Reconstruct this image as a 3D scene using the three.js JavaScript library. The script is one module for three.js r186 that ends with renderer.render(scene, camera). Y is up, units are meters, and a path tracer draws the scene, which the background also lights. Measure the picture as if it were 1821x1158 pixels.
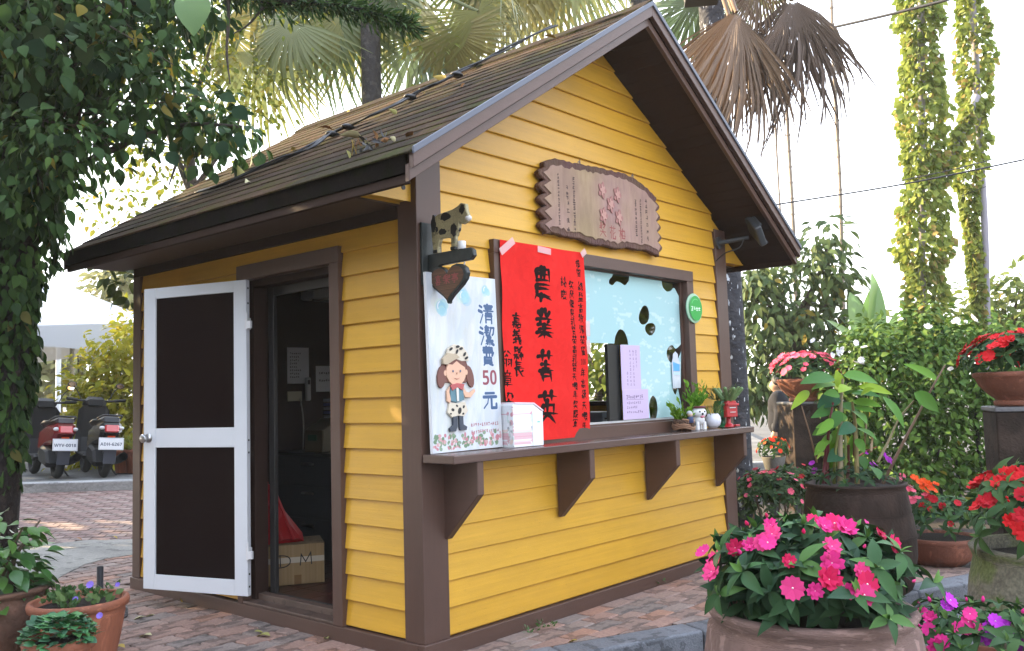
import * as THREE from 'three';
import { RoundedBoxGeometry } from 'three/addons/geometries/RoundedBoxGeometry.js';
import { mergeGeometries, mergeVertices } from 'three/addons/utils/BufferGeometryUtils.js';
import { MarchingCubes } from 'three/addons/objects/MarchingCubes.js';

// ---------------------------------------------------------------- camera, sky, sun, exposure
const scene = new THREE.Scene();
const camera = new THREE.PerspectiveCamera(39.963, 1024 / 651, 0.05, 900);
const CAM = new THREE.Vector3(-3.315, 1.38, 3.577);
const rad = (a) => a * Math.PI / 180;
const FX = 1592.38;                                             // focal length in pixels of the 1821 x 1158 picture
const YAW = rad(41.181), PIT = rad(4.428), ROL = rad(-1.635);
const DIR = new THREE.Vector3(Math.cos(YAW) * Math.cos(PIT), Math.sin(PIT), -Math.sin(YAW) * Math.cos(PIT));
const RT0 = new THREE.Vector3().crossVectors(DIR, new THREE.Vector3(0, 1, 0)).normalize();
const UP0 = new THREE.Vector3().crossVectors(RT0, DIR);
const RT = RT0.clone().multiplyScalar(Math.cos(ROL)).addScaledVector(UP0, Math.sin(ROL));
const UP = UP0.clone().multiplyScalar(Math.cos(ROL)).addScaledVector(RT0, -Math.sin(ROL));
camera.position.copy(CAM); camera.up.copy(UP); camera.lookAt(CAM.clone().add(DIR));

const SUN = new THREE.Vector3(-0.30, 0.37, -0.88).normalize();
const renderer = new THREE.WebGLRenderer({ antialias: true });
renderer.toneMapping = THREE.LinearToneMapping;
renderer.toneMappingExposure = 4.35;
renderer.shadowMap.enabled = true;
{
  const W = 512, H = 256, d = new Float32Array(W * H * 4);
  for (let r = 0; r < H; r++) for (let c = 0; c < W; c++) {
    const e = ((r + 0.5) / H - 0.5) * Math.PI, a = ((c + 0.5) / W - 0.5) * 2 * Math.PI;
    const x = Math.cos(a) * Math.cos(e), y = Math.sin(e), z = Math.sin(a) * Math.cos(e);
    const k = Math.pow(Math.max(0, y), 0.6), cs = x * SUN.x + y * SUN.y + z * SUN.z, ang = Math.acos(Math.min(1, Math.max(-1, cs)));
    const hz = [0.86, 0.87, 0.88], zn = [0.46, 0.56, 0.76], g1 = Math.exp(-ang * ang / 0.16) * 1.5, g2 = Math.exp(-ang / 0.95) * 0.95, gc = [1, 0.92, 0.8];
    const i = (r * W + c) * 4;
    for (let q = 0; q < 3; q++) {
      let v = hz[q] + (zn[q] - hz[q]) * k; v = v * 1.12 + (g1 + g2 * 0.4) * gc[q] * 0.8;
      if (y < 0) v *= Math.max(0.25, 1 + y * 3);
      d[i + q] = v;
    }
    d[i + 3] = 1;
  }
  const sky = new THREE.DataTexture(d, W, H, THREE.RGBAFormat, THREE.FloatType);
  sky.mapping = THREE.EquirectangularReflectionMapping; sky.magFilter = THREE.LinearFilter; sky.needsUpdate = true;
  scene.background = sky; scene.environment = sky;
}
const sun = new THREE.DirectionalLight(new THREE.Color().setRGB(1, 0.76, 0.44), 5.0);
sun.name = 'sun'; sun.position.copy(SUN).multiplyScalar(60); sun.castShadow = true;
Object.assign(sun.shadow.camera, { left: -30, right: 30, top: 30, bottom: -30, near: 1, far: 140 });
sun.shadow.mapSize.set(2048, 2048); sun.shadow.radius = 1;
scene.add(sun, sun.target);
scene.fog = new THREE.FogExp2(new THREE.Color().setRGB(1, 0.97, 0.9), 0.0012);

// ---------------------------------------------------------------- helpers
const V = (x, y, z) => new THREE.Vector3(x, y, z);
function rng(s) { return () => { s = (s + 0x6d2b79f5) | 0; let t = Math.imul(s ^ (s >>> 15), 1 | s); t = (t + Math.imul(t ^ (t >>> 7), 61 | t)) ^ t; return ((t ^ (t >>> 14)) >>> 0) / 4294967296; }; }
const R = rng(7), rr = (a, b, f = R) => a + (b - a) * f();
const ray = (px, py) => RT.clone().multiplyScalar((px - 910.5) / FX).addScaledVector(UP, -(py - 579) / FX).add(DIR);
const at = (px, py, t) => CAM.clone().addScaledVector(ray(px, py), t);                  // a point at a chosen distance
const onY = (px, py, h = 0) => { const v = ray(px, py); return CAM.clone().addScaledVector(v, (h - CAM.y) / v.y); };
const onZ = (px, py, z = 0) => { const v = ray(px, py); return CAM.clone().addScaledVector(v, (z - CAM.z) / v.z); };
const used = {};
function numbered(n) { if (!(n in used)) { used[n] = 0; return n; } used[n]++; return n + '_' + String(used[n]).padStart(3, '0'); }
function tag(o, label, category, group, kind) { Object.assign(o.userData, { label }); if (category) o.userData.category = category; if (group) o.userData.group = group; if (kind) o.userData.kind = kind; return o; }
function thing(name, label, category, p = [0, 0, 0], ry = 0, group) {
  const g = new THREE.Group(); g.name = numbered(name); if (p.isVector3) g.position.copy(p); else g.position.set(...p); g.rotation.y = ry; scene.add(g);
  return tag(g, label, category, group);
}
function part(name, geo, mat, parent) {
  const m = new THREE.Mesh(geo, mat); m.name = parent ? name : numbered(name); m.castShadow = m.receiveShadow = true; (parent || scene).add(m); return m;
}
function struct(name, geo, mat, label) { const m = part(name, geo, mat); m.userData.kind = 'structure'; if (label) m.userData.label = label; return m; }
function sgroup(name, label) { const g = new THREE.Group(); g.name = numbered(name); g.userData = { kind: 'structure', label }; scene.add(g); return g; }
function copy(o, label) { const c = o.clone(); c.name = numbered(o.name.replace(/_\d{3}$/, '')); c.userData = { ...o.userData }; if (label) c.userData.label = label; scene.add(c); return c; }
function inst(name, geo, mat, parent, list, kind = 'stuff') {      // list: [{m: Matrix4, c: Color}]
  const m = new THREE.InstancedMesh(geo, mat, list.length); m.name = parent ? name : numbered(name); m.castShadow = m.receiveShadow = true;
  list.forEach((q, i) => { m.setMatrixAt(i, q.m); if (q.c) m.setColorAt(i, q.c); });
  if (kind) m.userData.kind = kind; (parent || scene).add(m); return m;
}
// uv in metres, by the way each face points
function metric(g, s = 1, du = 0, dv = 0) {
  if (g.index) g = g.toNonIndexed();
  const p = g.attributes.position, uv = new Float32Array(p.count * 2), a = V(), b = V(), c = V(), n = V();
  for (let i = 0; i < p.count; i += 3) {
    a.fromBufferAttribute(p, i); b.fromBufferAttribute(p, i + 1); c.fromBufferAttribute(p, i + 2);
    n.crossVectors(b.clone().sub(a), c.clone().sub(a)); const x = Math.abs(n.x), y = Math.abs(n.y), z = Math.abs(n.z);
    [a, b, c].forEach((q, k) => {
      const w = x >= y && x >= z ? [q.z, q.y] : y >= z ? [q.x, q.z] : [q.x, q.y];
      uv[(i + k) * 2] = w[0] * s + du; uv[(i + k) * 2 + 1] = w[1] * s + dv;
    });
  }
  g.setAttribute('uv', new THREE.BufferAttribute(uv, 2)); return g;
}
function tris(list, indices) {                                     // list of Vector3, triangles / quads
  const pos = [];
  for (const f of indices) { for (let k = 1; k + 1 < f.length; k++) pos.push(...list[f[0]].toArray(), ...list[f[k]].toArray(), ...list[f[k + 1]].toArray()); }
  const g = new THREE.BufferGeometry(); g.setAttribute('position', new THREE.Float32BufferAttribute(pos, 3)); g.computeVertexNormals();
  g.setAttribute('uv', new THREE.Float32BufferAttribute(new Float32Array(pos.length / 3 * 2), 2)); return g;
}
const box = (w, h, d, x = 0, y = 0, z = 0, r = 0) => metric((r ? new RoundedBoxGeometry(w, h, d, 1, r) : new THREE.BoxGeometry(w, h, d)).translate(x, y, z));
const bx2 = (x0, x1, y0, y1, z0, z1, r = 0.004) => box(x1 - x0, y1 - y0, z1 - z0, (x0 + x1) / 2, (y0 + y1) / 2, (z0 + z1) / 2, r);
const shape = (pts, holes = []) => { const s = new THREE.Shape(pts.map((p) => new THREE.Vector2(p[0], p[1]))); for (const h of holes) s.holes.push(new THREE.Path(h.map((p) => new THREE.Vector2(p[0], p[1])))); return s; };
const extr = (pts, depth, bevel = 0, holes = [], cs = 1) => new THREE.ExtrudeGeometry(Array.isArray(pts) ? shape(pts, holes) : pts, { depth: depth - 2 * bevel, bevelEnabled: bevel > 0, bevelSize: bevel, bevelThickness: bevel, bevelSegments: 1, bevelOffset: -bevel, curveSegments: 8 * cs }).translate(0, 0, bevel);
function tube(pts, r, seg = 24, rs = 8, r1 = r) {
  const c = new THREE.CatmullRomCurve3(pts.map((p) => p.isVector3 ? p : V(...p))), g = new THREE.TubeGeometry(c, seg, 1, rs), p = g.attributes.position, n = g.attributes.normal;
  for (let i = 0; i < p.count; i++) { const k = Math.floor(i / (rs + 1)) / seg, q = c.getPointAt(k), w = r + (r1 - r) * k; p.setXYZ(i, q.x + n.getX(i) * w, q.y + n.getY(i) * w, q.z + n.getZ(i) * w); }
  return g;
}
const lathe = (pts, seg = 40) => new THREE.LatheGeometry(pts.map((p) => new THREE.Vector2(p[0], p[1])), seg);
const merge = (l) => mergeGeometries(l.map((g) => { let q = g.index ? g.toNonIndexed() : g; for (const k of Object.keys(q.attributes)) if (!['position', 'normal', 'uv'].includes(k)) q.deleteAttribute(k); if (!q.attributes.uv) q.setAttribute('uv', new THREE.Float32BufferAttribute(new Float32Array(q.attributes.position.count * 2), 2)); return q; }));
const xf = (g, x, y, z, rx = 0, ry = 0, rz = 0, s = 1) => g.applyMatrix4(new THREE.Matrix4().compose(V(x, y, z), new THREE.Quaternion().setFromEuler(new THREE.Euler(rx, ry, rz, 'YXZ')), Array.isArray(s) ? V(...s) : V(s, s, s)));

// ---------------------------------------------------------------- textures and materials
const hash = (x, y, s) => { let h = Math.imul(x, 374761393) ^ Math.imul(y, 668265263) ^ Math.imul(s, 2147483647 ^ 0x5bd1e995); h = Math.imul(h ^ (h >>> 13), 1274126177); return ((h ^ (h >>> 16)) >>> 0) / 4294967296; };
function vn(x, y, px, py, s) {
  const xi = Math.floor(x), yi = Math.floor(y), fx = x - xi, fy = y - yi, u = fx * fx * (3 - 2 * fx), v = fy * fy * (3 - 2 * fy), m = (a, p) => ((a % p) + p) % p;
  const a = hash(m(xi, px), m(yi, py), s), b = hash(m(xi + 1, px), m(yi, py), s), c = hash(m(xi, px), m(yi + 1, py), s), d = hash(m(xi + 1, px), m(yi + 1, py), s);
  return a + (b - a) * u + (c - a) * v + (a - b - c + d) * u * v;
}
function fbm(u, v, fx, fy, oct, s) { let t = 0, a = 0.5, n = 0; for (let i = 0; i < oct; i++) { t += a * vn(u * fx, v * fy, fx, fy, s + i); n += a; a *= 0.55; fx *= 2; fy *= 2; } return t / n; }
function tex(w, h, f, srgb = true) {
  const d = new Uint8Array(w * h * 4);
  for (let y = 0; y < h; y++) for (let x = 0; x < w; x++) { const c = f(x / w, y / h), i = (y * w + x) * 4; const q = Array.isArray(c) ? c : [c, c, c]; for (let k = 0; k < 3; k++) d[i + k] = Math.max(0, Math.min(255, q[k] * 255)); d[i + 3] = 255; }
  const t = new THREE.DataTexture(d, w, h, THREE.RGBAFormat); t.wrapS = t.wrapT = THREE.RepeatWrapping; t.magFilter = THREE.LinearFilter; t.minFilter = THREE.LinearMipmapLinearFilter; t.generateMipmaps = true;
  if (srgb) t.colorSpace = THREE.SRGBColorSpace; t.needsUpdate = true; return t;
}
const lin = (r, g, b) => new THREE.Color().setRGB(r, g, b);
const M = (c, rough = 0.7, o = {}) => new THREE.MeshStandardMaterial({ color: Array.isArray(c) ? lin(...c) : new THREE.Color(c), roughness: rough, ...o });
const P = (c, rough = 0.7, o = {}) => new THREE.MeshPhysicalMaterial({ color: Array.isArray(c) ? lin(...c) : new THREE.Color(c), roughness: rough, ...o });
const rep = (t, x, y) => { const c = t.clone(); c.repeat.set(x, y); c.needsUpdate = true; return c; };
// paint over wood: fine grain along u, brush marks, a few scuffs
const paintT = tex(512, 512, (u, v) => { const g = fbm(u, v, 3, 60, 4, 11), p = fbm(u, v, 5, 7, 5, 21), s = fbm(u, v, 40, 160, 2, 31); return 0.9 + 0.07 * g + 0.1 * (p - 0.5) + (s > 0.86 ? -0.06 : 0); });
const paintB = tex(512, 512, (u, v) => 0.45 * fbm(u, v, 4, 70, 4, 11) + 0.35 * fbm(u, v, 9, 12, 4, 5) + 0.2 * fbm(u, v, 120, 120, 2, 8), false);
const rustT = tex(512, 512, (u, v) => { const p = fbm(u, v, 6, 6, 6, 3), q = fbm(u, v, 30, 30, 4, 9); const k = Math.max(0, Math.min(1, (p - 0.42) * 4)); return [0.62 + 0.22 * k + 0.14 * q, 0.6 + 0.2 * k + 0.13 * q, 0.58 + 0.2 * k + 0.12 * q]; });
const concT = tex(512, 512, (u, v) => { const p = fbm(u, v, 4, 4, 6, 33), q = fbm(u, v, 90, 90, 3, 34), st = fbm(u, v, 9, 9, 4, 35); return 0.66 + 0.24 * p + 0.2 * (q - 0.5) + (st > 0.66 ? -0.16 : 0); });
const grainB = tex(256, 256, (u, v) => fbm(u, v, 50, 50, 4, 41), false);
const clayT = tex(512, 512, (u, v) => { const p = fbm(u, v, 5, 4, 5, 51), q = fbm(u, v, 60, 60, 3, 52), lime = fbm(u, v, 14, 10, 5, 53); const k = lime > 0.62 ? (lime - 0.62) * 2.2 : 0; return [0.72 + 0.2 * p + 0.12 * (q - 0.5) + k, 0.72 + 0.18 * p + 0.12 * (q - 0.5) + k * 1.2, 0.72 + 0.17 * p + 0.12 * (q - 0.5) + k * 1.3]; });
const barkT = tex(256, 512, (u, v) => { const g = fbm(u, v, 14, 9, 5, 61), l = fbm(u, v, 7, 6, 4, 62); const k = l > 0.64 ? 0.5 : 0; return [0.45 + 0.5 * g + k, 0.45 + 0.5 * g + k * 0.95, 0.45 + 0.48 * g + k * 0.85]; });
const barkB = tex(256, 512, (u, v) => fbm(u, v, 16, 7, 5, 61), false);
const mossT = tex(512, 512, (u, v) => { const p = fbm(u, v, 5, 6, 5, 71), g = fbm(u, v, 120, 120, 2, 72), m = fbm(u, v, 8, 9, 5, 73); const k = Math.max(0, Math.min(1, (m - 0.5) * 5)); const b = 0.62 + 0.3 * p + 0.35 * (g - 0.5); return [b * (1 - 0.12 * k), b * (1 + 0.0 * k), b * (1 - 0.3 * k)]; });
const yellow = [0, 1, 2].map((i) => P([[0.685, 0.370, 0.032], [0.715, 0.392, 0.036], [0.655, 0.350, 0.029]][i], 0.42, { specularIntensity: 0.9, map: rep(paintT, 0.6, 1.3), bumpMap: rep(paintB, 0.6, 1.3), bumpScale: 0.0012 }));
const brown = M([0.1, 0.052, 0.037], 0.48, { map: rep(paintT, 1, 0.8), bumpMap: rep(paintB, 1, 1), bumpScale: 0.0012 });
const brownV = M([0.1, 0.052, 0.037], 0.48, { map: (() => { const t = rep(paintT, 1, 1); t.rotation = Math.PI / 2; return t; })() });
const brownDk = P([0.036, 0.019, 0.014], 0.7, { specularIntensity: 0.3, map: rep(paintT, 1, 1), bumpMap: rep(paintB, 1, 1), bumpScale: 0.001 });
const white = M([0.66, 0.68, 0.72], 0.35), whiteMat = M([0.78, 0.78, 0.76], 0.6), black = M([0.012, 0.012, 0.013], 0.5), steel = M([0.5, 0.5, 0.5], 0.3, { metalness: 1 }), darkGrey = M([0.05, 0.055, 0.06], 0.5);
const soil = M([0.03, 0.02, 0.014], 0.95, { bumpMap: rep(grainB, 3, 3), bumpScale: 0.02 });
const leafM = (rough = 0.55, t = 0.35) => P([1, 1, 1], rough, { transmission: t, thickness: 0, side: THREE.DoubleSide, ior: 1.4, specularIntensity: 0.3 });
const LEAF = leafM(0.62, 0.32), LEAFBACK = leafM(0.9, 0.5), PETAL = leafM(0.8, 0.25);
// ---------------------------------------------------------------- brush strokes for the writing on the signs (x, y as hex digits)
const STROKES = {
  農: '2126 21d1d6 26d6 23d3 6066 9096 28e8 283c1f 4ada 3ded 6d6f8e 8dff', 業: '6064 9094 3154 c1a4 15e5 4657 b6a7 28d8 3ada 1cec 787f 7c2f 8cdf', 菁: '13e3 5155 a1a5 37c7 49b9 1aea 767a 4b4f 4bbbbf 4dbd',
  英: '13e3 5155 a1a5 474b 47c7cb 1bfb 757b 7b2f 8bef', 清: '1132 0536 1f48 61e1 73d3 55f5 9095 777f 77d7df 79d9 7cdc', 潔: '1132 0536 1f48 6191 6393 5595 7077 b1f1e6d7 c1a7 a789b97cdc acaf 8e6f ceef',
  費: '31c1c3 33c3 3335d5 d5c7 6068 9098 494d 49b9bd 4bbb 4dbd 5d3f 9ecf', 元: '33c3 16e6 665b1f 969e9fefec', 嘉: '13e3 7075 35b5 4648 46b6b8 48b8 1aea 1c7c6f4e 4b2f 9c9f 9cecef 9fef', 義: '4052 b092 22d2 34b4 16e6 7276 1aea 585e4d 1d7c 97bedfec dbaf c8d9',
  縣: '2127 217177 2373 2575 0999 494f 2b0e 6b8e e1a2 c284b4 b487d7 c7cf a99c e9fc', 長: '3037 31c1 33b3 35b5 07f7 373f6d d98b 67cfff', 喜: '12d2 7074 34b4 4648 46a6a8 48a8 596a a99a 1bdb 4c4f 4cacaf 4faf', 樂: '8061 6167 61a1a7 64a4 67a7 412343 4316 1646 e1c3f3 f3c6 c6f6 19f9 787f 792e 89de',
  亭: '7072 12e2 4446 44b4b6 46b6 282a 28d8da 3bcb 7b7f5e', 梅: '0474 404f 431b 447a 9174 83e3 848c 84e4ec 79f9 7cec', 花: '13e3 5155 a1a5 5629 484f e77b 868fefec', 獎: '2026 5047 0444 0646 9173 82d2 d2a5 85a6 1aea 787a 7a1f 7aef', 牛: '4027 35d5 09f9 808f',
  天: '22d2 17e7 721f 77ef', 年: '4016 33e3 37d7 373b 0bfb 838f', 高: '7072 03f3 4547 45b5b7 47b7 2a2f 2adadf 5c5e 5cacae 5eae', 軍: '0103 01f1f3 35c5 464b 46b6bb 48b8 4bbb 0dfd 737f', 殿: '1171 7173 1373 111a0e 3539 5559 1777 0b8b 3c1f 6c8f a196 a1d1d5f5 98e8 e88f 9aff',
  賀: '0262 6257 3008 9196 91d1d6 96d6 484d 48b8bd 4aba 4dbd 5d3f 9dcf', 盈: '20b0 b084c4 c4b8 4017 3353 5338 2a2f 2adadf 6a6f 9a9f 0fff', 畜: '7072 03f3 8446b6 9579 4a4f 4acacf 7a7f 4dcd 4fcf', 牧: '2004 0464 404f 0a6a 9078 83f3 e37f 85ff', 場: '0545 202c 0d5b 7175 71d1d5 73d3 75d5 67f7 8869 79e9ecdf a97f d99f',
  榮: '3036 1124 5144 b0b6 9194 e1d4 0709 07f7f9 1bfb 787f 7b2f 8bdf', 獲: '5012 214a4f2e 4618 62f2 8084 c0c4 9568 787c 78e8 7aea 7cec b8bc 7ddd dd6f 8dff', 噸: '0307 033337 0737 51a0 5458a8 a4a8 717b9b a1f1 d1c3 b3bb b3f3fb b5f5 b8f8 bbfb bcaf ecff', 及: '41c1 c195 95d5 d52f 411e0f 45ff',
  質: '6020 2015 2363 4346 d090 9085 93e3 c3c6 484d 48b8bd 4aba 4dbd 5d3f 9dcf', 乳: '7011 1324 4354 7364 1767 6749 494f2e 0c8a b0bffffc', 誌: '3041 0363 1565 1767 191d 19595d 1d5d 83f3 b0b6 96e6 8a7d a9aebfdfdc c8c9 e9fb', 慶: '7071 12f2 121a0f 34e4e7 37e7 5257 9297 3a2c 595b abdb 7c4f 6dcd cd5f 7dff',
  綠: '3015 5519 0959 393f 1b0e 5b6d 81d1d5 73d3 65f5 b5bfae 7889 6d9b e8c9 cbff', 優: '4007 242f 52f2 9294 7478 74e4e8 76e6 78e8 59f9 6b5d 8a8c abcc 9c5f 7ddd dd6f 8eff', 級: '3015 5519 0959 393f 1b0e 5b6d 70d0 d0b5 b5e5 e57f 808c5f 85ff', 恭: '13e3 5055 a0a5 06f6 561a 96fb 797f5e 2b3d 9b9d cbed',
  翁: '5013 90e3 734595 8495 1868 686f5e 2a3b 1d5b 98e8 e8efde aabb 9ddb', 章: '7071 22d2 4254 b2a4 15e5 373b 37c7cb 39c9 3bcb 0dfd 7b7f', 梁: '1021 0323 0846 62d2d7b8 8257 6465 e4f6 0afa 787f 791f 8aef', 良: '7081 323f6d 32c2c8 35c5 38c8 c96b 69cfff',
};
function glyph(g, ch, x, y, w, h, lw, wob = 0) {                      // draws one character with its top left at x, y
  const s = STROKES[ch]; if (!s) { g.save(); g.font = Math.round(h * 1.02) + 'px serif'; g.textAlign = 'center'; g.textBaseline = 'alphabetic'; g.fillText(ch, x + w / 2, y + h * 0.86, w * 1.1); g.restore(); return; }
  g.lineCap = g.lineJoin = 'round'; g.strokeStyle = g.fillStyle;
  s.split(' ').forEach((t, i) => {
    g.beginPath();
    for (let k = 0; k + 1 < t.length; k += 2) { const a = x + parseInt(t[k], 16) / 15 * w + Math.sin(i * 3 + k) * wob, b = y + parseInt(t[k + 1], 16) / 15 * h + Math.cos(i * 5 + k) * wob; if (k) g.lineTo(a, b); else g.moveTo(a, b); }
    g.lineWidth = lw * (1 + 0.35 * Math.sin(i * 2.3)); g.stroke();
  });
}
function brush(g, ch, x, y, w, h, lw, f) {                            // the same strokes laid down with a loaded brush
  const s = STROKES[ch]; if (!s) return;
  for (const t of s.split(' ')) {
    const pt = []; for (let k = 0; k + 1 < t.length; k += 2) pt.push([x + parseInt(t[k], 16) / 15 * w + (f() - 0.5) * lw * 0.25, y + parseInt(t[k + 1], 16) / 15 * h + (f() - 0.5) * lw * 0.25]);
    let L = 0; const seg = pt.slice(1).map((p, i) => { const l = Math.hypot(p[0] - pt[i][0], p[1] - pt[i][1]); L += l; return l; }); let d = 0;
    seg.forEach((l, i) => { const [a, b] = [pt[i], pt[i + 1]], hz = Math.abs(b[0] - a[0]) / (l + 1e-6), n = Math.max(2, Math.ceil(l / (lw * 0.12))); for (let k = 0; k <= n; k++) { const q = k / n, u = (d + l * q) / L, r = lw * 0.5 * (1 - 0.34 * hz) * (0.62 + 0.5 * Math.exp(-Math.pow((u - 0.06) / 0.12, 2)) + 0.4 * Math.sin(Math.PI * u) * (1 - u * 0.5) - 0.42 * u * u) * (0.9 + 0.2 * f()), bow = Math.sin(Math.PI * q) * -0.03 * l * hz; g.beginPath(); g.ellipse(a[0] + (b[0] - a[0]) * q, a[1] + (b[1] - a[1]) * q + bow, Math.max(0.8, r * 1.05), Math.max(0.8, r * 0.85), -0.6, 0, 7); g.fill(); } d += l; });
  }
}
function squiggle(g, x, y, w, h, lw, f) {                             // writing too small to read in the photograph
  g.lineCap = 'round'; g.strokeStyle = g.fillStyle; g.lineWidth = lw;
  const n = 4 + Math.floor(f() * 4);
  for (let i = 0; i < n; i++) { g.beginPath(); if (f() < 0.55) { const b = y + f() * h; g.moveTo(x + f() * w * 0.3, b); g.lineTo(x + w * (0.7 + 0.3 * f()), b - 0.03 * h); } else { const a = x + (0.2 + 0.6 * f()) * w; g.moveTo(a, y + f() * h * 0.4); g.lineTo(a + (f() - 0.5) * w * 0.5, y + h * (0.6 + 0.4 * f())); } g.stroke(); }
}
function canvas(w, h, draw) { const c = document.createElement('canvas'); c.width = w; c.height = h; const g = c.getContext('2d'); draw(g, w, h); const t = new THREE.CanvasTexture(c); t.colorSpace = THREE.SRGBColorSpace; t.magFilter = THREE.LinearFilter; t.anisotropy = 8; return t; }
// a sheet of width w, height h in the xy plane with its print, slightly wavy if asked
function sheet(w, h, wave, sx = 1, sy = 1) { const g = new THREE.PlaneGeometry(w, h, sx, sy); if (wave) { const p = g.attributes.position; for (let i = 0; i < p.count; i++) p.setZ(i, wave(p.getX(i), p.getY(i))); g.computeVertexNormals(); } return g; }

// ---------------------------------------------------------------- leaves and flowers
function leafGeo(len, wid, fold = 0.25, bend = 0.35, n = 4, tip = 1) {      // base at the origin, along +y, face towards +z
  const pos = [], idx = [], uv = [];
  for (let i = 0; i <= n; i++) {
    const t = i / n, w = wid * 0.5 * Math.pow(Math.sin(Math.PI * Math.pow(t * 0.985 + 0.008, 0.75)), tip), y = len * t * (1 - bend * 0.25 * t), z = -bend * len * t * t * 0.6;
    pos.push(-w, y, z + fold * w, 0, y, z, w, y, z + fold * w); uv.push(0, t, 0.5, t, 1, t);
    if (i) { const a = (i - 1) * 3; idx.push(a, a + 1, a + 4, a, a + 4, a + 3, a + 1, a + 2, a + 5, a + 1, a + 5, a + 4); }
  }
  const g = new THREE.BufferGeometry(); g.setAttribute('position', new THREE.Float32BufferAttribute(pos, 3)); g.setAttribute('uv', new THREE.Float32BufferAttribute(uv, 2)); g.setIndex(idx); g.computeVertexNormals(); return g;
}
function flowerGeo(r, petals = 5, cup = 0.25) {                          // faces +z
  const l = [];
  for (let k = 0; k < petals; k++) {
    const a = k / petals * 2 * Math.PI, pos = [0, 0, 0], pts = [[0.25, 0.3], [0.75, 0.44], [1.02, 0.3], [0.9, 0], [1.02, -0.3], [0.75, -0.44], [0.25, -0.3]];
    for (const [q, s] of pts) pos.push(r * (q * Math.cos(a) - s * Math.sin(a)), r * (q * Math.sin(a) + s * Math.cos(a)), r * cup * (q * q - 0.4 * Math.abs(s)) + k * 0.001);
    const g = new THREE.BufferGeometry(); g.setAttribute('position', new THREE.Float32BufferAttribute(pos, 3)); g.setIndex([0, 1, 2, 0, 2, 4, 2, 3, 4, 0, 4, 6, 4, 5, 6, 0, 6, 7]); g.computeVertexNormals(); l.push(g);
  }
  if (petals === 6) return merge(l);
  const inner = merge(l.map((g) => g.clone())).scale(0.62, 0.62, 0.9).rotateZ(0.6).translate(0, 0, r * 0.1); return merge([merge(l), inner]);
}
const Q = new THREE.Quaternion(), MX = new THREE.Matrix4();
function place(p, dir, roll, s, face) {                                   // matrix that lays a leaf (+y) along dir
  const y = dir.clone().normalize(), x = V().crossVectors(y, face || V(0, 1, 0)); if (x.lengthSq() < 1e-4) x.set(1, 0, 0); x.normalize();
  const z = V().crossVectors(x, y), m = new THREE.Matrix4().makeBasis(x, y, z), r = new THREE.Matrix4().makeRotationY(roll), sc = Array.isArray(s) ? V(...s) : V(s, s, s);
  return new THREE.Matrix4().makeTranslation(p.x, p.y, p.z).multiply(m).multiply(r).multiply(new THREE.Matrix4().makeScale(sc.x, sc.y, sc.z));
}
const rdir = (f) => { const z = f() * 2 - 1, a = f() * 6.2832, s = Math.sqrt(1 - z * z); return V(s * Math.cos(a), z, s * Math.sin(a)); };
const green = (f, a = [0.03, 0.075, 0.02], b = [0.075, 0.13, 0.03]) => { const k = f(); return lin(a[0] + (b[0] - a[0]) * k, a[1] + (b[1] - a[1]) * k, a[2] + (b[2] - a[2]) * k); };
const L4 = leafGeo(1, 0.5, 0.3, 0.3, 2), L8 = leafGeo(1, 0.52, 0.3, 0.4, 4), LBIG = leafGeo(1, 0.62, 0.22, 0.35, 6), LLANCE = leafGeo(1, 0.34, 0.35, 0.55, 6, 1.1), LBLADE = leafGeo(1, 0.07, 0.4, 0.5, 4);
// leaves gathered in clumps within ellipsoids: blobs = [[Vector3, rx, ry, rz, n], ...]
function crown(blobs, seed, { size = 0.14, ca, cb, clump = 9, spread = 0.22, droop = 0.5, shell = 0.55, yellowish = 0.02 } = {}) {
  const f = rng(seed), list = [];
  for (const [c, rx, ry, rz, n] of blobs) for (let i = 0; i < n / clump; i++) {
    const d = rdir(f), k = shell + (1 - shell) * Math.cbrt(f()) - (f() < 0.25 ? f() * shell : 0), q = V(c.x + d.x * rx * k, c.y + d.y * ry * k, c.z + d.z * rz * k), tone = f();
    for (let j = 0; j < clump; j++) {
      const o = rdir(f).multiplyScalar(spread * Math.cbrt(f())), p = q.clone().add(o), dir = o.clone().normalize().add(V(d.x * 0.4, -droop + 0.2 * f(), d.z * 0.4));
      const col = green(() => Math.min(1, Math.max(0, tone * 0.6 + f() * 0.4)), ca, cb); if (f() < yellowish) col.lerp(lin(0.3, 0.22, 0.03), 0.7);
      list.push({ m: place(p, dir, rr(-0.8, 0.8, f), size * rr(0.65, 1.2, f), V(d.x, 1.2, d.z)), c: col });
    }
  }
  return list;
}
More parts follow.
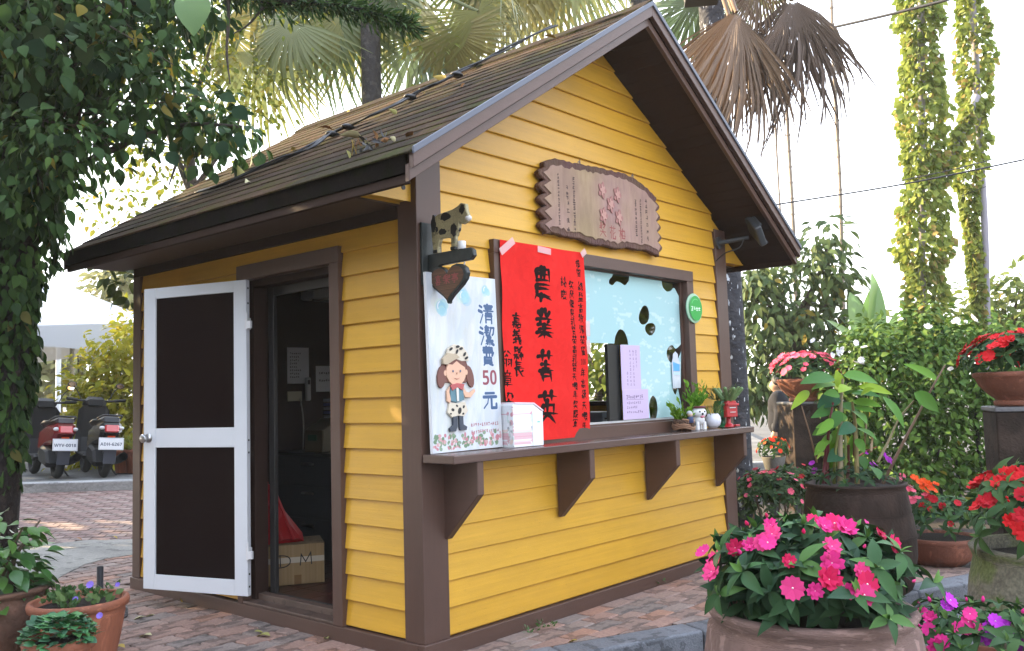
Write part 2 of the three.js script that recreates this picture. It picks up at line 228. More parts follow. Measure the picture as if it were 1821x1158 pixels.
// ---------------------------------------------------------------- ground, paving, kerbs
// heights: the paved terrace round the booth is 0, the street in front lies lower, the lane behind climbs to the scooter stand
const hDir = V(DIR.x, 0, DIR.z).normalize(), hRt = V(RT0.x, 0, RT0.z).normalize();
const vw = (s, d, y) => V(CAM.x, y, CAM.z).addScaledVector(hRt, s).addScaledVector(hDir, d);   // sideways, forwards from the street corner
{
  const g = new THREE.CircleGeometry(420, 64).rotateX(-Math.PI / 2).translate(0, -0.16, 0);
  struct('ground', metric(g, 0.35), M([0.09, 0.085, 0.075], 0.9, { map: concT }), 'grey hard ground of the park around the booth');
  const K = (x) => 0.617 + 0.402 * (x - 0.63);                          // line of the front kerb, z at x
  // terrace bed under the pavers
  const bed = extr([[-9, -K(-9) + 0.02], [4.1, -K(4.1) + 0.02], [4.1, 4.6], [-1.4, 5.3], [-9, 7]], 0.13).rotateX(-Math.PI / 2).translate(0, -0.145, 0);
  struct('terrace', metric(bed, 0.8), M([0.022, 0.02, 0.018], 0.95, { map: concT }), 'dark sandy joint bed under the pavers around the booth');
  const pav = sgroup('pavement', 'interlocking brick paving in worn pink and grey');
  const tones = [[0.45, 0.305, 0.25], [0.49, 0.30, 0.235], [0.41, 0.31, 0.265], [0.54, 0.295, 0.205], [0.37, 0.295, 0.26]].map((c) => M(c, 0.85, { map: rep(concT, 0.9, 0.9), bumpMap: rep(grainB, 4, 4), bumpScale: 0.0015 }));
  const f = rng(101);
  // zigzag paver, long side along x
  const zz = [], L = 0.27, B = 0.148, a = 0.012, gap = 0.0055;
  const top = [[0, 0], [0.2, a], [0.3, a], [0.45, 0], [0.7, 0], [0.8, a], [0.9, a], [1, 0]];
  for (const [t, o] of top) zz.push([gap + t * (L - 2 * gap), gap + o]);
  for (const [t, o] of [[0.3, 0.006], [0.7, -0.006]]) zz.push([L - gap + o, B * t]);
  for (const [t, o] of [...top].reverse()) zz.push([gap + t * (L - 2 * gap), B - gap + o]);
  for (const [t, o] of [[0.7, -0.006], [0.3, 0.006]]) zz.push([gap + o, B * t]);
  const mk = (pts, k) => metric(extr(pts, 0.03, 0.006).rotateX(-Math.PI / 2).translate(0, -0.03, 0), 1, k * 0.37, k * 0.61);
  const zv = [0, 1, 2, 3].map((k) => mk(zz, k)), rest = tones.map(() => []);
  const cand = [];
  for (let j = -20; j < 55; j++) for (let i = -40; i < 18; i++) {
    const x = i * L + (j % 2 ? L / 2 : 0), z = -j * B;
    if (z > K(x) - 0.22 || (x > -0.06 && z < 0.02 && z > -3.32) || x < -4.2 || (z > -0.02 && x > -0.25) || x > 3.2) continue;
    if (z < -4.66 + 0.12 * Math.max(0, 0.75 - x) - 0.05 * Math.max(0, 0.4 - x)) continue;
    const c = V(x + L / 2, 0, z - B / 2).sub(CAM), d = c.dot(DIR); if (d < 3) continue;
    cand.push([d + Math.abs(c.dot(RT) / d + 0.25) * 3, x, z]);
  }
  cand.sort((p, q) => p[0] - q[0]);
  const paver = (list, variants, name, most) => list.forEach(([, x, z], i) => {
    const k = Math.floor(f() * f() * 1.4 * tones.length) % tones.length, g0 = variants[Math.floor(f() * variants.length)];
    const y = rr(-0.0025, 0.0015, f), tx = rr(-0.008, 0.008, f), tz = rr(-0.006, 0.006, f);
    if (i < most) { const m = part(name, g0, tones[k], pav); m.position.set(x, y, z); m.rotation.set(tx, 0, tz); }
    else rest[k].push(g0.clone().translate(x, y, z));
  });
  paver(cand, zv, 'paver', 230);
  // rectangular bricks of the strip in front of the counter
  const rv = [0, 1, 2].map((k) => mk([[0.003, 0.003], [0.247, 0.003], [0.247, 0.121], [0.003, 0.121]], k)), cand2 = [];
  for (let j = 0; j < 14; j++) for (let i = -2; i < 17; i++) {
    const x = -0.25 + i * 0.25 + (j % 2 ? 0.125 : 0), z = 0.17 + j * 0.124;
    if (z - 0.124 > K(x + 0.25) - 0.22 || x < -0.3 || x > 3.9) continue;
    if (z > K(x) - 0.22) {                                              // cut along the kerb
      let q = [[x + 0.003, z - 0.121], [x + 0.247, z - 0.121], [x + 0.247, z - 0.003], [x + 0.003, z - 0.003]]; const o = [], side = (p) => p[1] - K(p[0]) + 0.214;
      q.forEach((p, k) => { const r = q[(k + 1) % 4], a2 = side(p), b2 = side(r); if (a2 < 0) o.push(p); if (a2 * b2 < 0) { const t = a2 / (a2 - b2); o.push([p[0] + (r[0] - p[0]) * t, p[1] + (r[1] - p[1]) * t]); } });
      if (o.length > 2) { const area = Math.abs(o.reduce((s2, p, k) => { const r = o[(k + 1) % o.length]; return s2 + p[0] * r[1] - r[0] * p[1]; }, 0)) / 2; if (area > 0.0015) part('brick', metric(extr(o.map((p) => [p[0] - x, -(p[1] - z)]), 0.03).rotateX(-Math.PI / 2).translate(x, -0.031, z), 1), tones[Math.floor(f() * 3)], pav); }
      continue;
    }
    cand2.push([x, x, z]);
  }
  paver(cand2, rv, 'brick', 70);
  rest.forEach((l, k) => { if (l.length) { const m = part('paver_field', merge(l), tones[k], pav); m.userData.kind = 'stuff'; } });
  // front kerb of grey stones
  const kerb = sgroup('kerb', 'grey stone kerb between brick terrace and lower street');
  const stone = M([0.235, 0.245, 0.27], 0.8, { map: rep(concT, 1.2, 1.2), bumpMap: rep(grainB, 3, 3), bumpScale: 0.003 });
  const dirK = V(1, 0, 0.402).normalize(), ang = -Math.atan2(0.402, 1);
  for (let s = -4.6; s < 6; s += 0.9) {
    const c = V(0.63, 0, 0.617).addScaledVector(dirK, s + 0.45), q = part('kerb_stone', metric(new RoundedBoxGeometry(0.892, 0.155, 0.2, 2, 0.018), 1, s, s), stone, kerb);
    q.position.set(c.x - 0.402 * 0.1 * 0, -0.077 + 0.004 + rr(-0.003, 0.003, f), c.z - 0.1); q.rotation.y = ang;
  }
  struct('street', metric(new THREE.PlaneGeometry(16, 8).rotateX(-Math.PI / 2).translate(0, -0.14, 7.3), 0.7), M([0.2, 0.2, 0.21], 0.85, { map: concT }), 'pale grey street in front of the terrace kerb');
  struct('street_verge', metric(extr([[-5, 1.4], [12, -5.2], [12, -9], [-5, -9]], 0.004).rotateX(-Math.PI / 2).translate(0, -0.143, 0), 0.7), M([0.2, 0.205, 0.22], 0.85, { map: concT }), 'grey concrete ground below the front kerb');
  // planting bed right of the booth
  const bedM = M([0.055, 0.04, 0.028], 0.95, { map: concT, bumpMap: rep(grainB, 2, 2), bumpScale: 0.03 });
  struct('flower_bed', metric(extr([[3.75, 0.9], [3.75, -1.55], [6, -2.55], [14, -5.8], [18, 6], [3.8, 6]], 0.1).rotateX(-Math.PI / 2).translate(0, -0.125, 0), 0.8), bedM, 'dark soil bed behind the kerb right of the booth');
  // concrete strip, brick lane and scooter stand behind
  const e1 = [[250, 985], [190, 993], [150, 1004], [110, 1024], [70, 1052], [20, 1085]].map(([x, y]) => onY(x, y, 0.004)), e2 = [[-60, 1010], [20, 981], [90, 968], [160, 960], [250, 952]].map(([x, y]) => onY(x, y, 0.004));
  const ext = (a, b, k) => a.clone().addScaledVector(b.clone().sub(a), k), pts = [ext(e1[1], e1[0], 6), ...e1, e2[0], ...e2.slice(1), ext(e2[3], e2[4], 5)];
  const strip = struct('path', metric(extr(pts.map((p) => [p.x, -p.z]), 0.012, 0.003).rotateX(-Math.PI / 2).translate(0, -0.006, 0), 0.8), M([0.36, 0.345, 0.31], 0.85, { map: concT, bumpMap: grainB, bumpScale: 0.003 }), 'pale concrete strip between terrace and brick lane');
  const y0 = 9.3, y1 = 12.25, h1 = 0.245, lane = [], laneM = M([0.34, 0.215, 0.185], 0.85, { map: rep(concT, 1, 1) }), lane2 = M([0.4, 0.29, 0.25], 0.85, { map: concT });
  struct('lane', metric(tris([vw(-16, y0 - 0.1, -0.03), vw(4, y0 - 0.1, -0.03), vw(4, y1, h1 - 0.012), vw(-16, y1, h1 - 0.012)], [[0, 1, 2, 3]]), 0.8), M([0.06, 0.05, 0.045], 0.95), 'brick lane climbing gently to the scooter stand');
  const LN = scene.getObjectByName('lane'), lrest = [[], []], flat = metric(extr([[0.004, 0.004], [0.216, 0.004], [0.216, 0.106], [0.004, 0.106]], 0.02, 0.003).rotateX(-Math.PI / 2).translate(0, -0.02, 0));
  const sl = Math.atan2(h1, y1 - y0), mm = new THREE.Matrix4().makeBasis(hRt, V(0, 1, 0).applyAxisAngle(hRt, sl), hDir.clone().negate().applyAxisAngle(hRt, sl));
  let n = 0;
  for (let d = y0; d < y1 - 0.08; d += 0.11) for (let s = -8.2; s < -2.6; s += 0.22) {
    const q = flat.clone().applyMatrix4(mm), p = vw(s + (Math.round(d / 0.11) % 2) * 0.11, d, (d - y0) / (y1 - y0) * h1 + rr(-0.004, 0.002, f));
    if (d < 9.85 && s > -6.6 && s < -3.6 && n < 45) { n++; const b = part('brick', q, f() < 0.4 ? lane2 : laneM, LN); b.position.copy(p); } else lrest[f() < 0.3 ? 1 : 0].push(q.translate(p.x, p.y, p.z));
  }
  part('brick_field', merge(lrest[0]), laneM, LN).userData.kind = 'stuff'; part('brick_field', merge(lrest[1]), lane2, LN).userData.kind = 'stuff';
  struct('lane_kerb', metric(extr([[0, -0.2], [0, 0.115], [0.012, 0.127], [0.2, 0.127], [0.2, -0.2]], 22).applyMatrix4(new THREE.Matrix4().makeBasis(hDir, V(0, 1, 0), hRt).setPosition(vw(-17, y1, h1))), 0.6), M([0.5, 0.5, 0.5], 0.75, { map: concT }), 'pale kerb edge along the scooter stand');
  struct('scooter_stand', metric(tris([vw(-40, y1 + 0.2, 0.366), vw(4, y1 + 0.2, 0.366), vw(8, 40, 0.46), vw(-60, 40, 0.46)], [[0, 1, 2, 3]]), 0.5), M([0.2, 0.2, 0.195], 0.9, { map: concT, bumpMap: grainB, bumpScale: 0.004 }), 'raised concrete stand where the scooters are parked');
}

// ---------------------------------------------------------------- the ticket booth
const BW = 3.45, BL = 3.2, SL = 0.645, EA = -0.47, ZF = 0.5, ZB = -3.40, YE = 2.56;
const yTop = (x) => YE + SL * ((x <= BW / 2 ? x : BW - x) - EA);
const yUnder = (x) => yTop(x) - 0.14;
const booth = thing('ticket_booth', 'small yellow clapboard ticket booth with brown trim and steep gabled roof', 'ticket booth');
{
  const f = rng(55);
  const front = (u, y, n) => V(u, y, n), left = (u, y, n) => V(-n, y, -u);
  // one clapboard: lower edge stands proud
  function board(map, ub0, ub1, ut0, ut1, y0, y1, th = 0.024, thT = 0.006) {
    const l = [map(ub0, y0, 0), map(ub1, y0, 0), map(ub0, y0, th - 0.003), map(ub1, y0, th - 0.003), map(ub0, y0 + 0.004, th), map(ub1, y0 + 0.004, th), map(ut0, y1 + 0.012, thT), map(ut1, y1 + 0.012, thT), map(ut0, y1 + 0.012, 0), map(ut1, y1 + 0.012, 0)];
    return metric(tris(l, [[0, 1, 3, 2], [2, 3, 5, 4], [4, 5, 7, 6], [6, 7, 9, 8], [1, 9, 7, 5, 3], [0, 2, 4, 6, 8]]), 1, f() * 3, f() * 3);
  }
  const add = (g) => part('siding_board', g, yellow[Math.floor(f() * 3)], booth), E = 0.1437;
  const xMin = (y) => Math.max(0.16, (y - (YE - 0.14)) / SL + EA);
  for (let k = 0; k < 26; k++) {                                     // gable front
    const y0 = 0.092 + k * E, y1 = Math.min(y0 + E, 3.83), ym = (y0 + y1) / 2; if (y0 > 3.8) break;
    const a0 = xMin(y0), a1 = Math.min(1.72, xMin(y1)), w0 = BW - a0 - (a0 <= 0.16 ? -0.02 : 0), w1 = BW - a1 - (a1 <= 0.16 ? -0.02 : 0);
    if (ym > 1.1 && ym < 2.3) { add(board(front, a0, 0.6, a1, 0.6, y0, y1)); add(board(front, 2.86, 3.31, 2.86, 3.31, y0, y1)); }
    else add(board(front, a0, a0 <= 0.16 ? 3.31 : w0, a1, a1 <= 0.16 ? 3.31 : w1, y0, y1));
  }
  for (let k = 0; k < 17; k++) {                                     // side with the door
    const y0 = 0.092 + k * E, y1 = Math.min(y0 + E, 2.44), ym = (y0 + y1) / 2;
    if (ym < 2.27) { add(board(left, 0.10, 0.665, 0.10, 0.665, y0, y1)); add(board(left, 1.69, 3.12, 1.69, 3.12, y0, y1)); } else add(board(left, 0.10, 3.12, 0.10, 3.12, y0, y1));
  }
  // inner structure: walls with thickness and openings
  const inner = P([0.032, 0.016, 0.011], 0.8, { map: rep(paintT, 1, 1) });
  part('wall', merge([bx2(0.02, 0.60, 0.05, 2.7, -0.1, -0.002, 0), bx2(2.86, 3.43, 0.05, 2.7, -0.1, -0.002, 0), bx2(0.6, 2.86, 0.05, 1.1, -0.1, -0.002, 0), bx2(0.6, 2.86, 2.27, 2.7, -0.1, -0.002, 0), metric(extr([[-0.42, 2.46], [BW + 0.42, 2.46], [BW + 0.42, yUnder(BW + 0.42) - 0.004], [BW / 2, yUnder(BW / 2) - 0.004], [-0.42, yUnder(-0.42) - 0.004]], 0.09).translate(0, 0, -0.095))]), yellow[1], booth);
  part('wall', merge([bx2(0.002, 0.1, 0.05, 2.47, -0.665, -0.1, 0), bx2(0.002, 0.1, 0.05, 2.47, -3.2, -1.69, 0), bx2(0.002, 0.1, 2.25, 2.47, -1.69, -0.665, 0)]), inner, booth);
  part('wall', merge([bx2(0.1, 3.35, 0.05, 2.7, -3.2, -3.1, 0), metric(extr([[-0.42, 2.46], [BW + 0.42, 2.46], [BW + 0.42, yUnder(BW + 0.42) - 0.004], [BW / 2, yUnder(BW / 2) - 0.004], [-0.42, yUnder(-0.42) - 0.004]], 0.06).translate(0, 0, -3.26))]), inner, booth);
  part('wall', merge([bx2(3.35, 3.448, 0.05, 1.28, -3.1, -0.1, 0), bx2(3.35, 3.448, 2.1, 2.6, -3.1, -0.1, 0), bx2(3.35, 3.448, 1.28, 2.1, -1.05, -0.1, 0), bx2(3.35, 3.448, 1.28, 2.1, -3.1, -2.5, 0)]), yellow[0], booth);
  const sw = part('side_window', merge([bx2(3.33, 3.47, 1.26, 1.3, -2.52, -1.03), bx2(3.33, 3.47, 2.08, 2.12, -2.52, -1.03), bx2(3.34, 3.46, 1.3, 2.08, -1.09, -1.05), bx2(3.34, 3.46, 1.3, 2.08, -2.5, -2.46), bx2(3.36, 3.44, 1.3, 2.08, -1.8, -1.77)]), brown, booth);
  part('pane', box(0.004, 0.78, 1.37, 3.4, 1.69, -1.775), P([1, 1, 1], 0.02, { transmission: 1, thickness: 0 }), sw);
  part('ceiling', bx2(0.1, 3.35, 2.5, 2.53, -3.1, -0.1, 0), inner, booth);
  const fl = part('floor', bx2(0.0, 3.4, 0.0, 0.09, -3.15, -0.02, 0), M([0.03, 0.02, 0.017], 0.8), booth), tileM = M([0.12, 0.035, 0.025], 0.35, { map: rep(concT, 1, 1) });
  const tg = metric(new RoundedBoxGeometry(0.296, 0.012, 0.296, 1, 0.003));
  for (let i = 0; i < 6; i++) for (let j = 0; j < 7; j++) { const t = part('tile', tg, tileM, fl); t.position.set(0.26 + i * 0.3, 0.094, -0.9 - j * 0.3); }
  // trim: corner posts, base boards, frieze
  part('corner_post', bx2(-0.032, 0.158, 0.082, 2.70, -0.118, 0.036, 0.006), brownV, booth);
  part('corner_post', bx2(3.305, 3.482, 0.082, 2.70, -0.1, 0.036, 0.006), brownV, booth);
  part('corner_post', bx2(-0.032, 0.1, 0.082, 2.47, -3.215, -3.095, 0.006), brownV, booth);
  part('base_board', bx2(-0.046, 3.5, -0.03, 0.084, 0.0, 0.05, 0.006), brown, booth);
  part('base_board', bx2(-0.046, 0.0, -0.03, 0.083, -3.22, 0.0, 0.006), brown, booth);
  part('frieze_board', bx2(-0.036, 0.0, 2.375, 2.466, -3.2, -0.12, 0.004), brownDk, booth);
  // door frame and sill
  const df = part('door_frame', merge([bx2(-0.05, 0.02, 2.19, 2.288, -1.722, -0.63), bx2(-0.05, 0.02, 0.084, 2.19, -0.72, -0.63), bx2(-0.05, 0.02, 0.084, 2.19, -1.722, -1.665)]), brownV, booth);
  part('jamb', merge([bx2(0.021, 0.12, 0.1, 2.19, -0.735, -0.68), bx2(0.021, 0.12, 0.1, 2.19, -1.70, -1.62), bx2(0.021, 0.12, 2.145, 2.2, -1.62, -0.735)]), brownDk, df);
  part('sill', merge([bx2(-0.047, 0.04, 0.0845, 0.102, -1.663, -0.722), bx2(0.042, 0.1, 0.086, 0.14, -1.66, -0.722)]), M([0.16, 0.1, 0.075], 0.5, { map: rep(concT, 2, 2) }), df);
  // sliding inner screen track and net panel behind the door
  part('door_track', merge([bx2(0.13, 0.16, 0.1, 2.15, -1.62, -1.56), bx2(0.13, 0.16, 2.09, 2.15, -1.56, -0.72), bx2(0.13, 0.16, 0.1, 0.13, -1.56, -0.72)]), M([0.03, 0.028, 0.028], 0.35), df);

  // the open door: white frame, two dark panels
  const door = new THREE.Group(); door.name = 'door'; door.position.set(-0.03, 0.134, -1.612); booth.add(door);
  door.userData.label = 'white framed door with two dark panels, swung wide open';
  door.rotation.y = Math.atan2(-0.27, -0.84) + Math.PI / 2;          // local +x runs towards the free edge
  { const fx = V(-0.275, 0, -0.845).normalize(); door.rotation.y = Math.atan2(-fx.z, fx.x); }
  const DW = 0.89, DH = 2.056, t0 = -0.018, t1 = 0.018, st = 0.105;
  for (const [a, b] of [[0, st], [DW - st, DW]]) part('stile', bx2(a, b, 0, DH, t0, t1, 0.004), white, door);
  for (const [a, b] of [[0, 0.1], [0.955, 1.085], [DH - 0.075, DH]]) part('rail', bx2(st, DW - st, a, b, t0 + 0.001, t1 - 0.001, 0.003), white, door);
  const net = P([0.011, 0.0055, 0.0045], 0.8, { specularIntensity: 0.12, bumpMap: rep(grainB, 6, 6), bumpScale: 0.0006 });
  for (const [a, b] of [[0.1, 0.955], [1.085, DH - 0.075]]) part('panel', bx2(st - 0.004, DW - st + 0.004, a - 0.004, b + 0.004, -0.006, 0.006, 0), net, door);
  const kn = part('knob', merge([xf(lathe([[0, 0], [0.03, 0], [0.031, 0.006], [0.014, 0.01], [0.012, 0.03], [0.028, 0.042], [0.03, 0.056], [0.022, 0.066], [0, 0.068]], 20), DW - 0.05, 1.02, -t1, -Math.PI / 2), xf(lathe([[0, 0], [0.03, 0], [0.031, 0.006], [0.014, 0.01], [0.012, 0.03], [0.028, 0.042], [0.03, 0.056], [0.022, 0.066], [0, 0.068]], 20), DW - 0.05, 1.02, t1, Math.PI / 2)]), steel, door);
  for (const y of [0.29, 1.78]) part('hinge', merge([bx2(-0.014, 0.003, y - 0.055, y + 0.02, -0.03, 0.012, 0.002), bx2(-0.045, -0.012, y - 0.05, y, -0.03, -0.012, 0.002), xf(new THREE.CylinderGeometry(0.007, 0.007, 0.11, 10), -0.012, y, -0.026)]), M([0.7, 0.7, 0.72], 0.4), door);
  for (const y of [0.06, 0.14, 0.92, 1.0, 1.9, 2.0]) part('screw', box(0.002, 0.012, 0.012, -0.001, y, 0.0), black, door);

  // counter window: frame, glass, film with cow spots
  const wf = part('window_frame', merge([bx2(0.565, 2.885, 2.222, 2.305, 0.0, 0.058), bx2(0.565, 0.655, 1.06, 2.222, 0.0, 0.057), bx2(2.79, 2.884, 1.06, 2.222, 0.0, 0.057), bx2(0.655, 2.79, 1.06, 1.155, 0.0, 0.062), bx2(0.655, 0.68, 1.155, 2.222, -0.06, 0.004, 0), bx2(2.765, 2.79, 1.155, 2.222, -0.06, 0.004, 0), bx2(0.68, 2.765, 1.155, 1.165, -0.06, 0.004, 0), bx2(0.68, 2.765, 2.212, 2.222, -0.06, 0.004, 0)]), brown, booth);
  part('sliding_track', bx2(0.682, 2.763, 1.166, 1.178, -0.05, 0.002, 0), M([0.6, 0.62, 0.65], 0.3, { metalness: 0.6 }), wf);
  const c2 = (px, py) => { const p = onZ(px, py, 0); return [p.x, p.y]; };
  const spot = (cx, cy, rx, ry, s, k = 40) => { const f2 = rng(s), o = []; for (let i = 0; i < k; i++) { const a = -i / k * 6.2832, r = 1 + 0.08 * Math.sin(a * 2 + s) + 0.05 * Math.sin(a * 3 + 2 * s); o.push(c2(cx + rx * r * Math.cos(a), cy + ry * r * Math.sin(a))); } return o; };
  const X0 = 0.684, X1 = 2.762, Y0 = 1.18, Y1 = 2.21, xo = 1.925, yo = 1.712;
  // outline walks round the pane: the sliding opening is cut from the lower left, spots bite into the edges
  const near = (pts) => { const q = pts.map(([px, py]) => { const c = c2(px, py); return V(c[0], c[1], 0); }); return q.length < 3 ? q.map((v) => [v.x, v.y]) : new THREE.CatmullRomCurve3(q).getPoints(q.length * 5).map((v) => [v.x, v.y]); };
  const outl = [[X0, yo], ...near([[1094, 611], [1096, 598], [1103, 586], [1111, 589], [1117, 602], [1119, 613]]), [xo + 0.02, yo], [xo + 0.02, Y0], ...near([[1158, 744], [1156, 718], [1162, 704], [1168, 710], [1171, 728], [1168, 747]]), [X1, Y0], ...near([[1207, 690], [1203, 702], [1199, 696], [1198, 690], [1212, 688]]), ...near([[1213, 625], [1206, 640], [1196, 645], [1190, 640], [1187, 628], [1190, 618], [1197, 614], [1203, 620], [1213, 612]]), ...near([[1213, 535], [1206, 522], [1200, 512], [1194, 517], [1187, 518], [1180, 510], [1178, 498]])];
  const cl = outl.map(([a, b]) => [Math.min(X1, Math.max(X0, a)), Math.min(Y1, Math.max(Y0, b))]);
  cl.push([cl[cl.length - 1][0], Y1], ...near([[1120, 487]]).map(([a]) => [a, Y1]), ...near([[1120, 499], [1113, 507], [1104, 502], [1097, 501], [1091, 507], [1085, 504], [1085, 498], [1090, 492]]), [near([[1092, 486]])[0][0], Y1], [X0, Y1]);
  const filmT = tex(512, 256, (u, v) => { const d = fbm(u, v, 26, 90, 3, 91), b = fbm(u, v, 5, 4, 5, 92), s = d > 0.66 && b > 0.46 ? 0.11 : 0; return [0.84 + s + 0.04 * b, 0.93 + s * 0.5, 0.95 + s * 0.4]; });
  part('window_film', metric(new THREE.ExtrudeGeometry(shape(cl, [spot(1147, 561, 9, 17, 3).concat([]), spot(1158, 585, 8.5, 12, 8)].map((h) => h)), { depth: 0.0015, bevelEnabled: false }).translate(0, 0, -0.0085), 0.45), P([0.55, 0.70, 0.68], 0.2, { map: filmT, transmission: 0.06, thickness: 0 }), wf);
  const glass = P([0.9, 0.95, 0.95], 0.03, { transmission: 1, thickness: 0 });
  part('glass_pane', merge([bx2(X0, X1, yo, Y1, -0.016, -0.011, 0), bx2(xo + 0.02, X1, Y0, yo, -0.016, -0.011, 0)]), glass, wf);
  part('sash_bar', bx2(xo - 0.13, xo + 0.016, Y0, yo, -0.045, -0.02, 0), M([0.012, 0.012, 0.012], 0.4), wf);

  // counter shelf on brackets
  const shelf = part('counter_shelf', bx2(-0.05, 3.31, 1.031, 1.078, 0.066, 0.302, 0.007), M([0.105, 0.062, 0.05], 0.26, { map: rep(paintT, 0.7, 2), bumpMap: rep(paintB, 0.7, 2), bumpScale: 0.001 }), booth);
  part('shelf_plank', bx2(-0.02, 3.45, 1.031, 1.076, 0.038, 0.065, 0.004), brown, shelf);
  const bs = extr([[0.0, 0.61], [0.016, 0.61], [0.262, 0.86], [0.262, 1.031], [0.0, 1.031]], 0.05, 0.004).rotateY(-Math.PI / 2);
  for (const x of [0.181, 1.178, 2.186, 3.19]) part('bracket', metric(bs.clone().translate(x, 0, 0.03)), brown, booth);

  // roof: deck, shingle courses, soffit boards, fascia, rake boards
  const nL = V(-SL, 1, 0).normalize(), slope = Math.hypot(BW / 2 - EA, SL * (BW / 2 - EA));
  const deckL = [[EA + 0.02, yTop(EA + 0.02) - 0.012], [BW / 2, yTop(BW / 2) - 0.012], [BW - EA - 0.02, yTop(EA + 0.02) - 0.012], [BW - EA - 0.02, yTop(EA + 0.02) - 0.1], [BW / 2, yTop(BW / 2) - 0.1], [EA + 0.02, yTop(EA + 0.02) - 0.1]];
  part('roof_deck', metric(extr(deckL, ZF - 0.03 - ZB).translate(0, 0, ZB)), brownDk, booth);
  const roof = new THREE.Group(); roof.name = 'roof'; booth.add(roof);
  const sh = [[0.078, 0.052, 0.037], [0.095, 0.062, 0.041], [0.064, 0.046, 0.034], [0.072, 0.057, 0.034], [0.108, 0.067, 0.042]].map((c) => P(c, 1, { specularIntensity: 0.15, map: rep(mossT, 1.1, 1.1), bumpMap: rep(grainB, 3, 3), bumpScale: 0.004 }));
  const NC = 16, ex = slope / NC;
  for (const side of [0, 1]) {
    const mapR = (u, s, n) => { const x = EA - 0.012 + (s / slope) * (BW / 2 - EA + 0.012), p = V(x + nL.x * n, YE + SL * (x - EA) + nL.y * n - 0.012, -u); if (side) { p.x = BW - p.x; } return p; };
    for (let c = 0; c < NC; c++) {
      const cuts = [-ZF + 0.008]; let z = -ZF - rr(0, 0.9, f) + 0.2; while (z < -ZB) { z += side ? 2.2 : rr(0.9, 1.06, f); if (z > cuts[cuts.length - 1] + 0.15) cuts.push(Math.min(z, -ZB)); }
      for (let k = 0; k + 1 < cuts.length; k++) {
        const j = rr(-0.003, 0.003, f), w = rr(0.009, 0.0125, f), g = (() => { const a = cuts[k] + 0.001, b = cuts[k + 1] - 0.001; return side ? board(mapR, b, a, b, a, c * ex + j, (c + 1) * ex, w, 0.004) : board(mapR, a, b, a, b, c * ex + j, (c + 1) * ex, w, 0.004); })();
        part('shingle_strip', g, sh[Math.floor(f() * 5)], roof);
      }
    }
  }
  part('ridge_cap', metric(extr([[-0.11, -0.075], [0, 0.002], [0.11, -0.075], [0.11, -0.06], [0, 0.022], [-0.11, -0.06]], ZF - ZB).translate(BW / 2, yTop(BW / 2) + 0.004, ZB)), sh[2], roof);
  const rk = (a, b, x0 = EA) => [[x0, yTop(x0) - a], [BW / 2, yTop(BW / 2) - a], [BW / 2, yTop(BW / 2) - b], [x0, yTop(x0) - b]];
  const mir = (p) => p.map(([x, y]) => [BW - x, y]).reverse();
  for (const m of [0, 1]) {
    const fl2 = (p) => m ? mir(p) : p, zt = m ? -0.0005 : 0;
    part('rake_board', metric(extr(fl2(rk(0.012, 0.092)), 0.032, 0.003).translate(0, 0, ZF - 0.035 + zt)), brown, booth);
    part('rake_board', metric(extr(fl2(rk(0.07, 0.152, EA + 0.004)), 0.03, 0.003).translate(0, 0, ZF - 0.068 + zt)), brown, booth);
    part('drip_edge', metric(extr(fl2(rk(-0.012, 0.022, EA - 0.006)), 0.014, 0.002).translate(0, 0, ZF - 0.006 + zt)), M([0.085, 0.095, 0.125], 0.45, { metalness: 0.25 }), booth);
    part('rake_board', metric(extr(fl2(rk(0.012, 0.14)), 0.03).translate(0, 0, ZB - 0.028 + zt)), brownDk, booth);
    // fascia along the eave, with weathered upper part
    const x = m ? BW - EA : EA, sgn = m ? -1 : 1;
    const fb = part('fascia_board', bx2(Math.min(x, x + sgn * 0.025), Math.max(x, x + sgn * 0.025), 2.452, 2.546, ZB, ZF - 0.066, 0.003), P([0.016, 0.013, 0.011], 1, { specularIntensity: 0.1, map: rep(mossT, 2, 1) }), booth);
    part('fascia_board', bx2(Math.min(x + sgn * 0.012, x + sgn * 0.04), Math.max(x + sgn * 0.012, x + sgn * 0.04), 2.405, 2.4515, ZB, ZF - 0.07, 0.003), brownDk, booth);
    part('eave_soffit', bx2(m ? BW + 0.036 : EA + 0.041, m ? BW - EA - 0.041 : -0.036, 2.440, 2.455, ZB + 0.03, -0.1, 0), M([0.07, 0.04, 0.026], 0.6, { map: rep(paintT, 1, 1) }), booth);
    // soffit boards under the front overhang
    const cs = Math.cos(Math.atan(SL)), n = 25;
    for (let i = 0; i < n; i++) {
      const a = EA + 0.045 + (BW / 2 - EA - 0.05) * i / n, b = EA + 0.045 + (BW / 2 - EA - 0.05) * (i + 1) / n - 0.004;
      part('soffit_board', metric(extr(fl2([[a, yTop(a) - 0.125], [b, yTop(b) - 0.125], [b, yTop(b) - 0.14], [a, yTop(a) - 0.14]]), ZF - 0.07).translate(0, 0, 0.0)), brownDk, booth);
    }
  }
  // screw hole in the closing panel under the left eave
  part('drilled_hole', xf(new THREE.CylinderGeometry(0.014, 0.014, 0.004, 14), onZ(718, 333, 0).x, onZ(718, 333, 0).y, -0.003, Math.PI / 2), black, booth);
}
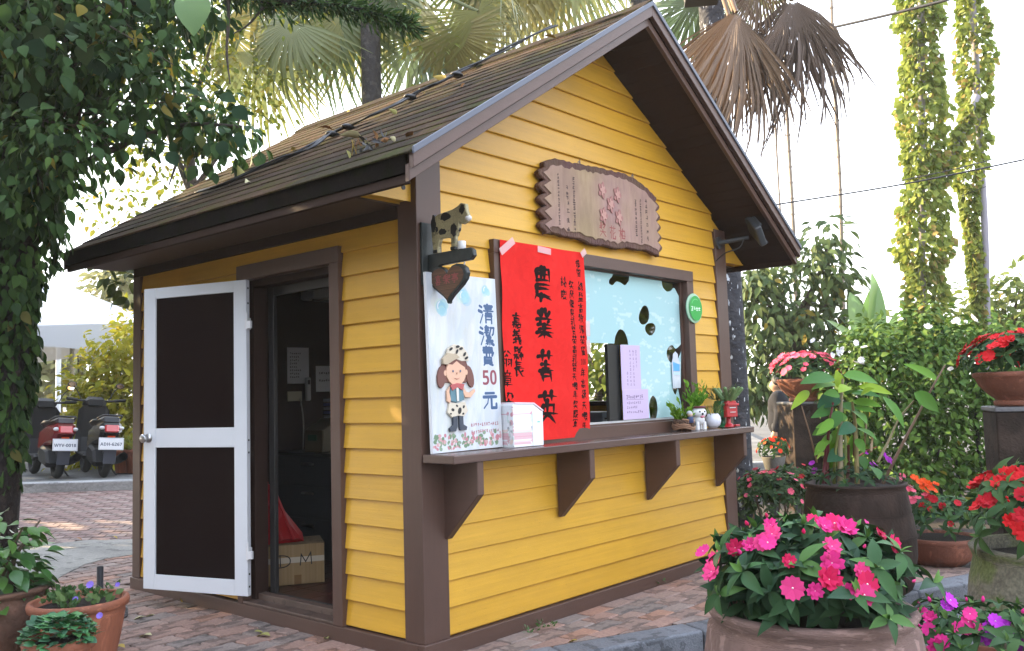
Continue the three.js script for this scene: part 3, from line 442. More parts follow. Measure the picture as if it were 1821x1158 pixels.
// ---------------------------------------------------------------- things on and in the booth
// fee sign standing on the counter
{
  const W = 0.555, H = 0.975, s = thing('fee_sign', 'tall white sign with blue characters and a little girl figure on the counter left end', 'sign', [-0.012, 1.0795, 0.096]);
  s.rotation.set(-0.022, 0, 0.006);
  const f = rng(5), t = canvas(560, 984, (g, w, h) => {
    g.fillStyle = '#e6eaf0'; g.fillRect(0, 0, w, h);
    for (let i = 0; i < 260; i++) { g.fillStyle = f() < 0.5 ? 'rgba(255,255,255,.25)' : f() < 0.55 ? 'rgba(214,222,234,.22)' : 'rgba(232,222,190,.16)'; g.beginPath(); g.ellipse(f() * w, f() * h, 8 + 30 * f(), 30 + 120 * f(), 0.1, 0, 7); g.fill(); }
    for (const [x, y, r] of [[110, 190, 56], [290, 120, 50], [480, 75, 36]]) { for (let k = 0; k < 14; k++) { g.fillStyle = ['rgba(150,214,240,.35)', 'rgba(186,236,246,.35)', 'rgba(120,190,230,.25)', 'rgba(214,244,220,.4)'][k % 4]; g.beginPath(); g.ellipse(x + (f() - 0.5) * r, y + (f() - 0.5) * r, r * (0.4 + 0.4 * f()), r * (0.3 + 0.5 * f()), f() * 3, 0, 7); g.fill(); } g.strokeStyle = 'rgba(255,255,255,.9)'; g.lineWidth = 7; g.beginPath(); g.arc(x - 4, y - 6, r * 0.5, 2.6, 4.4); g.stroke(); }
    [['清', 158], ['潔', 284], ['費', 402], ['元', 650]].forEach(([c, y]) => { g.fillStyle = '#e9eef4'; glyph(g, c, 408, y, 122, 106, 27); g.fillStyle = '#41648f'; glyph(g, c, 408, y, 122, 106, 15); });
    g.fillStyle = '#a24a58'; g.font = 'bold 116px sans-serif'; g.textAlign = 'center'; g.fillText('50', 474, 622);
    g.fillStyle = 'rgba(176,106,110,.85)'; for (const y of [836, 876]) for (let i = 0; i < 13; i++) squiggle(g, 300 + i * 18, y, 14, 20, 2.6, f);
    for (let i = 0; i < 5; i++) { const x = 50 + i * 112; for (let k = 0; k < 26; k++) { g.fillStyle = ['#d98f98', '#e6b3b3', '#c9717f', '#7d9b78', '#98b091'][(f() < 0.6 ? 0 : 3) + Math.floor(f() * 2)]; g.beginPath(); g.ellipse(x + (f() - 0.5) * 96, 935 + (f() - 0.6) * 76, 7 + 9 * f(), 6 + 6 * f(), f() * 3, 0, 7); g.fill(); } g.fillStyle = '#f2d7d4'; g.beginPath(); g.arc(x, 940, 8, 0, 7); g.fill(); }
  });
  part('board', box(W, H, 0.02, W / 2, H / 2, 0, 0.002), M([0.7, 0.71, 0.74], 0.5), s);
  part('painted_face', sheet(W - 0.004, H - 0.004).translate(W / 2, H / 2, 0.0115), M([0.66, 0.67, 0.68], 0.5, { map: t }), s);
  // the girl: flat wooden pieces glued on, x and y from the sheet's lower left
  const girl = new THREE.Group(); girl.name = 'girl_figure'; girl.position.set(0.185, 0.20, 0.012); girl.scale.set(0.76, 0.80, 1); s.add(girl);
  const pc = (n, pts, c, d = 0.01, z = 0, r = 0.55) => part(n, extr(pts.map((p) => [p[0] * 0.86 / 1000, p[1] * 0.86 / 1000]), d, Math.min(0.002, d / 4)).translate(0, 0, z), M(c, r), girl);
  const el = (x, y, rx, ry, k = 18, a = 0) => Array.from({ length: k }, (_, i) => { const t2 = i / k * 6.2832, u = rx * Math.cos(t2), v = ry * Math.sin(t2); return [x + u * Math.cos(a) - v * Math.sin(a), y + u * Math.sin(a) + v * Math.cos(a)]; });
  const hairC = [0.16, 0.06, 0.045], skinC = [0.66, 0.40, 0.27], boot = [0.045, 0.055, 0.075], cream = [0.6, 0.53, 0.42];
  pc('hair', [[-160, 300], [-165, 380], [-120, 450], [0, 470], [125, 440], [165, 370], [160, 290], [120, 250], [-120, 255]], hairC, 0.008);
  pc('hair', el(-165, 300, 48, 90, 14, -0.2), hairC, 0.012); pc('hair', el(170, 300, 45, 92, 14, 0.25), hairC, 0.012);
  pc('face', el(0, 335, 118, 105), skinC, 0.012, 0.003); pc('ear', el(-125, 330, 18, 24, 10), skinC, 0.01, 0.003); pc('ear', el(125, 335, 18, 24, 10), skinC, 0.01, 0.003);
  pc('fringe', [[-118, 380], [-90, 400], [-40, 395], [10, 425], [50, 400], [112, 372], [110, 440], [0, 470], [-112, 440]], hairC, 0.012, 0.004);
  pc('hat', [[-120, 430], [-90, 520], [-10, 560], [90, 545], [150, 480], [155, 425], [60, 425], [-40, 450]], cream, 0.014, 0.004);
  pc('hat_brim', [[-155, 400], [-160, 440], [-100, 490], [0, 480], [40, 455], [-30, 430], [-110, 395]], [0.45, 0.36, 0.25], 0.017, 0.006);
  for (const [x, y, a] of [[-60, 520, 0.5], [10, 500, 1], [60, 525, 0.2], [100, 480, 0.8], [20, 540, 0.1], [120, 450, 0.4]]) pc('hat_patch', el(x, y, 22, 11, 8, a), [0.015, 0.015, 0.017], 0.003, 0.0205);
  for (const x of [-42, 45]) pc('eye', el(x, 345, 8, 10, 10), [0.12, 0.14, 0.2], 0.002, 0.0175);
  pc('nose', el(4, 328, 6, 9, 8), [0.5, 0.25, 0.16], 0.002, 0.0175); pc('mouth', [[-38, 290], [0, 278], [40, 292], [0, 284]], [0.35, 0.1, 0.08], 0.002, 0.0175);
  pc('vest', [[-70, 225], [-85, 110], [0, 95], [85, 115], [72, 228]], [0.1, 0.2, 0.24], 0.012, 0.002);
  pc('shirt', [[-14, 225], [-10, 105], [14, 105], [16, 225]], [0.62, 0.6, 0.55], 0.003, 0.0155);
  pc('scarf', [[-85, 235], [-60, 190], [0, 215], [60, 190], [88, 240], [0, 250]], [0.42, 0.09, 0.09], 0.008, 0.012);
  pc('arm', [[-80, 225], [-118, 190], [-120, 110], [-85, 90], [-75, 120], [-90, 180]], skinC, 0.012, 0.003);
  pc('arm', [[78, 225], [110, 180], [155, 170], [215, 200], [225, 180], [160, 130], [95, 135], [72, 170]], skinC, 0.012, 0.003);
  pc('skirt', [[-92, 98], [-118, 20], [-70, -20], [0, -8], [70, -18], [125, 25], [92, 100], [0, 88]], cream, 0.014, 0.001);
  for (const [x, y, r] of [[-60, 40, 17], [20, 30, 28], [70, 60, 14], [-10, 70, 12], [60, 5, 12], [-85, 10, 10]]) pc('skirt_patch', el(x, y, r, r * 0.7, 9, x), [0.015, 0.015, 0.017], 0.003, 0.0145);
  pc('boot', [[-60, -12], [-12, -12], [-12, -95], [-30, -130], [-95, -130], [-105, -105], [-62, -80]], boot, 0.014, 0.002);
  pc('boot', [[12, -12], [60, -12], [62, -80], [105, -100], [95, -125], [20, -125], [12, -95]], boot, 0.014, 0.002);
}
// red calligraphy banner taped to the window frame
{
  const b = thing('red_banner', 'red paper banner with black brush calligraphy taped over the window left half', 'banner', [1.022, 1.70, 0.066]);
  const W = 0.83, H = 1.205, f = rng(12), t = canvas(1400, 2032, (g, w, h) => { g.scale(2, 2); w = 700; h = 1016;
    g.fillStyle = '#e5302b'; g.fillRect(0, 0, w, h);
    for (let i = 0; i < 500; i++) { g.fillStyle = f() < 0.5 ? 'rgba(255,80,70,.10)' : 'rgba(196,24,24,.08)'; g.beginPath(); g.ellipse(f() * w, f() * h, 4 + 40 * f(), 3 + 20 * f(), f() * 3, 0, 7); g.fill(); }
    g.fillStyle = '#1d1210'; [['農', 117, 132, 168], ['業', 338, 142, 150], ['菁', 548, 142, 163], ['英', 758, 160, 172]].forEach(([c, y, cw, ch]) => brush(g, c, 322 - cw / 2, y, cw, ch, 31, f));
    [['嘉', 365], ['義', 450], ['縣', 533], ['長', 612]].forEach(([c, y]) => brush(g, c, 76, y, 70, 74, 16, f));
    [['翁', 560], ['章', 660], ['梁', 760]].forEach(([c, y]) => brush(g, c, -14, y, 72, 78, 14, f));
    const col = (str, x, y0, step, s) => [...str].forEach((c, i) => c === '_' ? 0 : /\d/.test(c) ? 0 : brush(g, c, x, y0 + i * step, s, s * 1.02, 9.5, f));
    col('恭賀', 622, 48, 50, 42); col('綠盈畜牧場榮獲_年高級天噸牛', 628, 170, 59.5, 46);
    g.save(); g.font = 'bold 44px serif'; g.textAlign = 'center'; g.fillText('108', 651, 170 + 7 * 59.5 + 38, 52); g.restore();
    col('獎及優良乳質榮高乳質天噸牛獎殿軍', 545, 170, 50, 42);
    col('誌慶', 470, 152, 70, 50);
  });
  const wave = (x, y) => 0.005 * Math.sin(x * 9 + y * 2) + 0.012 * Math.sin(x * 5.5 - y * 3 + 1) * (0.6 - y / H) + 0.004 * Math.abs(Math.sin(x * 7 + y * 4.2)) - 0.003 * Math.abs(Math.sin(y * 7.8 - x * 1.2)) + 0.003 * Math.sin(y * 16 + x * 7) + 0.006;
  const g = sheet(W, H, wave, 36, 48), p = g.attributes.position;
  for (let i = 0; i < p.count; i++) { const k = 0.5 - p.getY(i) / H; p.setX(i, p.getX(i) + 0.012 * k - 0.02 * Math.max(0, p.getX(i)) * 0); p.setY(i, p.getY(i) + 0.02 * Math.max(0, p.getX(i) - 0.2) * (1 - k)); }
  g.computeVertexNormals(); part('paper', g, P([0.82, 0.62, 0.62], 0.85, { specularIntensity: 0.3, map: t, side: THREE.DoubleSide }), b);
  const tape = P([0.85, 0.6, 0.6], 0.25, { transmission: 0.45, thickness: 0 });
  for (const [x, y, w, h, a] of [[-0.37, 0.565, 0.15, 0.045, 0.6], [-0.02, 0.575, 0.13, 0.04, -0.05], [0.39, 0.60, 0.06, 0.04, 0.6], [0.41, 0.1, 0.045, 0.1, 0], [0.41, -0.02, 0.04, 0.09, 0.1]]) part('tape_strip', xf(sheet(w, h), x, y, 0.021, 0, 0, a), tape, b);
}
// carved wooden plaque above the window
{
  const q = thing('carved_plaque', 'brown carved wooden plaque with charred scalloped edges and five plum blossoms on the gable', 'plaque', [1.0, 2.36, 0.026]);
  const out = [], inn = [], W = 1.43;
  const topY = (x) => 0.545 - 0.02 * Math.cos(x * 3) - 0.13 * Math.pow(Math.max(0, x - 0.9) / 0.53, 2) - 0.08 * Math.pow(Math.max(0, 0.18 - x) / 0.18, 2), botY = (x) => 0.02 + 0.012 * Math.sin(x * 7) - 0.006 * Math.cos(x * 23) + (x > 1.3 ? 0.0 : 0);
  const N = 44, f = rng(31), jag = Array.from({ length: N + 1 }, () => f());
  for (let i = 0; i <= N; i++) { const x = 0.05 + (W - 0.1) * i / N; out.push([x, botY(x) + 0.008 * jag[i]]); inn.push([x * 0.955 + 0.03, botY(x) + 0.034 + 0.02 * jag[(i * 7) % N]]); }
  for (let k = 0; k < 5; k++) for (let j = 0; j <= 6; j++) { const y = botY(W) + 0.03 + (topY(W - 0.02) - 0.05) * (k + j / 6) / 5; out.push([W - 0.05 + 0.05 * Math.sin(Math.PI * j / 6) - 0.02 * k / 5, y]); if (j === 0 || j === 3) inn.push([W - 0.062 + (j ? 0.028 : -0.012) - 0.02 * k / 5, y + 0.005]); }
  for (let i = N; i >= 0; i--) { const x = 0.05 + (W - 0.1) * i / N; out.push([x, topY(x) + 0.012 * jag[(i * 5) % N]]); if (x < 1.34) inn.push([x * 0.955 + 0.03, topY(x) - 0.026 - 0.02 * jag[(i * 3) % N]]); }
  for (let k = 4; k >= 0; k--) for (let j = 6; j >= 0; j--) { const y = 0.04 + (topY(0.04) - 0.06) * (k + j / 6) / 5; out.push([0.052 - 0.062 * Math.sin(Math.PI * j / 6), y]); if (j === 0 || j === 3) inn.push([0.075 - (j ? 0.045 : -0.03), y + 0.004]); }
  const woodT = tex(512, 256, (u, v) => { const g = fbm(u, v, 8, 60, 4, 77), p = fbm(u, v, 4, 4, 4, 78), b = fbm(u, v, 7, 2, 3, 79); return [0.62 + 0.16 * g + 0.16 * p, 0.55 + 0.16 * g + 0.14 * p + 0.1 * (b - 0.5), 0.52 + 0.14 * g + 0.12 * p - 0.12 * (b - 0.5)]; });
  const f3 = rng(8), txt = canvas(1430, 560, (g, w, h) => {
    const img = g.createImageData(w, h); for (let y = 0; y < h; y++) for (let x = 0; x < w; x++) { const u = x / w, v = y / h, a = fbm(u, v, 60, 6, 4, 77), p = fbm(u, v, 6, 3, 4, 78), b = fbm(u, v, 3, 1, 3, 79), i = (y * w + x) * 4; img.data[i] = 152 + 40 * p + 24 * (a - 0.5); img.data[i + 1] = 122 + 36 * p + 24 * (a - 0.5) + 26 * (b - 0.5); img.data[i + 2] = 104 + 30 * p + 20 * (a - 0.5) - 44 * (b - 0.5); img.data[i + 3] = 255; } g.putImageData(img, 0, 0);
    g.fillStyle = '#4a2f2a'; const colm = (x, y, n, s, st, lw) => { for (let i = 0; i < n; i++) squiggle(g, x, y + i * st, s, s * 1.05, lw, f3); };
    colm(170, 120, 15, 20, 23, 3); colm(258, 190, 3, 24, 34, 4); colm(258, 290, 2, 30, 46, 5); colm(256, 400, 2, 30, 56, 6); colm(330, 120, 14, 25, 28, 4);
    colm(1062, 165, 9, 24, 30, 4); colm(1128, 150, 15, 20, 22, 3.2); colm(1200, 140, 3, 27, 40, 4); colm(1204, 260, 4, 30, 52, 5);
    g.fillStyle = '#9a4a44'; [['獎', 660], ['花', 775], ['梅', 890]].forEach(([c, x], i) => glyph(g, c, x - 40, 385 + i * 4, 76, 92, 7));
  });
  part('charred_edge', metric(extr(out, 0.045, 0.007), 1), M([0.17, 0.098, 0.076], 0.75, { map: rep(woodT, 1, 1), bumpMap: rep(barkB, 3, 2), bumpScale: 0.01 }), q);
  const fg = extr(inn, 0.006, 0.003).translate(0, 0, 0.045); const uvp = fg.attributes.position, uv = fg.attributes.uv; for (let i = 0; i < uvp.count; i++) uv.setXY(i, uvp.getX(i) / 1.43, uvp.getY(i) / 0.56);
  part('carved_face', fg, M([0.72, 0.72, 0.72], 0.7, { map: txt }), q);
  const fl = extr(Array.from({ length: 40 }, (_, i) => { const a = i / 40 * 6.2832, r = 0.042 * (1 + 0.22 * Math.cos(5 * a)); return [r * Math.cos(a), 1.25 * r * Math.sin(a)]; }), 0.004, 0.002), fl2 = extr(Array.from({ length: 40 }, (_, i) => { const a = i / 40 * 6.2832, r = 0.026 * (1 + 0.3 * Math.cos(5 * a + 3)); return [r * Math.cos(a), 1.25 * r * Math.sin(a)]; }), 0.003, 0.001);
  const rd = M([0.3, 0.13, 0.11], 0.6), rd2 = M([0.42, 0.22, 0.18], 0.6);
  for (const [x, y] of [[0.66, 0.40], [0.84, 0.395], [0.755, 0.315], [0.665, 0.225], [0.85, 0.235]]) { const o = part('plum_blossom', fl, rd, q); o.position.set(x, y, 0.0535); part('blossom_heart', fl2, rd2, o).position.z = 0.005; }
  const wire = M([0.15, 0.14, 0.13], 0.5); for (const x of [0.42, 1.06]) part('hook', tube([[x, topY(x) - 0.01, 0.03], [x + 0.015, topY(x) + 0.03, 0.03], [x + 0.03, topY(x) + 0.01, 0.03], [x + 0.04, topY(x) + 0.045, 0.02]], 0.003, 12, 5), wire, q);
}
// cow sign on the corner post
{
  const c = thing('cow_sign', 'hanging sign of a spotted cow cutout above a brown wooden heart on the corner post', 'hanging sign', [0.045, 1.93, 0.036]);
  const gm = M([0.035, 0.05, 0.052], 0.5, { map: rep(rustT, 3, 3) });
  part('back_plate', metric(extr([[-0.055, 0.06], [0.0, 0.02], [0.055, 0.06], [0.055, 0.40], [-0.055, 0.40]], 0.018, 0.003)), gm, c);
  part('bracket_arm', metric(extr([[0, 0.12], [0.05, 0.13], [0.09, 0.155], [0.32, 0.16], [0.345, 0.18], [0.34, 0.21], [0.32, 0.225], [0, 0.225]], 0.03, 0.004).rotateY(-Math.PI / 2).translate(0.015, 0, 0.018)), gm, c);
  const cowP = [[0.05, 0.225], [0.085, 0.225], [0.088, 0.26], [0.105, 0.30], [0.16, 0.30], [0.185, 0.29], [0.185, 0.225], [0.215, 0.225], [0.22, 0.30], [0.245, 0.33], [0.25, 0.37], [0.275, 0.355], [0.31, 0.365], [0.32, 0.39], [0.305, 0.425], [0.3, 0.46], [0.265, 0.47], [0.235, 0.455], [0.2, 0.445], [0.09, 0.435], [0.05, 0.42], [0.035, 0.38], [0.04, 0.30]];
  const cm = M([0.58, 0.5, 0.27], 0.55, { map: rep(concT, 2, 2) });
  const cow = part('cow', metric(extr(cowP, 0.026, 0.004).rotateY(-Math.PI / 2).translate(0.013, 0, 0.01)), cm, c);
  const blob = (x, y, rx, ry, s) => { const f = rng(s); return Array.from({ length: 14 }, (_, i) => { const a = i / 14 * 6.2832, r = 0.8 + 0.4 * f(); return [x + rx * r * Math.cos(a), y + ry * r * Math.sin(a)]; }); };
  for (const [x, y, rx, ry, s] of [[0.058, 0.385, 0.02, 0.045, 1], [0.15, 0.413, 0.038, 0.022, 2], [0.125, 0.335, 0.03, 0.018, 3], [0.082, 0.355, 0.009, 0.016, 4], [0.21, 0.335, 0.022, 0.035, 5], [0.277, 0.435, 0.02, 0.026, 6]]) part('black_patch', extr(blob(x, y, rx, ry, s), 0.03, 0.001).rotateY(-Math.PI / 2).translate(0.015, 0, 0.01), black, cow);
  part('muzzle', xf(new THREE.SphereGeometry(0.018, 12, 8), 0, 0.383, 0.318, 0, 0, 0, [1, 0.9, 1.1]), M([0.65, 0.62, 0.6], 0.5), cow);
  part('udder', xf(new THREE.SphereGeometry(0.014, 10, 8), 0, 0.335, 0.245), black, cow);
  for (const z of [0.075, 0.21]) part('hoof', box(0.032, 0.018, 0.034, 0, 0.236, z, 0.003), black, cow);
  part('milk_can', xf(lathe([[0, 0], [0.022, 0], [0.022, 0.04], [0.019, 0.042], [0.019, 0.03], [0, 0.03]], 16), 0, 0.226, 0.265), M([0.8, 0.8, 0.8], 0.4), c);
  const heart = (s, k = 28) => Array.from({ length: k }, (_, i) => { const t = i / k * 6.2832; return [s * 16 * Math.pow(Math.sin(t), 3) / 16, s * (13 * Math.cos(t) - 5 * Math.cos(2 * t) - 2 * Math.cos(3 * t) - Math.cos(4 * t)) / 15]; });
  const ht = new THREE.Group(); ht.name = 'heart'; ht.position.set(0, 0.066, 0.165); ht.rotation.y = -Math.PI / 2; ht.scale.set(0.98, 0.72, 1); c.add(ht);
  part('heart_rim', extr(heart(0.15), 0.034, 0.005).translate(0, 0, -0.017), gm, ht);
  const hT = canvas(256, 256, (g, w, h) => { const f = rng(6); g.fillStyle = '#5a3d2a'; g.fillRect(0, 0, w, h); for (let i = 0; i < 90; i++) { g.strokeStyle = f() < 0.5 ? 'rgba(50,28,14,.3)' : 'rgba(150,105,70,.2)'; g.lineWidth = 1 + 2 * f(); const y = f() * h; g.beginPath(); g.moveTo(0, y); g.bezierCurveTo(80, y + 8 * f(), 170, y - 8 * f(), w, y + 4); g.stroke(); } g.fillStyle = '#8d3f3c'; ['喜', '樂', '亭'].forEach((ch, i) => glyph(g, ch, 44 + i * 58, 84, 50, 64, 6)); });
  for (const sd of [1, -1]) { const hg = extr(heart(0.128), 0.003, 0.001), p = hg.attributes.position, u = hg.attributes.uv; for (let i = 0; i < p.count; i++) u.setXY(i, 0.5 + p.getX(i) / 0.28, 0.5 + p.getY(i) / 0.28); if (sd < 0) hg.rotateY(Math.PI); part('heart_face', hg.translate(0, 0, sd > 0 ? 0.0168 : -0.0168), M('#ffffff', 0.55, { map: hT }), ht); }
  for (const z of [0.075, 0.275]) part('hook', tube([[0, 0.165, z], [0.008, 0.15, z], [-0.004, 0.135, z], [0, 0.12, z]], 0.004, 12, 6), steel, c);
}
// round green sign on the window frame's right edge
{
  const s = thing('round_sign', 'small round green sign with white script at the window right edge', 'round sign', [2.862, 2.012, 0.06]);
  part('disc', xf(lathe([[0, 0], [0.116, 0], [0.118, 0.006], [0.112, 0.014], [0, 0.022]], 40), 0, 0, 0, Math.PI / 2), M([0.3, 0.5, 0.34], 0.3), s);
  const f = rng(77), t = canvas(256, 256, (g, w) => { g.fillStyle = '#2f9b42'; g.fillRect(0, 0, w, w); g.strokeStyle = '#6dc47a'; g.lineWidth = 8; g.beginPath(); g.arc(128, 120, 86, 3.6, 5.2); g.stroke(); g.fillStyle = '#e8f4e8'; for (let i = 0; i < 4; i++) squiggle(g, 34 + i * 48, 108, 40, 48, 6, f); });
  const d = new THREE.CircleGeometry(0.097, 36).translate(0, 0, 0.0225); part('printed_face', d, M('#ffffff', 0.3, { map: t }), s);
}
// pink notices, bottle-shaped sticker
{
  const mk = (n, lab, x0, x1, y0, y1, draw, z) => { const g = thing(n, lab, 'notice', [(x0 + x1) / 2, (y0 + y1) / 2, z]); part('paper', box(x1 - x0, y1 - y0, 0.0012), M([0.68, 0.58, 0.7], 0.8), g); part('print', sheet(x1 - x0 - 0.002, y1 - y0 - 0.002).translate(0, 0, 0.0012), M([0.68, 0.66, 0.7], 0.85, { map: canvas(300, Math.round(300 * (y1 - y0) / (x1 - x0)), draw) }), g); return g; };
  const f = rng(41);
  mk('notice', 'tall pink paper notice with vertical columns of writing on the window', 1.925, 2.172, 1.392, 1.71, (g, w, h) => { g.fillStyle = '#e2cfe8'; g.fillRect(0, 0, w, h); g.fillStyle = '#9a86a8'; [[225, 40, 5], [180, 40, 10], [130, 40, 10], [80, 230, 4]].forEach(([x, y, n]) => { for (let i = 0; i < n; i++) squiggle(g, x, y + i * 32, 22, 24, 2.6, f); }); }, 0.0);
  mk('notice', 'squarish pink paper notice with horizontal lines, below the tall notice', 1.925, 2.255, 1.182, 1.394, (g, w, h) => { g.fillStyle = '#e2cfea'; g.fillRect(0, 0, w, h); g.fillStyle = '#84708f'; for (let i = 0; i < 9; i++) squiggle(g, 40 + i * 22, 36, 18, 22, 3, f); g.fillRect(38, 64, 204, 2); for (const [y, n] of [[78, 8], [108, 6], [138, 9]]) for (let i = 0; i < n; i++) squiggle(g, 44 + i * 21, y, 15, 16, 2, f); }, 0.003);
  const p = onZ(1203, 660, 0.004), b = thing('bottle_sticker', 'clear bottle shaped sticker with blue label on the window right side', 'sticker', [p.x, p.y, 0.002]);
  const bo = [[-0.06, -0.13], [0.05, -0.13], [0.055, 0.06], [0.03, 0.1], [0.03, 0.13], [-0.005, 0.15], [-0.04, 0.13], [-0.045, 0.1], [-0.065, 0.06]];
  part('bottle', extr(bo, 0.004, 0.0015), P([0.7, 0.74, 0.8], 0.25, { transmission: 0.3, thickness: 0 }), b);
  part('label', extr([[-0.05, 0.0], [0.04, 0.0], [0.045, 0.05], [-0.05, 0.07]], 0.002).translate(0, 0, 0.004), M([0.1, 0.35, 0.62], 0.4), b); part('label_band', extr([[-0.05, -0.03], [0.04, -0.03], [0.04, -0.008], [-0.05, -0.008]], 0.002).translate(0, 0, 0.004), M([0.45, 0.6, 0.75], 0.4), b);
}
// tissue pack beside the fee sign
{
  const t = thing('tissue_box', 'white floral tissue box on the counter against the red banner', 'tissue box', [0.675, 1.0795, 0.15], -0.12), f = rng(17);
  const pr = canvas(256, 256, (g, w) => { g.fillStyle = '#dfe2e6'; g.fillRect(0, 0, w, w); for (let i = 0; i < 120; i++) { g.fillStyle = ['rgba(214,150,160,.6)', 'rgba(180,206,196,.55)', 'rgba(240,240,244,.6)', 'rgba(196,120,132,.5)', 'rgba(226,190,176,.6)', 'rgba(90,96,104,.35)'][Math.floor(f() * 6)]; g.beginPath(); g.ellipse(f() * w, f() * w, 4 + 16 * f(), 3 + 10 * f(), f() * 3, 0, 7); g.fill(); } });
  const shape2 = extr([[-0.13, 0], [0.1, 0], [0.1, 0.2], [0.03, 0.245], [-0.12, 0.25], [-0.13, 0.24]], 0.12, 0.004).translate(0, 0, -0.06);
  part('pack', metric(shape2, 4), M('#ffffff', 0.25, { map: pr }), t);
  part('white_panel', box(0.085, 0.2, 0.124, 0.06, 0.101, 0.002, 0.004), M([0.72, 0.75, 0.8], 0.3), t);
  part('top_flap', extr([[-0.12, 0.248], [0.03, 0.243], [0.105, 0.2], [0.11, 0.206], [0.035, 0.252], [-0.115, 0.258]], 0.128, 0.001).translate(0, 0, -0.064), M([0.7, 0.56, 0.6], 0.3), t);
  part('mark', box(0.02, 0.008, 0.001, 0.065, 0.14, 0.0645), M([0.2, 0.5, 0.42], 0.5), t);
}
// little planters at the right end of the counter
const sprig = (n, seed, len, spread, up, col, geo = L4) => { const f = rng(seed), l = []; for (let i = 0; i < n; i++) { const a = f() * 6.2832, d = V(Math.cos(a) * spread, up * (0.3 + f()), Math.sin(a) * spread), k = f(); l.push({ m: place(V(d.x * len * k, d.y * len * k, d.z * len * k), d.clone().add(V(0, 0.3, 0)), f() * 6, len * rr(0.28, 0.5, f)), c: green(f, col[0], col[1]) }); } return l; };
{
  const Y = 1.0795, put = (px, py, z) => { const q = onZ(px, py, z * 0.72); return [q.x, Y, z * 0.72]; };
  const a = thing('nest_planter', 'brown basket planter with a tiny boy figure and bright green sprigs on the counter', 'planter', put(1216, 762, 0.22));
  part('basket', lathe([[0, 0], [0.05, 0], [0.075, 0.03], [0.082, 0.07], [0.076, 0.085], [0.07, 0.07], [0, 0.065]], 20), M([0.2, 0.105, 0.06], 0.8, { map: rep(barkT, 3, 2), bumpMap: rep(barkB, 4, 2), bumpScale: 0.012 }), a);
  for (let k = 0; k < 6; k++) part('twig', tube(Array.from({ length: 9 }, (_, i) => { const t = i / 8 * 4 + k, r = 0.08 + 0.004 * Math.sin(k); return [r * Math.cos(t), 0.02 + k * 0.012 + 0.008 * Math.sin(t * 3), r * Math.sin(t)]; }), 0.006, 16, 5), M([0.3, 0.17, 0.1], 0.8), a);
  part('boy_body', xf(lathe([[0, 0], [0.026, 0.0], [0.022, 0.04], [0.012, 0.05], [0, 0.05]], 14), -0.015, 0.06, 0.065), M([0.04, 0.06, 0.14], 0.6), a);
  const hd = part('boy_head', xf(new THREE.SphereGeometry(0.021, 14, 10), -0.015, 0.122, 0.065), M([0.6, 0.42, 0.32], 0.6), a); part('boy_cap', xf(new THREE.SphereGeometry(0.023, 14, 8, 0, 6.2832, 0, 1.5), -0.015, 0.126, 0.062), M([0.42, 0.42, 0.44], 0.6), hd);
  inst('foliage', L4, LEAF, a, sprig(140, 3, 0.115, 0.75, 1, [[0.13, 0.26, 0.02], [0.2, 0.36, 0.03]]).map((q) => ({ ...q, m: new THREE.Matrix4().makeTranslation(0, 0.07, -0.01).multiply(q.m) })));
  const d = thing('dog_planter', 'white dog shaped planter with dark red collar rim and green sprigs', 'planter', put(1243, 757, 0.2), -0.5);
  const wm = M([0.72, 0.72, 0.73], 0.25);
  part('body', merge([xf(new THREE.SphereGeometry(0.045, 20, 14), 0, 0.075, 0, 0, 0, 0, [1, 1, 1.05]), xf(new THREE.SphereGeometry(0.05, 20, 14), 0, 0.125, 0.01, 0, 0, 0, [1.15, 0.9, 1])]), wm, d);
  for (const [x, z] of [[-0.03, 0.03], [0.03, 0.03], [-0.03, -0.03], [0.03, -0.03]]) part('leg', xf(new THREE.CylinderGeometry(0.014, 0.016, 0.06, 12), x, 0.03, z), wm, d);
  for (const s of [-1, 1]) part('ear', xf(new THREE.SphereGeometry(0.024, 12, 8), s * 0.058, 0.12, 0.0, 0, 0, s * 0.3, [0.5, 1.2, 0.9]), s < 0 ? M([0.5, 0.55, 0.47], 0.4) : M([0.05, 0.03, 0.03], 0.4), d);
  for (const s of [-1, 1]) part('eye', xf(new THREE.SphereGeometry(0.007, 10, 8), s * 0.02, 0.135, 0.055), black, d);
  part('nose', xf(new THREE.SphereGeometry(0.009, 10, 8), 0, 0.118, 0.06), black, d); part('mouth', xf(new THREE.SphereGeometry(0.018, 12, 8), 0.004, 0.098, 0.047, 0, 0, 0, [1, 0.6, 0.6]), M([0.65, 0.2, 0.28], 0.4), d);
  part('collar_rim', xf(new THREE.TorusGeometry(0.048, 0.008, 8, 24), 0, 0.168, 0.005, Math.PI / 2), M([0.13, 0.02, 0.03], 0.4), d);
  inst('foliage', L4, LEAF, d, sprig(170, 9, 0.125, 0.6, 1.2, [[0.1, 0.24, 0.02], [0.16, 0.34, 0.03]]).map((q) => ({ ...q, m: new THREE.Matrix4().makeTranslation(-0.01, 0.16, -0.005).multiply(q.m) })));
  const e = thing('egg_planter', 'white egg shaped planter with thin succulent leaves between dog and mailbox', 'planter', put(1268, 753, 0.2));
  part('shell', lathe([[0, 0], [0.03, 0.002], [0.055, 0.025], [0.064, 0.058], [0.058, 0.09], [0.042, 0.112], [0.036, 0.112], [0.05, 0.085], [0, 0.08]], 28), M([0.68, 0.69, 0.76], 0.3), e);
  inst('foliage', LBLADE, LEAF, e, sprig(34, 21, 0.09, 0.7, 0.9, [[0.16, 0.24, 0.06], [0.3, 0.36, 0.12]], L4).map((q) => ({ ...q, m: new THREE.Matrix4().makeTranslation(0, 0.075, 0).multiply(q.m).multiply(new THREE.Matrix4().makeScale(3, 2.2, 3)) })));
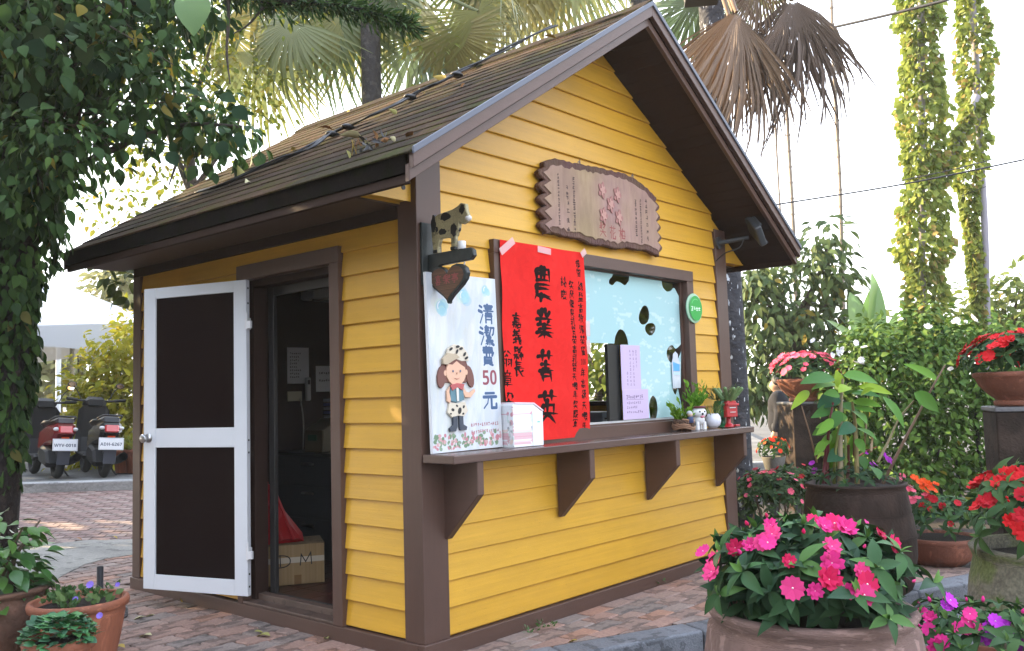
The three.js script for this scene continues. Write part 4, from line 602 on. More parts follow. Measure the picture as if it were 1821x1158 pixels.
  const mail = (px, py, col, lab, seed, sc, z, ry) => {
    const m = thing('mailbox_planter', lab, 'planter', put(px, py, z), ry), mt = M(col, 0.28); m.scale.setScalar(sc);
    part('foot', lathe([[0, 0], [0.046, 0], [0.046, 0.008], [0.03, 0.018], [0.016, 0.03], [0.014, 0.075], [0, 0.075]], 22), mt, m);
    part('box', metric(extr([[-0.05, 0.07], [0.05, 0.07], [0.05, 0.16], [0.035, 0.185], [-0.035, 0.185], [-0.05, 0.16]], 0.085, 0.005).translate(0, 0, -0.042)), mt, m);
    part('flap', extr([[-0.05, 0.15], [0.05, 0.15], [0.052, 0.165], [-0.052, 0.165]], 0.012, 0.002).translate(0, 0, 0.046), mt, m);
    part('slot', box(0.055, 0.006, 0.002, 0, 0.136, 0.0475), M([0.6, 0.62, 0.6], 0.5), m); part('slot', box(0.05, 0.004, 0.002, 0.0, 0.105, 0.0475), M([0.6, 0.62, 0.6], 0.5), m);
    part('parcel_step', box(0.04, 0.014, 0.03, 0.03, 0.012, 0.045, 0.004), mt, m);
    return m;
  };
  const g = mail(1286, 752, [0.012, 0.1, 0.04], 'green toy mailbox planter with grey green trailing succulent', 5, 1.12, 0.2, -0.35), r = mail(1296, 751, [0.42, 0.012, 0.018], 'red toy mailbox planter with thick upright succulent', 6, 1.12, 0.26, -0.35);
  inst('foliage', leafGeo(1, 0.16, 0.4, 0.6, 3), LEAF, g, sprig(120, 31, 0.14, 0.95, 0.7, [[0.075, 0.11, 0.05], [0.13, 0.17, 0.08]]).map((q) => ({ ...q, m: new THREE.Matrix4().makeTranslation(-0.02, 0.175, -0.01).multiply(q.m) })));
  const fs = rng(88); for (let i = 0; i < 9; i++) { const a = i * 2.4, k = part('succulent_stem', xf(new THREE.CapsuleGeometry(0.014, 0.09 + 0.04 * fs(), 4, 8), 0, 0.07, 0), M([0.12, 0.2, 0.07], 0.6), r); k.position.set(0.02 * Math.cos(a), 0.17, 0.02 * Math.sin(a)); k.rotation.set(0.7 * Math.sin(a), 0, -0.7 * Math.cos(a)); }
}
// flood light on the right corner post
{
  const p = onZ(1272, 431, 0.05), l = thing('flood_light', 'dark grey flood light on an arm at the right corner post', 'flood light', [p.x, p.y, 0.036]);
  const gm = M([0.045, 0.05, 0.055], 0.4);
  part('arm', merge([xf(new THREE.CylinderGeometry(0.05, 0.05, 0.02, 20), 0.06, 0, 0.012, Math.PI / 2), xf(new THREE.CylinderGeometry(0.016, 0.02, 0.26, 12), 0.1, 0.012, 0.12, Math.PI / 2 - 0.1, 0.35)]), gm, l);
  const h = new THREE.Group(); h.name = 'lamp_head'; h.position.set(0.15, 0.08, 0.3); h.rotation.set(-0.5, 0.5, -0.55); l.add(h);
  part('housing', box(0.2, 0.36, 0.06, 0, 0.06, 0, 0.018), gm, h); part('rim', merge([bx2(-0.1, 0.1, 0.2, 0.235, -0.04, 0.04, 0.006), bx2(-0.105, -0.085, -0.1, 0.22, 0.02, 0.04, 0.004), bx2(0.085, 0.105, -0.1, 0.22, 0.02, 0.04, 0.004)]), gm, h);
  part('glass_front', bx2(-0.082, 0.082, 0.0, 0.2, 0.028, 0.034, 0), M([0.03, 0.04, 0.032], 0.04, { metalness: 0.0 }), h); part('lens', box(0.05, 0.035, 0.004, 0.01, 0.1, 0.036), M([0.4, 0.26, 0.1], 0.3), h);
  part('wire', tube([[0.1, 0.02, 0.22], [0.06, -0.06, 0.2], [0.0, -0.1, 0.1], [-0.02, -0.16, 0.02]], 0.005, 16, 6), black, l);
}
// inside the booth, seen through the door
{
  const c = thing('cardboard_box', 'brown cardboard box marked DM on the floor inside the door', 'cardboard box', [0.53, 0.101, -1.92], -0.55);
  const kraft = M([0.33, 0.23, 0.13], 0.85, { map: rep(concT, 2, 2) });
  part('carton', box(0.4, 0.28, 0.3, 0, 0.14, 0, 0.004), kraft, c);
  const t = canvas(400, 280, (g, w, h) => { const f = rng(2); g.fillStyle = '#a2865f'; g.fillRect(0, 0, w, h); for (let i = 0; i < 60; i++) { g.fillStyle = f() < 0.5 ? 'rgba(120,95,60,.12)' : 'rgba(200,175,135,.10)'; g.fillRect(f() * w, 0, 2 + 6 * f(), h); } g.fillStyle = 'rgba(214,205,190,.8)'; g.fillRect(0, 88, w, 40); g.strokeStyle = '#2c2a2c'; g.lineWidth = 7; g.beginPath(); g.moveTo(92, 66); g.lineTo(95, 150); g.stroke(); g.beginPath(); g.moveTo(72, 72); g.quadraticCurveTo(180, 66, 160, 130); g.quadraticCurveTo(140, 158, 84, 156); g.stroke(); g.beginPath(); g.moveTo(232, 150); g.lineTo(240, 72); g.lineTo(270, 125); g.lineTo(306, 62); g.lineTo(312, 146); g.stroke(); g.fillStyle = '#85643d'; g.fillRect(190, 215, 50, 65); });
  part('printed_side', sheet(0.392, 0.272).translate(0, 0.14, 0.1512), M('#ffffff', 0.8, { map: t }), c);
  for (const s of [-1, 1]) part('flap', box(0.39, 0.004, 0.148, 0, 0.283, s * 0.075), kraft, c);
  const b = thing('red_bag', 'bright red plastic bag slumped on the cardboard box', 'bag', [0.42, 0.388, -1.93], -0.5);
  const rm = P([0.42, 0.012, 0.018], 0.35);
  const bp = extr([[-0.17, 0], [0.13, 0], [0.12, 0.06], [0.0, 0.22], [-0.09, 0.4], [-0.13, 0.43], [-0.2, 0.4], [-0.22, 0.1]], 0.16, 0.03).translate(0.03, 0, -0.06); { const q = bp.attributes.position; for (let i = 0; i < q.count; i++) q.setZ(i, q.getZ(i) + 0.03 * Math.sin(q.getX(i) * 30 + q.getY(i) * 9)); bp.computeVertexNormals(); }
  part('sack', bp, rm, b); part('handle', tube([[-0.17, 0.42, 0.05], [-0.19, 0.47, 0.03], [-0.14, 0.49, 0.02], [-0.09, 0.42, 0.05]], 0.012, 16, 8), rm, b);
  for (const [x, z] of [[-0.06, 0.118], [0.02, 0.12]]) part('fold', tube([[x - 0.06, 0.36, z - 0.01], [x, 0.2, z], [x + 0.06, 0.03, z]], 0.012, 12, 6), rm, b);
  const k = thing('grey_cabinet', 'grey metal cabinet standing inside the booth', 'cabinet', [1.42, 0.1, -2.62], 0);
  const gm = M([0.075, 0.08, 0.09], 0.5); part('body', box(0.5, 0.82, 0.95, 0, 0.41, 0, 0.006), gm, k); part('top', box(0.53, 0.03, 0.98, 0, 0.836, 0, 0.006), M([0.05, 0.05, 0.055], 0.4), k);
  for (const y of [0.2, 0.46, 0.7]) { const d = part('drawer', box(0.01, 0.23, 0.9, -0.2555, y, 0, 0.003), gm, k); part('handle', box(0.018, 0.02, 0.16, -0.266, y + 0.06, 0, 0.004), steel, d); }
  const m = thing('banknote_counter', 'small beige counting machine on the grey cabinet', 'machine', [1.36, 0.952, -2.62]);
  part('case', metric(extr([[-0.14, 0], [0.14, 0], [0.14, 0.2], [0.02, 0.27], [-0.14, 0.18]], 0.26, 0.01).translate(0, 0, -0.13)), M([0.2, 0.17, 0.11], 0.5), m); part('display', box(0.004, 0.05, 0.12, -0.152, 0.12, 0), M([0.06, 0.14, 0.08], 0.3), m);
  for (let i = 0; i < 5; i++) part('ticket_bundle', box(0.1, 0.026, 0.16, 0.06, 0.29 + i * 0.034, 0.02, 0.002), i % 2 ? M([0.08, 0.1, 0.3], 0.6) : M([0.4, 0.42, 0.48], 0.6), m);
  const back = -3.098, P3 = (px, py) => onZ(px, py, back), paper = (lab, x0, x1, y0, y1, seed, lines) => { const a2 = P3(x0, y0), b2 = P3(x1, y1), g = thing('paper_notice', lab, 'notice', [(a2.x + b2.x) / 2, (a2.y + b2.y) / 2, back + 0.003]), w = b2.x - a2.x, h = a2.y - b2.y, f = rng(seed); part('sheet', box(w, h, 0.001), M([0.5, 0.5, 0.52], 0.8), g); part('print', sheet(w, h).translate(0, 0, 0.0012), M('#ffffff', 0.8, { map: canvas(200, Math.round(200 * h / w), (c2, ww, hh) => { c2.fillStyle = '#cfcfd4'; c2.fillRect(0, 0, ww, hh); c2.fillStyle = '#3a3a40'; for (let i = 0; i < lines; i++) for (let j = 0; j < 8 * (0.4 + 0.6 * f()); j++) squiggle(c2, 24 + j * 18, 40 + i * (hh - 70) / lines, 12, 12, 2.4, f); }) }), g); };
  paper('white paper notice with lines of text on the dark inside wall', 510, 549, 618, 682, 3, 8); paper('plain white sheet pinned beside the notice on the inside wall', 561, 606, 651, 696, 4, 2);
  const h0 = P3(545, 692), ph = thing('phone_handset', 'pale grey phone handset hanging on the inside wall', 'phone', [h0.x, h0.y, back + 0.02]);
  part('handset', box(0.05, 0.21, 0.035, 0, 0, 0, 0.012), M([0.45, 0.46, 0.45], 0.4), ph); part('display', box(0.026, 0.04, 0.002, 0, 0.06, 0.0185), black, ph);
  const s0 = P3(523, 705), so = thing('wall_socket', 'beige socket plate with a cable on the inside wall', 'socket', [s0.x, s0.y, back + 0.006]); part('plate', box(0.15, 0.085, 0.012, 0, 0, 0, 0.003), M([0.42, 0.38, 0.26], 0.5), so); part('cable', tube([[0.05, -0.02, 0.012], [0.08, -0.2, 0.012], [0.07, -0.55, 0.015]], 0.006, 14, 6), M([0.4, 0.38, 0.34], 0.5), so);
  const a0 = P3(575, 507), ac = thing('air_conditioner', 'white wall mounted air conditioner high inside the booth', 'air conditioner', [a0.x + 0.1, a0.y - 0.03, back + 0.12]); part('case', box(0.75, 0.26, 0.2, 0, 0, 0, 0.02), M([0.55, 0.57, 0.56], 0.4), ac); part('louvre', box(0.7, 0.012, 0.01, 0, -0.02, 0.102), M([0.2, 0.2, 0.2], 0.5), ac); part('vent', box(0.7, 0.04, 0.02, 0, -0.13, 0.06), M([0.05, 0.05, 0.05], 0.5), ac);
  const bb = thing('blue_crate', 'dark blue plastic tray standing on the desk inside the window', 'tray', [1.98, 1.1, -0.62]); part('tray', merge([bx2(-0.2, 0.2, 0.0, 0.02, -0.15, 0.15), bx2(-0.2, 0.2, 0.02, 0.2, -0.15, -0.13), bx2(-0.2, -0.18, 0.02, 0.2, -0.13, 0.15), bx2(0.18, 0.2, 0.02, 0.2, -0.13, 0.15), bx2(-0.18, 0.18, 0.02, 0.12, 0.13, 0.15)]), M([0.01, 0.025, 0.12], 0.4), bb); part('blue_card', box(0.1, 0.06, 0.01, -0.1, 0.1, 0.152), M([0.05, 0.3, 0.6], 0.4), bb);
  const de = thing('desk', 'brown wooden desk inside behind the counter window', 'desk', [1.8, 0.1, -0.5]); part('desk_top', box(2.3, 0.03, 0.6, 0, 0.98, 0, 0.004), brownDk, de); for (const x of [-1.1, 1.1]) part('side_panel', box(0.03, 0.965, 0.56, x, 0.483, 0, 0.003), brownDk, de);
  const pr = thing('printer', 'small grey printer on the desk inside the window', 'printer', [2.38, 1.1, -0.55]); part('case', box(0.26, 0.13, 0.28, 0, 0.066, 0, 0.012), M([0.28, 0.29, 0.32], 0.4), pr); part('paper_slot', box(0.2, 0.012, 0.01, 0, 0.08, 0.142), black, pr);
}
// ---------------------------------------------------------------- potted plants
const TERRA = M([0.36, 0.125, 0.066], 0.75, { map: rep(clayT, 2, 1), bumpMap: grainB, bumpScale: 0.001 }), TERRA2 = M([0.3, 0.11, 0.065], 0.8, { map: rep(clayT, 3, 1), bumpMap: rep(grainB, 2, 1), bumpScale: 0.004 });
const OLDPOT = M([0.24, 0.15, 0.125], 0.85, { map: rep(clayT, 3, 2), bumpMap: rep(grainB, 3, 2), bumpScale: 0.004 }), DARKPOT = P([0.062, 0.044, 0.036], 0.8, { specularIntensity: 0.3, map: rep(rustT, 2, 1), bumpMap: rep(grainB, 3, 2), bumpScale: 0.003 });
const MOSSPOT = M([0.22, 0.2, 0.14], 0.9, { map: rep(mossT, 2, 1), bumpMap: rep(grainB, 3, 2), bumpScale: 0.005 });
const discGeo = (r, y) => new THREE.CircleGeometry(r, 32).rotateX(-Math.PI / 2).translate(0, y, 0);
function soilIn(parent, r, y, seed) { const g = new THREE.CircleGeometry(r, 40, 0, 6.2832).rotateX(-Math.PI / 2).translate(0, y, 0); part('soil', metric(g, 2), soil, parent); }
const PET = {}; const petal = (c) => PET[c.join()] ||= P(c, 0.75, { transmission: 0.22, thickness: 0, side: THREE.DoubleSide, specularIntensity: 0.4 });
const FL = [flowerGeo(1, 5, 0.3), flowerGeo(1, 5, 0.5), flowerGeo(1, 6, 0.2)], EYE = M([0.75, 0.6, 0.6], 0.6), eyeGeo = xf(new THREE.SphereGeometry(0.09, 6, 5), 0, 0, 0.05);
function flower(parent, p, n, r, col, f, eye) {
  const m = part('flower', FL[Math.floor(f() * 3)], petal(col), parent); m.position.copy(p); m.quaternion.setFromUnitVectors(V(0, 0, 1), n.clone().normalize()); m.rotateZ(f() * 6); m.scale.setScalar(r * rr(0.68, 1.18, f));
  if (eye) part('flower_eye', eyeGeo, EYE, m);
  return m;
}
const BUD = lathe([[0, 0], [0.2, 0.15], [0.3, 0.45], [0.16, 0.85], [0, 1]], 8);
const GREENS = [[0.026, 0.075, 0.022], [0.036, 0.1, 0.026], [0.06, 0.14, 0.03], [0.018, 0.055, 0.024], [0.09, 0.19, 0.035]].map((c) => P(c, 0.55, { transmission: 0.12, thickness: 0, side: THREE.DoubleSide, specularIntensity: 0.4 }));
// a mound of impatiens: whorls of pointed leaves over a dome, flowers on top. local origin at the soil centre
function impatiens(parent, { filler = 0, rx, rz = rx, h, whorls, per = 7, leaf = 0.1, seed, separate = false, flowers = [], nf = 0, fr = 0.03, eye = false, tint = [[0.022, 0.06, 0.026], [0.06, 0.12, 0.034]], spots }) {
  const f = rng(seed), list = [], geo = [LLANCE, leafGeo(1, 0.38, 0.35, 0.4, 6, 1.1)];
  const dome = (u, a) => { const k = Math.sqrt(u), y = h * Math.sqrt(Math.max(0, 1 - Math.pow(u, 1.5) * 0.95)); return [V(rx * k * Math.cos(a), y, rz * k * Math.sin(a)), V(k * Math.cos(a) / rx * 0.5, y / h / h * 0.35 + 0.25, k * Math.sin(a) / rz * 0.5).normalize()]; };
  for (let w = 0; w < whorls; w++) {
    const [p, n] = dome((w + f()) / whorls, w * 2.39996 + f() * 0.5), q = new THREE.Quaternion().setFromUnitVectors(V(0, 1, 0), n.clone().add(rdir(f).multiplyScalar(0.35)).normalize()); p.multiplyScalar(rr(0.8, 1.06, f)); const tone = f();
    for (let k = 0; k < per; k++) {
      const inner = k >= per - 2, a = k / (per - 2) * 6.2832 + w, t = inner ? rr(0.2, 0.5, f) : rr(1.15, 1.75, f), d = V(Math.sin(t) * Math.cos(a), Math.cos(t), Math.sin(t) * Math.sin(a)).applyQuaternion(q), s = leaf * (inner ? 0.5 : 1) * rr(0.75, 1.2, f), m = place(p, d, rr(-0.4, 0.4, f), s, n);
      if (separate) { const l = part('leaf', geo[Math.floor(f() * 2)], GREENS[inner ? 4 : Math.floor(f() * 4)], parent); l.applyMatrix4(m); } else list.push({ m, c: inner ? lin(0.09, 0.17, 0.04) : green(() => tone * 0.5 + f() * 0.5, tint[0], tint[1]) });
    }
  }
  for (let w = 0; w < filler; w++) { const [p, n] = dome((w + f()) / filler, w * 2.39996 + 1), k0 = rr(0.55, 0.9, f); p.multiplyScalar(k0); for (let k = 0; k < 8; k++) { const d = n.clone().multiplyScalar(0.3).add(rdir(f)); list.push({ m: place(p, d, rr(-0.4, 0.4, f), leaf * rr(0.7, 1.1, f), n), c: green(f, [0.018, 0.05, 0.024], [0.035, 0.085, 0.03]) }); } }
  if (list.length) inst('foliage', LLANCE, LEAF, parent, list);
  const pos = parent.getWorldPosition(V());
  const put = (p, n) => flower(parent, p, n, fr, flowers[Math.floor(f() * flowers.length)], f, eye);
  if (spots) for (const [x, y] of spots) {                            // flowers where the photograph shows them, on the dome
    const o = CAM.clone().sub(pos), d = ray(x, y).normalize(), S = V(1 / (rx * 1.06), 1 / (h * 1.08), 1 / (rz * 1.06)), O = o.clone().multiply(S), D = d.clone().multiply(S), b = O.dot(D), a = D.dot(D), c = O.dot(O) - 1, dd = b * b - a * c;
    const t = dd > 0 ? (-b - Math.sqrt(dd)) / a : -b / a, p = o.addScaledVector(d, t); put(p, p.clone().multiply(V(1, 0.8, 1)).normalize().add(V(-0.4, 0.1, 0.5)).add(rdir(f).multiplyScalar(0.3)));
  }
  if (spots && fr > 0.03) for (let i = 0; i < 12; i++) { const [p, n] = dome(f(), f() * 6.28), b = part('flower_bud', BUD, petal(flowers[i % flowers.length]), parent); b.applyMatrix4(place(p.multiplyScalar(1.04), n, 0, rr(0.018, 0.03, f))); }
  for (let i = 0; i < nf; i++) { const [p, n] = dome((i + f()) / nf * 0.98, i * 2.39996 + f() * 0.8 + 1); put(p.multiplyScalar(rr(1.0, 1.1, f)), n.add(rdir(f).multiplyScalar(0.3))); }
}
const PINK = [0.66, 0.01, 0.11], PINK2 = [0.66, 0.03, 0.22], RED = [0.52, 0.006, 0.01], RED2 = [0.42, 0.005, 0.016], ORANGE = [0.8, 0.09, 0.01], PURPLE = [0.45, 0.03, 0.5], MAGENTA = [0.6, 0.02, 0.2], ROSE = [0.75, 0.12, 0.2], LILAC = [0.25, 0.16, 0.6];
{
  // large weathered pot in front with hot pink impatiens
  const c = at(1441, 1080, 3.4), H = c.y + 0.14, p = thing('flower_pot', 'big weathered round pot overflowing with hot pink flowers, nearest in front of the booth', 'flower pot', [c.x, -0.14, c.z]);
  part('pot', lathe([[0, 0], [0.3, 0], [0.36, 0.1], [0.4, 0.3], [0.41, 0.45], [0.385, H - 0.07], [0.36, H - 0.05], [0.372, H - 0.03], [0.385, H - 0.008], [0.372, H + 0.006], [0.345, H + 0.008], [0.325, H - 0.02], [0.325, H - 0.08], [0, H - 0.08]], 64), OLDPOT, p);
  const pl = new THREE.Group(); pl.name = 'plant'; pl.position.set(0, H - 0.035, 0); p.add(pl); p.updateMatrixWorld(true); soilIn(p, 0.33, H - 0.07);
  const z8 = [[455, 345], [440, 440], [345, 455], [160, 535], [140, 598], [555, 540], [690, 327], [800, 338], [860, 362], [785, 462], [1000, 370], [1050, 402], [1120, 455], [785, 550], [770, 640], [945, 595], [870, 700], [960, 722], [575, 685], [265, 470], [92, 487], [695, 700], [465, 395], [410, 440], [745, 350], [975, 665]];
  impatiens(pl, { rx: 0.435, rz: 0.435, h: 0.35, whorls: 41, per: 7, leaf: 0.122, filler: 230, seed: 11, separate: true, flowers: [PINK, PINK2, [0.56, 0.008, 0.08], [0.72, 0.05, 0.22]], fr: 0.038, eye: true, spots: z8.map(([x, y]) => [1220 + x / 3.03, 820 + y / 3.03]) });
}
{
  // right hand pot with red flowers
  const c = at(1884, 972, 4.3), H = c.y + 0.14, p = thing('flower_pot', 'tall mossy barrel pot with large red flowers at the right edge', 'flower pot', [c.x, -0.14, c.z]);
  part('pot', lathe([[0, 0], [0.3, 0], [0.36, 0.12], [0.41, 0.3], [0.415, 0.42], [0.421, 0.43], [0.412, 0.445], [0.4, 0.55], [0.375, H - 0.06], [0.385, H - 0.03], [0.395, H - 0.005], [0.375, H + 0.006], [0.345, H], [0.345, H - 0.07], [0, H - 0.07]], 56), MOSSPOT, p); soilIn(p, 0.35, H - 0.06);
  const pl = new THREE.Group(); pl.name = 'plant'; pl.position.set(0, H - 0.06, 0); p.add(pl); p.updateMatrixWorld(true);
  impatiens(pl, { rx: 0.46, h: 0.42, whorls: 70, leaf: 0.12, seed: 13, flowers: [RED, RED, RED2], fr: 0.046, nf: 12, spots: [[1756, 893], [1738, 866], [1765, 855], [1795, 850], [1782, 862], [1815, 852], [1818, 880], [1797, 927], [1817, 918], [1820, 840], [1800, 838], [1745, 858], [1819, 945]] });
}
{
  // low mound of magenta and violet impatiens, bottom right
  const c = at(1735, 1160, 3.75), p = thing('flower_pot', 'low clay pot of magenta and violet flowers in the bottom right corner', 'flower pot', [c.x, -0.14, c.z]), H = Math.max(0.2, c.y + 0.1);
  part('pot', lathe([[0, 0], [0.2, 0], [0.25, H - 0.04], [0.27, H - 0.04], [0.27, H], [0.24, H], [0.23, H - 0.05], [0, H - 0.05]], 40), TERRA, p); soilIn(p, 0.235, H - 0.04);
  const pl = new THREE.Group(); pl.name = 'plant'; pl.position.set(0, H - 0.03, 0); p.add(pl); p.updateMatrixWorld(true);
  impatiens(pl, { rx: 0.36, h: 0.25, whorls: 60, leaf: 0.1, seed: 17, flowers: [MAGENTA], fr: 0.034, spots: [[1625, 1098], [1652, 1120], [1675, 1142], [1640, 1090], [1665, 1150], [1705, 1118], [1655, 1100], [1618, 1092]] });
  const f = rng(4), go = (x, y, col) => { const q = at(x, y, 3.6).sub(pl.getWorldPosition(V())); flower(pl, q, V(-0.5, 0.6, 0.6).add(rdir(f).multiplyScalar(0.4)), 0.034, col, f, true); };
  for (const [x, y] of [[1683, 1078], [1690, 1068], [1770, 1105], [1762, 1122], [1775, 1128], [1800, 1140], [1812, 1150], [1792, 1132], [1755, 1132], [1785, 1112]]) go(x, y, PURPLE);
  for (const [x, y] of [[1722, 1106], [1730, 1115], [1716, 1122], [1738, 1118], [1725, 1092]]) go(x, y, PINK2);
}
{
  // clay bowl on the kerb with orange, pink and red flowers
  const c = onY(1690, 1012, -0.02), s = c.clone().sub(CAM).dot(DIR), p = thing('flower_bowl', 'wide terracotta bowl on small feet with orange and red flowers, standing behind the kerb', 'flower bowl', [c.x + 0.1, -0.03, c.z - 0.1]);
  part('bowl', lathe([[0, 0.03], [0.18, 0.03], [0.25, 0.09], [0.29, 0.18], [0.295, 0.2], [0.305, 0.21], [0.305, 0.235], [0.285, 0.24], [0.27, 0.22], [0.26, 0.2], [0, 0.2]], 48), TERRA2, p);
  for (let k = 0; k < 4; k++) part('foot', xf(new THREE.CylinderGeometry(0.03, 0.026, 0.035, 12), 0.15 * Math.cos(k * 1.57 + 2.4), 0.018, 0.15 * Math.sin(k * 1.57 + 2.4)), TERRA2, p); soilIn(p, 0.27, 0.215);
  const pl = new THREE.Group(); pl.name = 'plant'; pl.position.y = 0.2; p.add(pl); p.updateMatrixWorld(true);
  impatiens(pl, { rx: 0.38, h: 0.33, whorls: 75, leaf: 0.095, seed: 23, flowers: [RED, RED2], fr: 0.03, spots: [[1655, 907], [1676, 902], [1690, 932], [1660, 888], [1703, 895], [1640, 900], [1650, 886]] });
  const f = rng(9), o = pl.getWorldPosition(V()), go = (x, y, c2) => flower(pl, at(x, y, s + 0.02).sub(o), V(-0.5, 0.7, 0.5).add(rdir(f).multiplyScalar(0.4)), 0.03, c2, f);
  for (const [x, y] of [[1626, 850], [1634, 857], [1642, 855], [1650, 862], [1655, 868], [1662, 872], [1648, 874], [1640, 866], [1664, 862]]) go(x, y, ORANGE);
  for (const [x, y] of [[1604, 848], [1604, 866], [1615, 870], [1622, 872], [1614, 884], [1622, 890], [1645, 881], [1632, 886]]) go(x, y, ROSE);
}
{
  // dark barrel pot with tall broad leaved plant
  const c = at(1521, 858, 6.2), H = c.y + 0.1, p = thing('barrel_pot', 'dark ribbed barrel pot with tall broad leaved stems and a few violet flowers', 'flower pot', [c.x, -0.1, c.z]);
  part('barrel', lathe([[0, 0], [0.28, 0], [0.34, 0.14], [0.37, 0.32], [0.372, 0.45], [0.378, 0.46], [0.372, 0.475], [0.355, 0.6], [0.345, 0.605], [0.35, 0.62], [0.33, H - 0.06], [0.318, H - 0.03], [0.335, H - 0.015], [0.335, H], [0.315, H + 0.004], [0.3, H - 0.03], [0, H - 0.05]], 56), DARKPOT, p); soilIn(p, 0.3, H - 0.03);
  const cm = [[0.055, 0.16, 0.03], [0.10, 0.24, 0.035], [0.24, 0.36, 0.025], [0.035, 0.12, 0.055], [0.14, 0.30, 0.03]].map((q) => P(q, 0.6, { transmission: 0.3, thickness: 0, side: THREE.DoubleSide, specularIntensity: 0.3 }));
  const b = p.position, D0 = 6.15, loc = (x, y, d) => at(1360 + x / 5.265, 640 + y / 5.265, d).sub(b), f = rng(61);
  const lv = [[650, 170, 345, 165, 110, 0], [740, 150, 1110, 175, 105, 1], [880, 250, 1230, 288, 75, 2], [410, 290, 260, 435, 60, 2], [690, 345, 495, 425, 115, 3], [820, 312, 1090, 302, 62, 0], [830, 392, 1090, 402, 66, 4], [1110, 345, 1360, 610, 78, 1], [1400, 310, 1680, 485, 100, 1], [1620, 190, 1350, 0, 62, 4], [860, 640, 1070, 705, 62, 1], [830, 612, 720, 670, 85, 3], [725, 865, 600, 935, 95, 3], [655, 612, 480, 612, 60, 4], [690, 260, 690, 85, 85, 2], [850, 445, 1050, 468, 52, 1], [640, 560, 510, 690, 60, 4], [670, 232, 455, 215, 60, 4], [760, 520, 620, 560, 80, 1], [730, 640, 560, 820, 60, 4], [820, 700, 800, 980, 50, 4], [620, 700, 520, 830, 50, 4], [780, 250, 700, 280, 70, 2], [640, 720, 640, 1090, 55, 4], [880, 900, 960, 1010, 80, 0], [1000, 1000, 1100, 1090, 80, 0], [700, 330, 560, 300, 70, 1], [720, 420, 900, 470, 75, 0], [830, 480, 980, 560, 70, 1], [640, 440, 470, 520, 70, 0], [760, 330, 920, 240, 80, 1], [610, 520, 760, 600, 85, 1], [850, 560, 960, 640, 60, 4], [700, 480, 640, 640, 70, 0], [900, 330, 1010, 250, 60, 2], [590, 640, 440, 700, 60, 1], [560, 760, 470, 900, 55, 4], [860, 740, 940, 860, 60, 1]];
  for (const [x0, y0, x1, y1, w, k] of lv) {
    const d0 = D0 + rr(-0.12, 0.12, f), a = loc(x0, y0, d0), e = loc(x1, y1, d0 - rr(0, 0.22, f)), L = a.distanceTo(e), g = leafGeo(1, w / 5.265 / FX * 6.15 / L * 1.5, 0.28, 0.3, 10, 0.85), m = part('leaf', g, cm[k], p);
    m.applyMatrix4(place(a, e.clone().sub(a), rr(-0.35, 0.35, f), L, V(-0.5, 0.55, 0.65)));
  }
  const stem = (pts, r0, r1, col) => part('stem', tube(pts.map(([x, y]) => loc(x, y, D0 + rr(-0.05, 0.05, f))), r0, 20, 7, r1), M(col, 0.6), p);
  stem([[1105, 1160], [1290, 790], [1480, 430], [1580, 240], [1690, 50]], 0.013, 0.005, [0.17, 0.1, 0.06]); stem([[1060, 960], [1160, 760], [1260, 550], [1400, 380]], 0.01, 0.005, [0.25, 0.2, 0.1]); stem([[868, 1160], [860, 900], [850, 620], [820, 400]], 0.018, 0.009, [0.26, 0.2, 0.08]); stem([[845, 900], [848, 700], [850, 640]], 0.014, 0.01, [0.16, 0.03, 0.03]);
  stem([[712, 1160], [708, 800], [715, 420], [730, 180]], 0.022, 0.008, [0.33, 0.27, 0.17]); stem([[580, 1160], [590, 850], [600, 660], [640, 400]], 0.016, 0.007, [0.15, 0.025, 0.03]); stem([[545, 1160], [560, 980], [575, 820]], 0.012, 0.008, [0.12, 0.02, 0.03]); stem([[490, 960], [430, 720], [345, 430]], 0.006, 0.004, [0.22, 0.13, 0.08]);
  stem([[930, 860], [945, 700], [952, 590]], 0.007, 0.005, [0.22, 0.15, 0.08]); stem([[995, 860], [1005, 760], [1012, 690]], 0.009, 0.007, [0.3, 0.2, 0.1]); stem([[880, 900], [960, 850], [1050, 815]], 0.006, 0.004, [0.3, 0.05, 0.05]); stem([[1150, 1090], [1280, 1140], [1390, 1200]], 0.006, 0.004, [0.3, 0.2, 0.16]);
  stem([[770, 1160], [780, 1000], [785, 800]], 0.016, 0.01, [0.13, 0.04, 0.03]); stem([[650, 1160], [660, 900], [700, 600]], 0.012, 0.007, [0.2, 0.22, 0.06]); stem([[740, 1160], [760, 850], [740, 560]], 0.012, 0.007, [0.17, 0.22, 0.06]);
  const pl = new THREE.Group(); pl.name = 'underplanting'; pl.position.y = H - 0.05; p.add(pl); p.updateMatrixWorld(true);
  impatiens(pl, { rx: 0.32, h: 0.16, whorls: 34, leaf: 0.08, seed: 29, flowers: [PURPLE], fr: 0.028, spots: [[1444, 824], [1449, 838], [1550, 828], [1556, 826], [1578, 817], [1584, 820], [1538, 805], [1572, 809]], tint: [[0.018, 0.045, 0.024], [0.04, 0.085, 0.03]] });
}
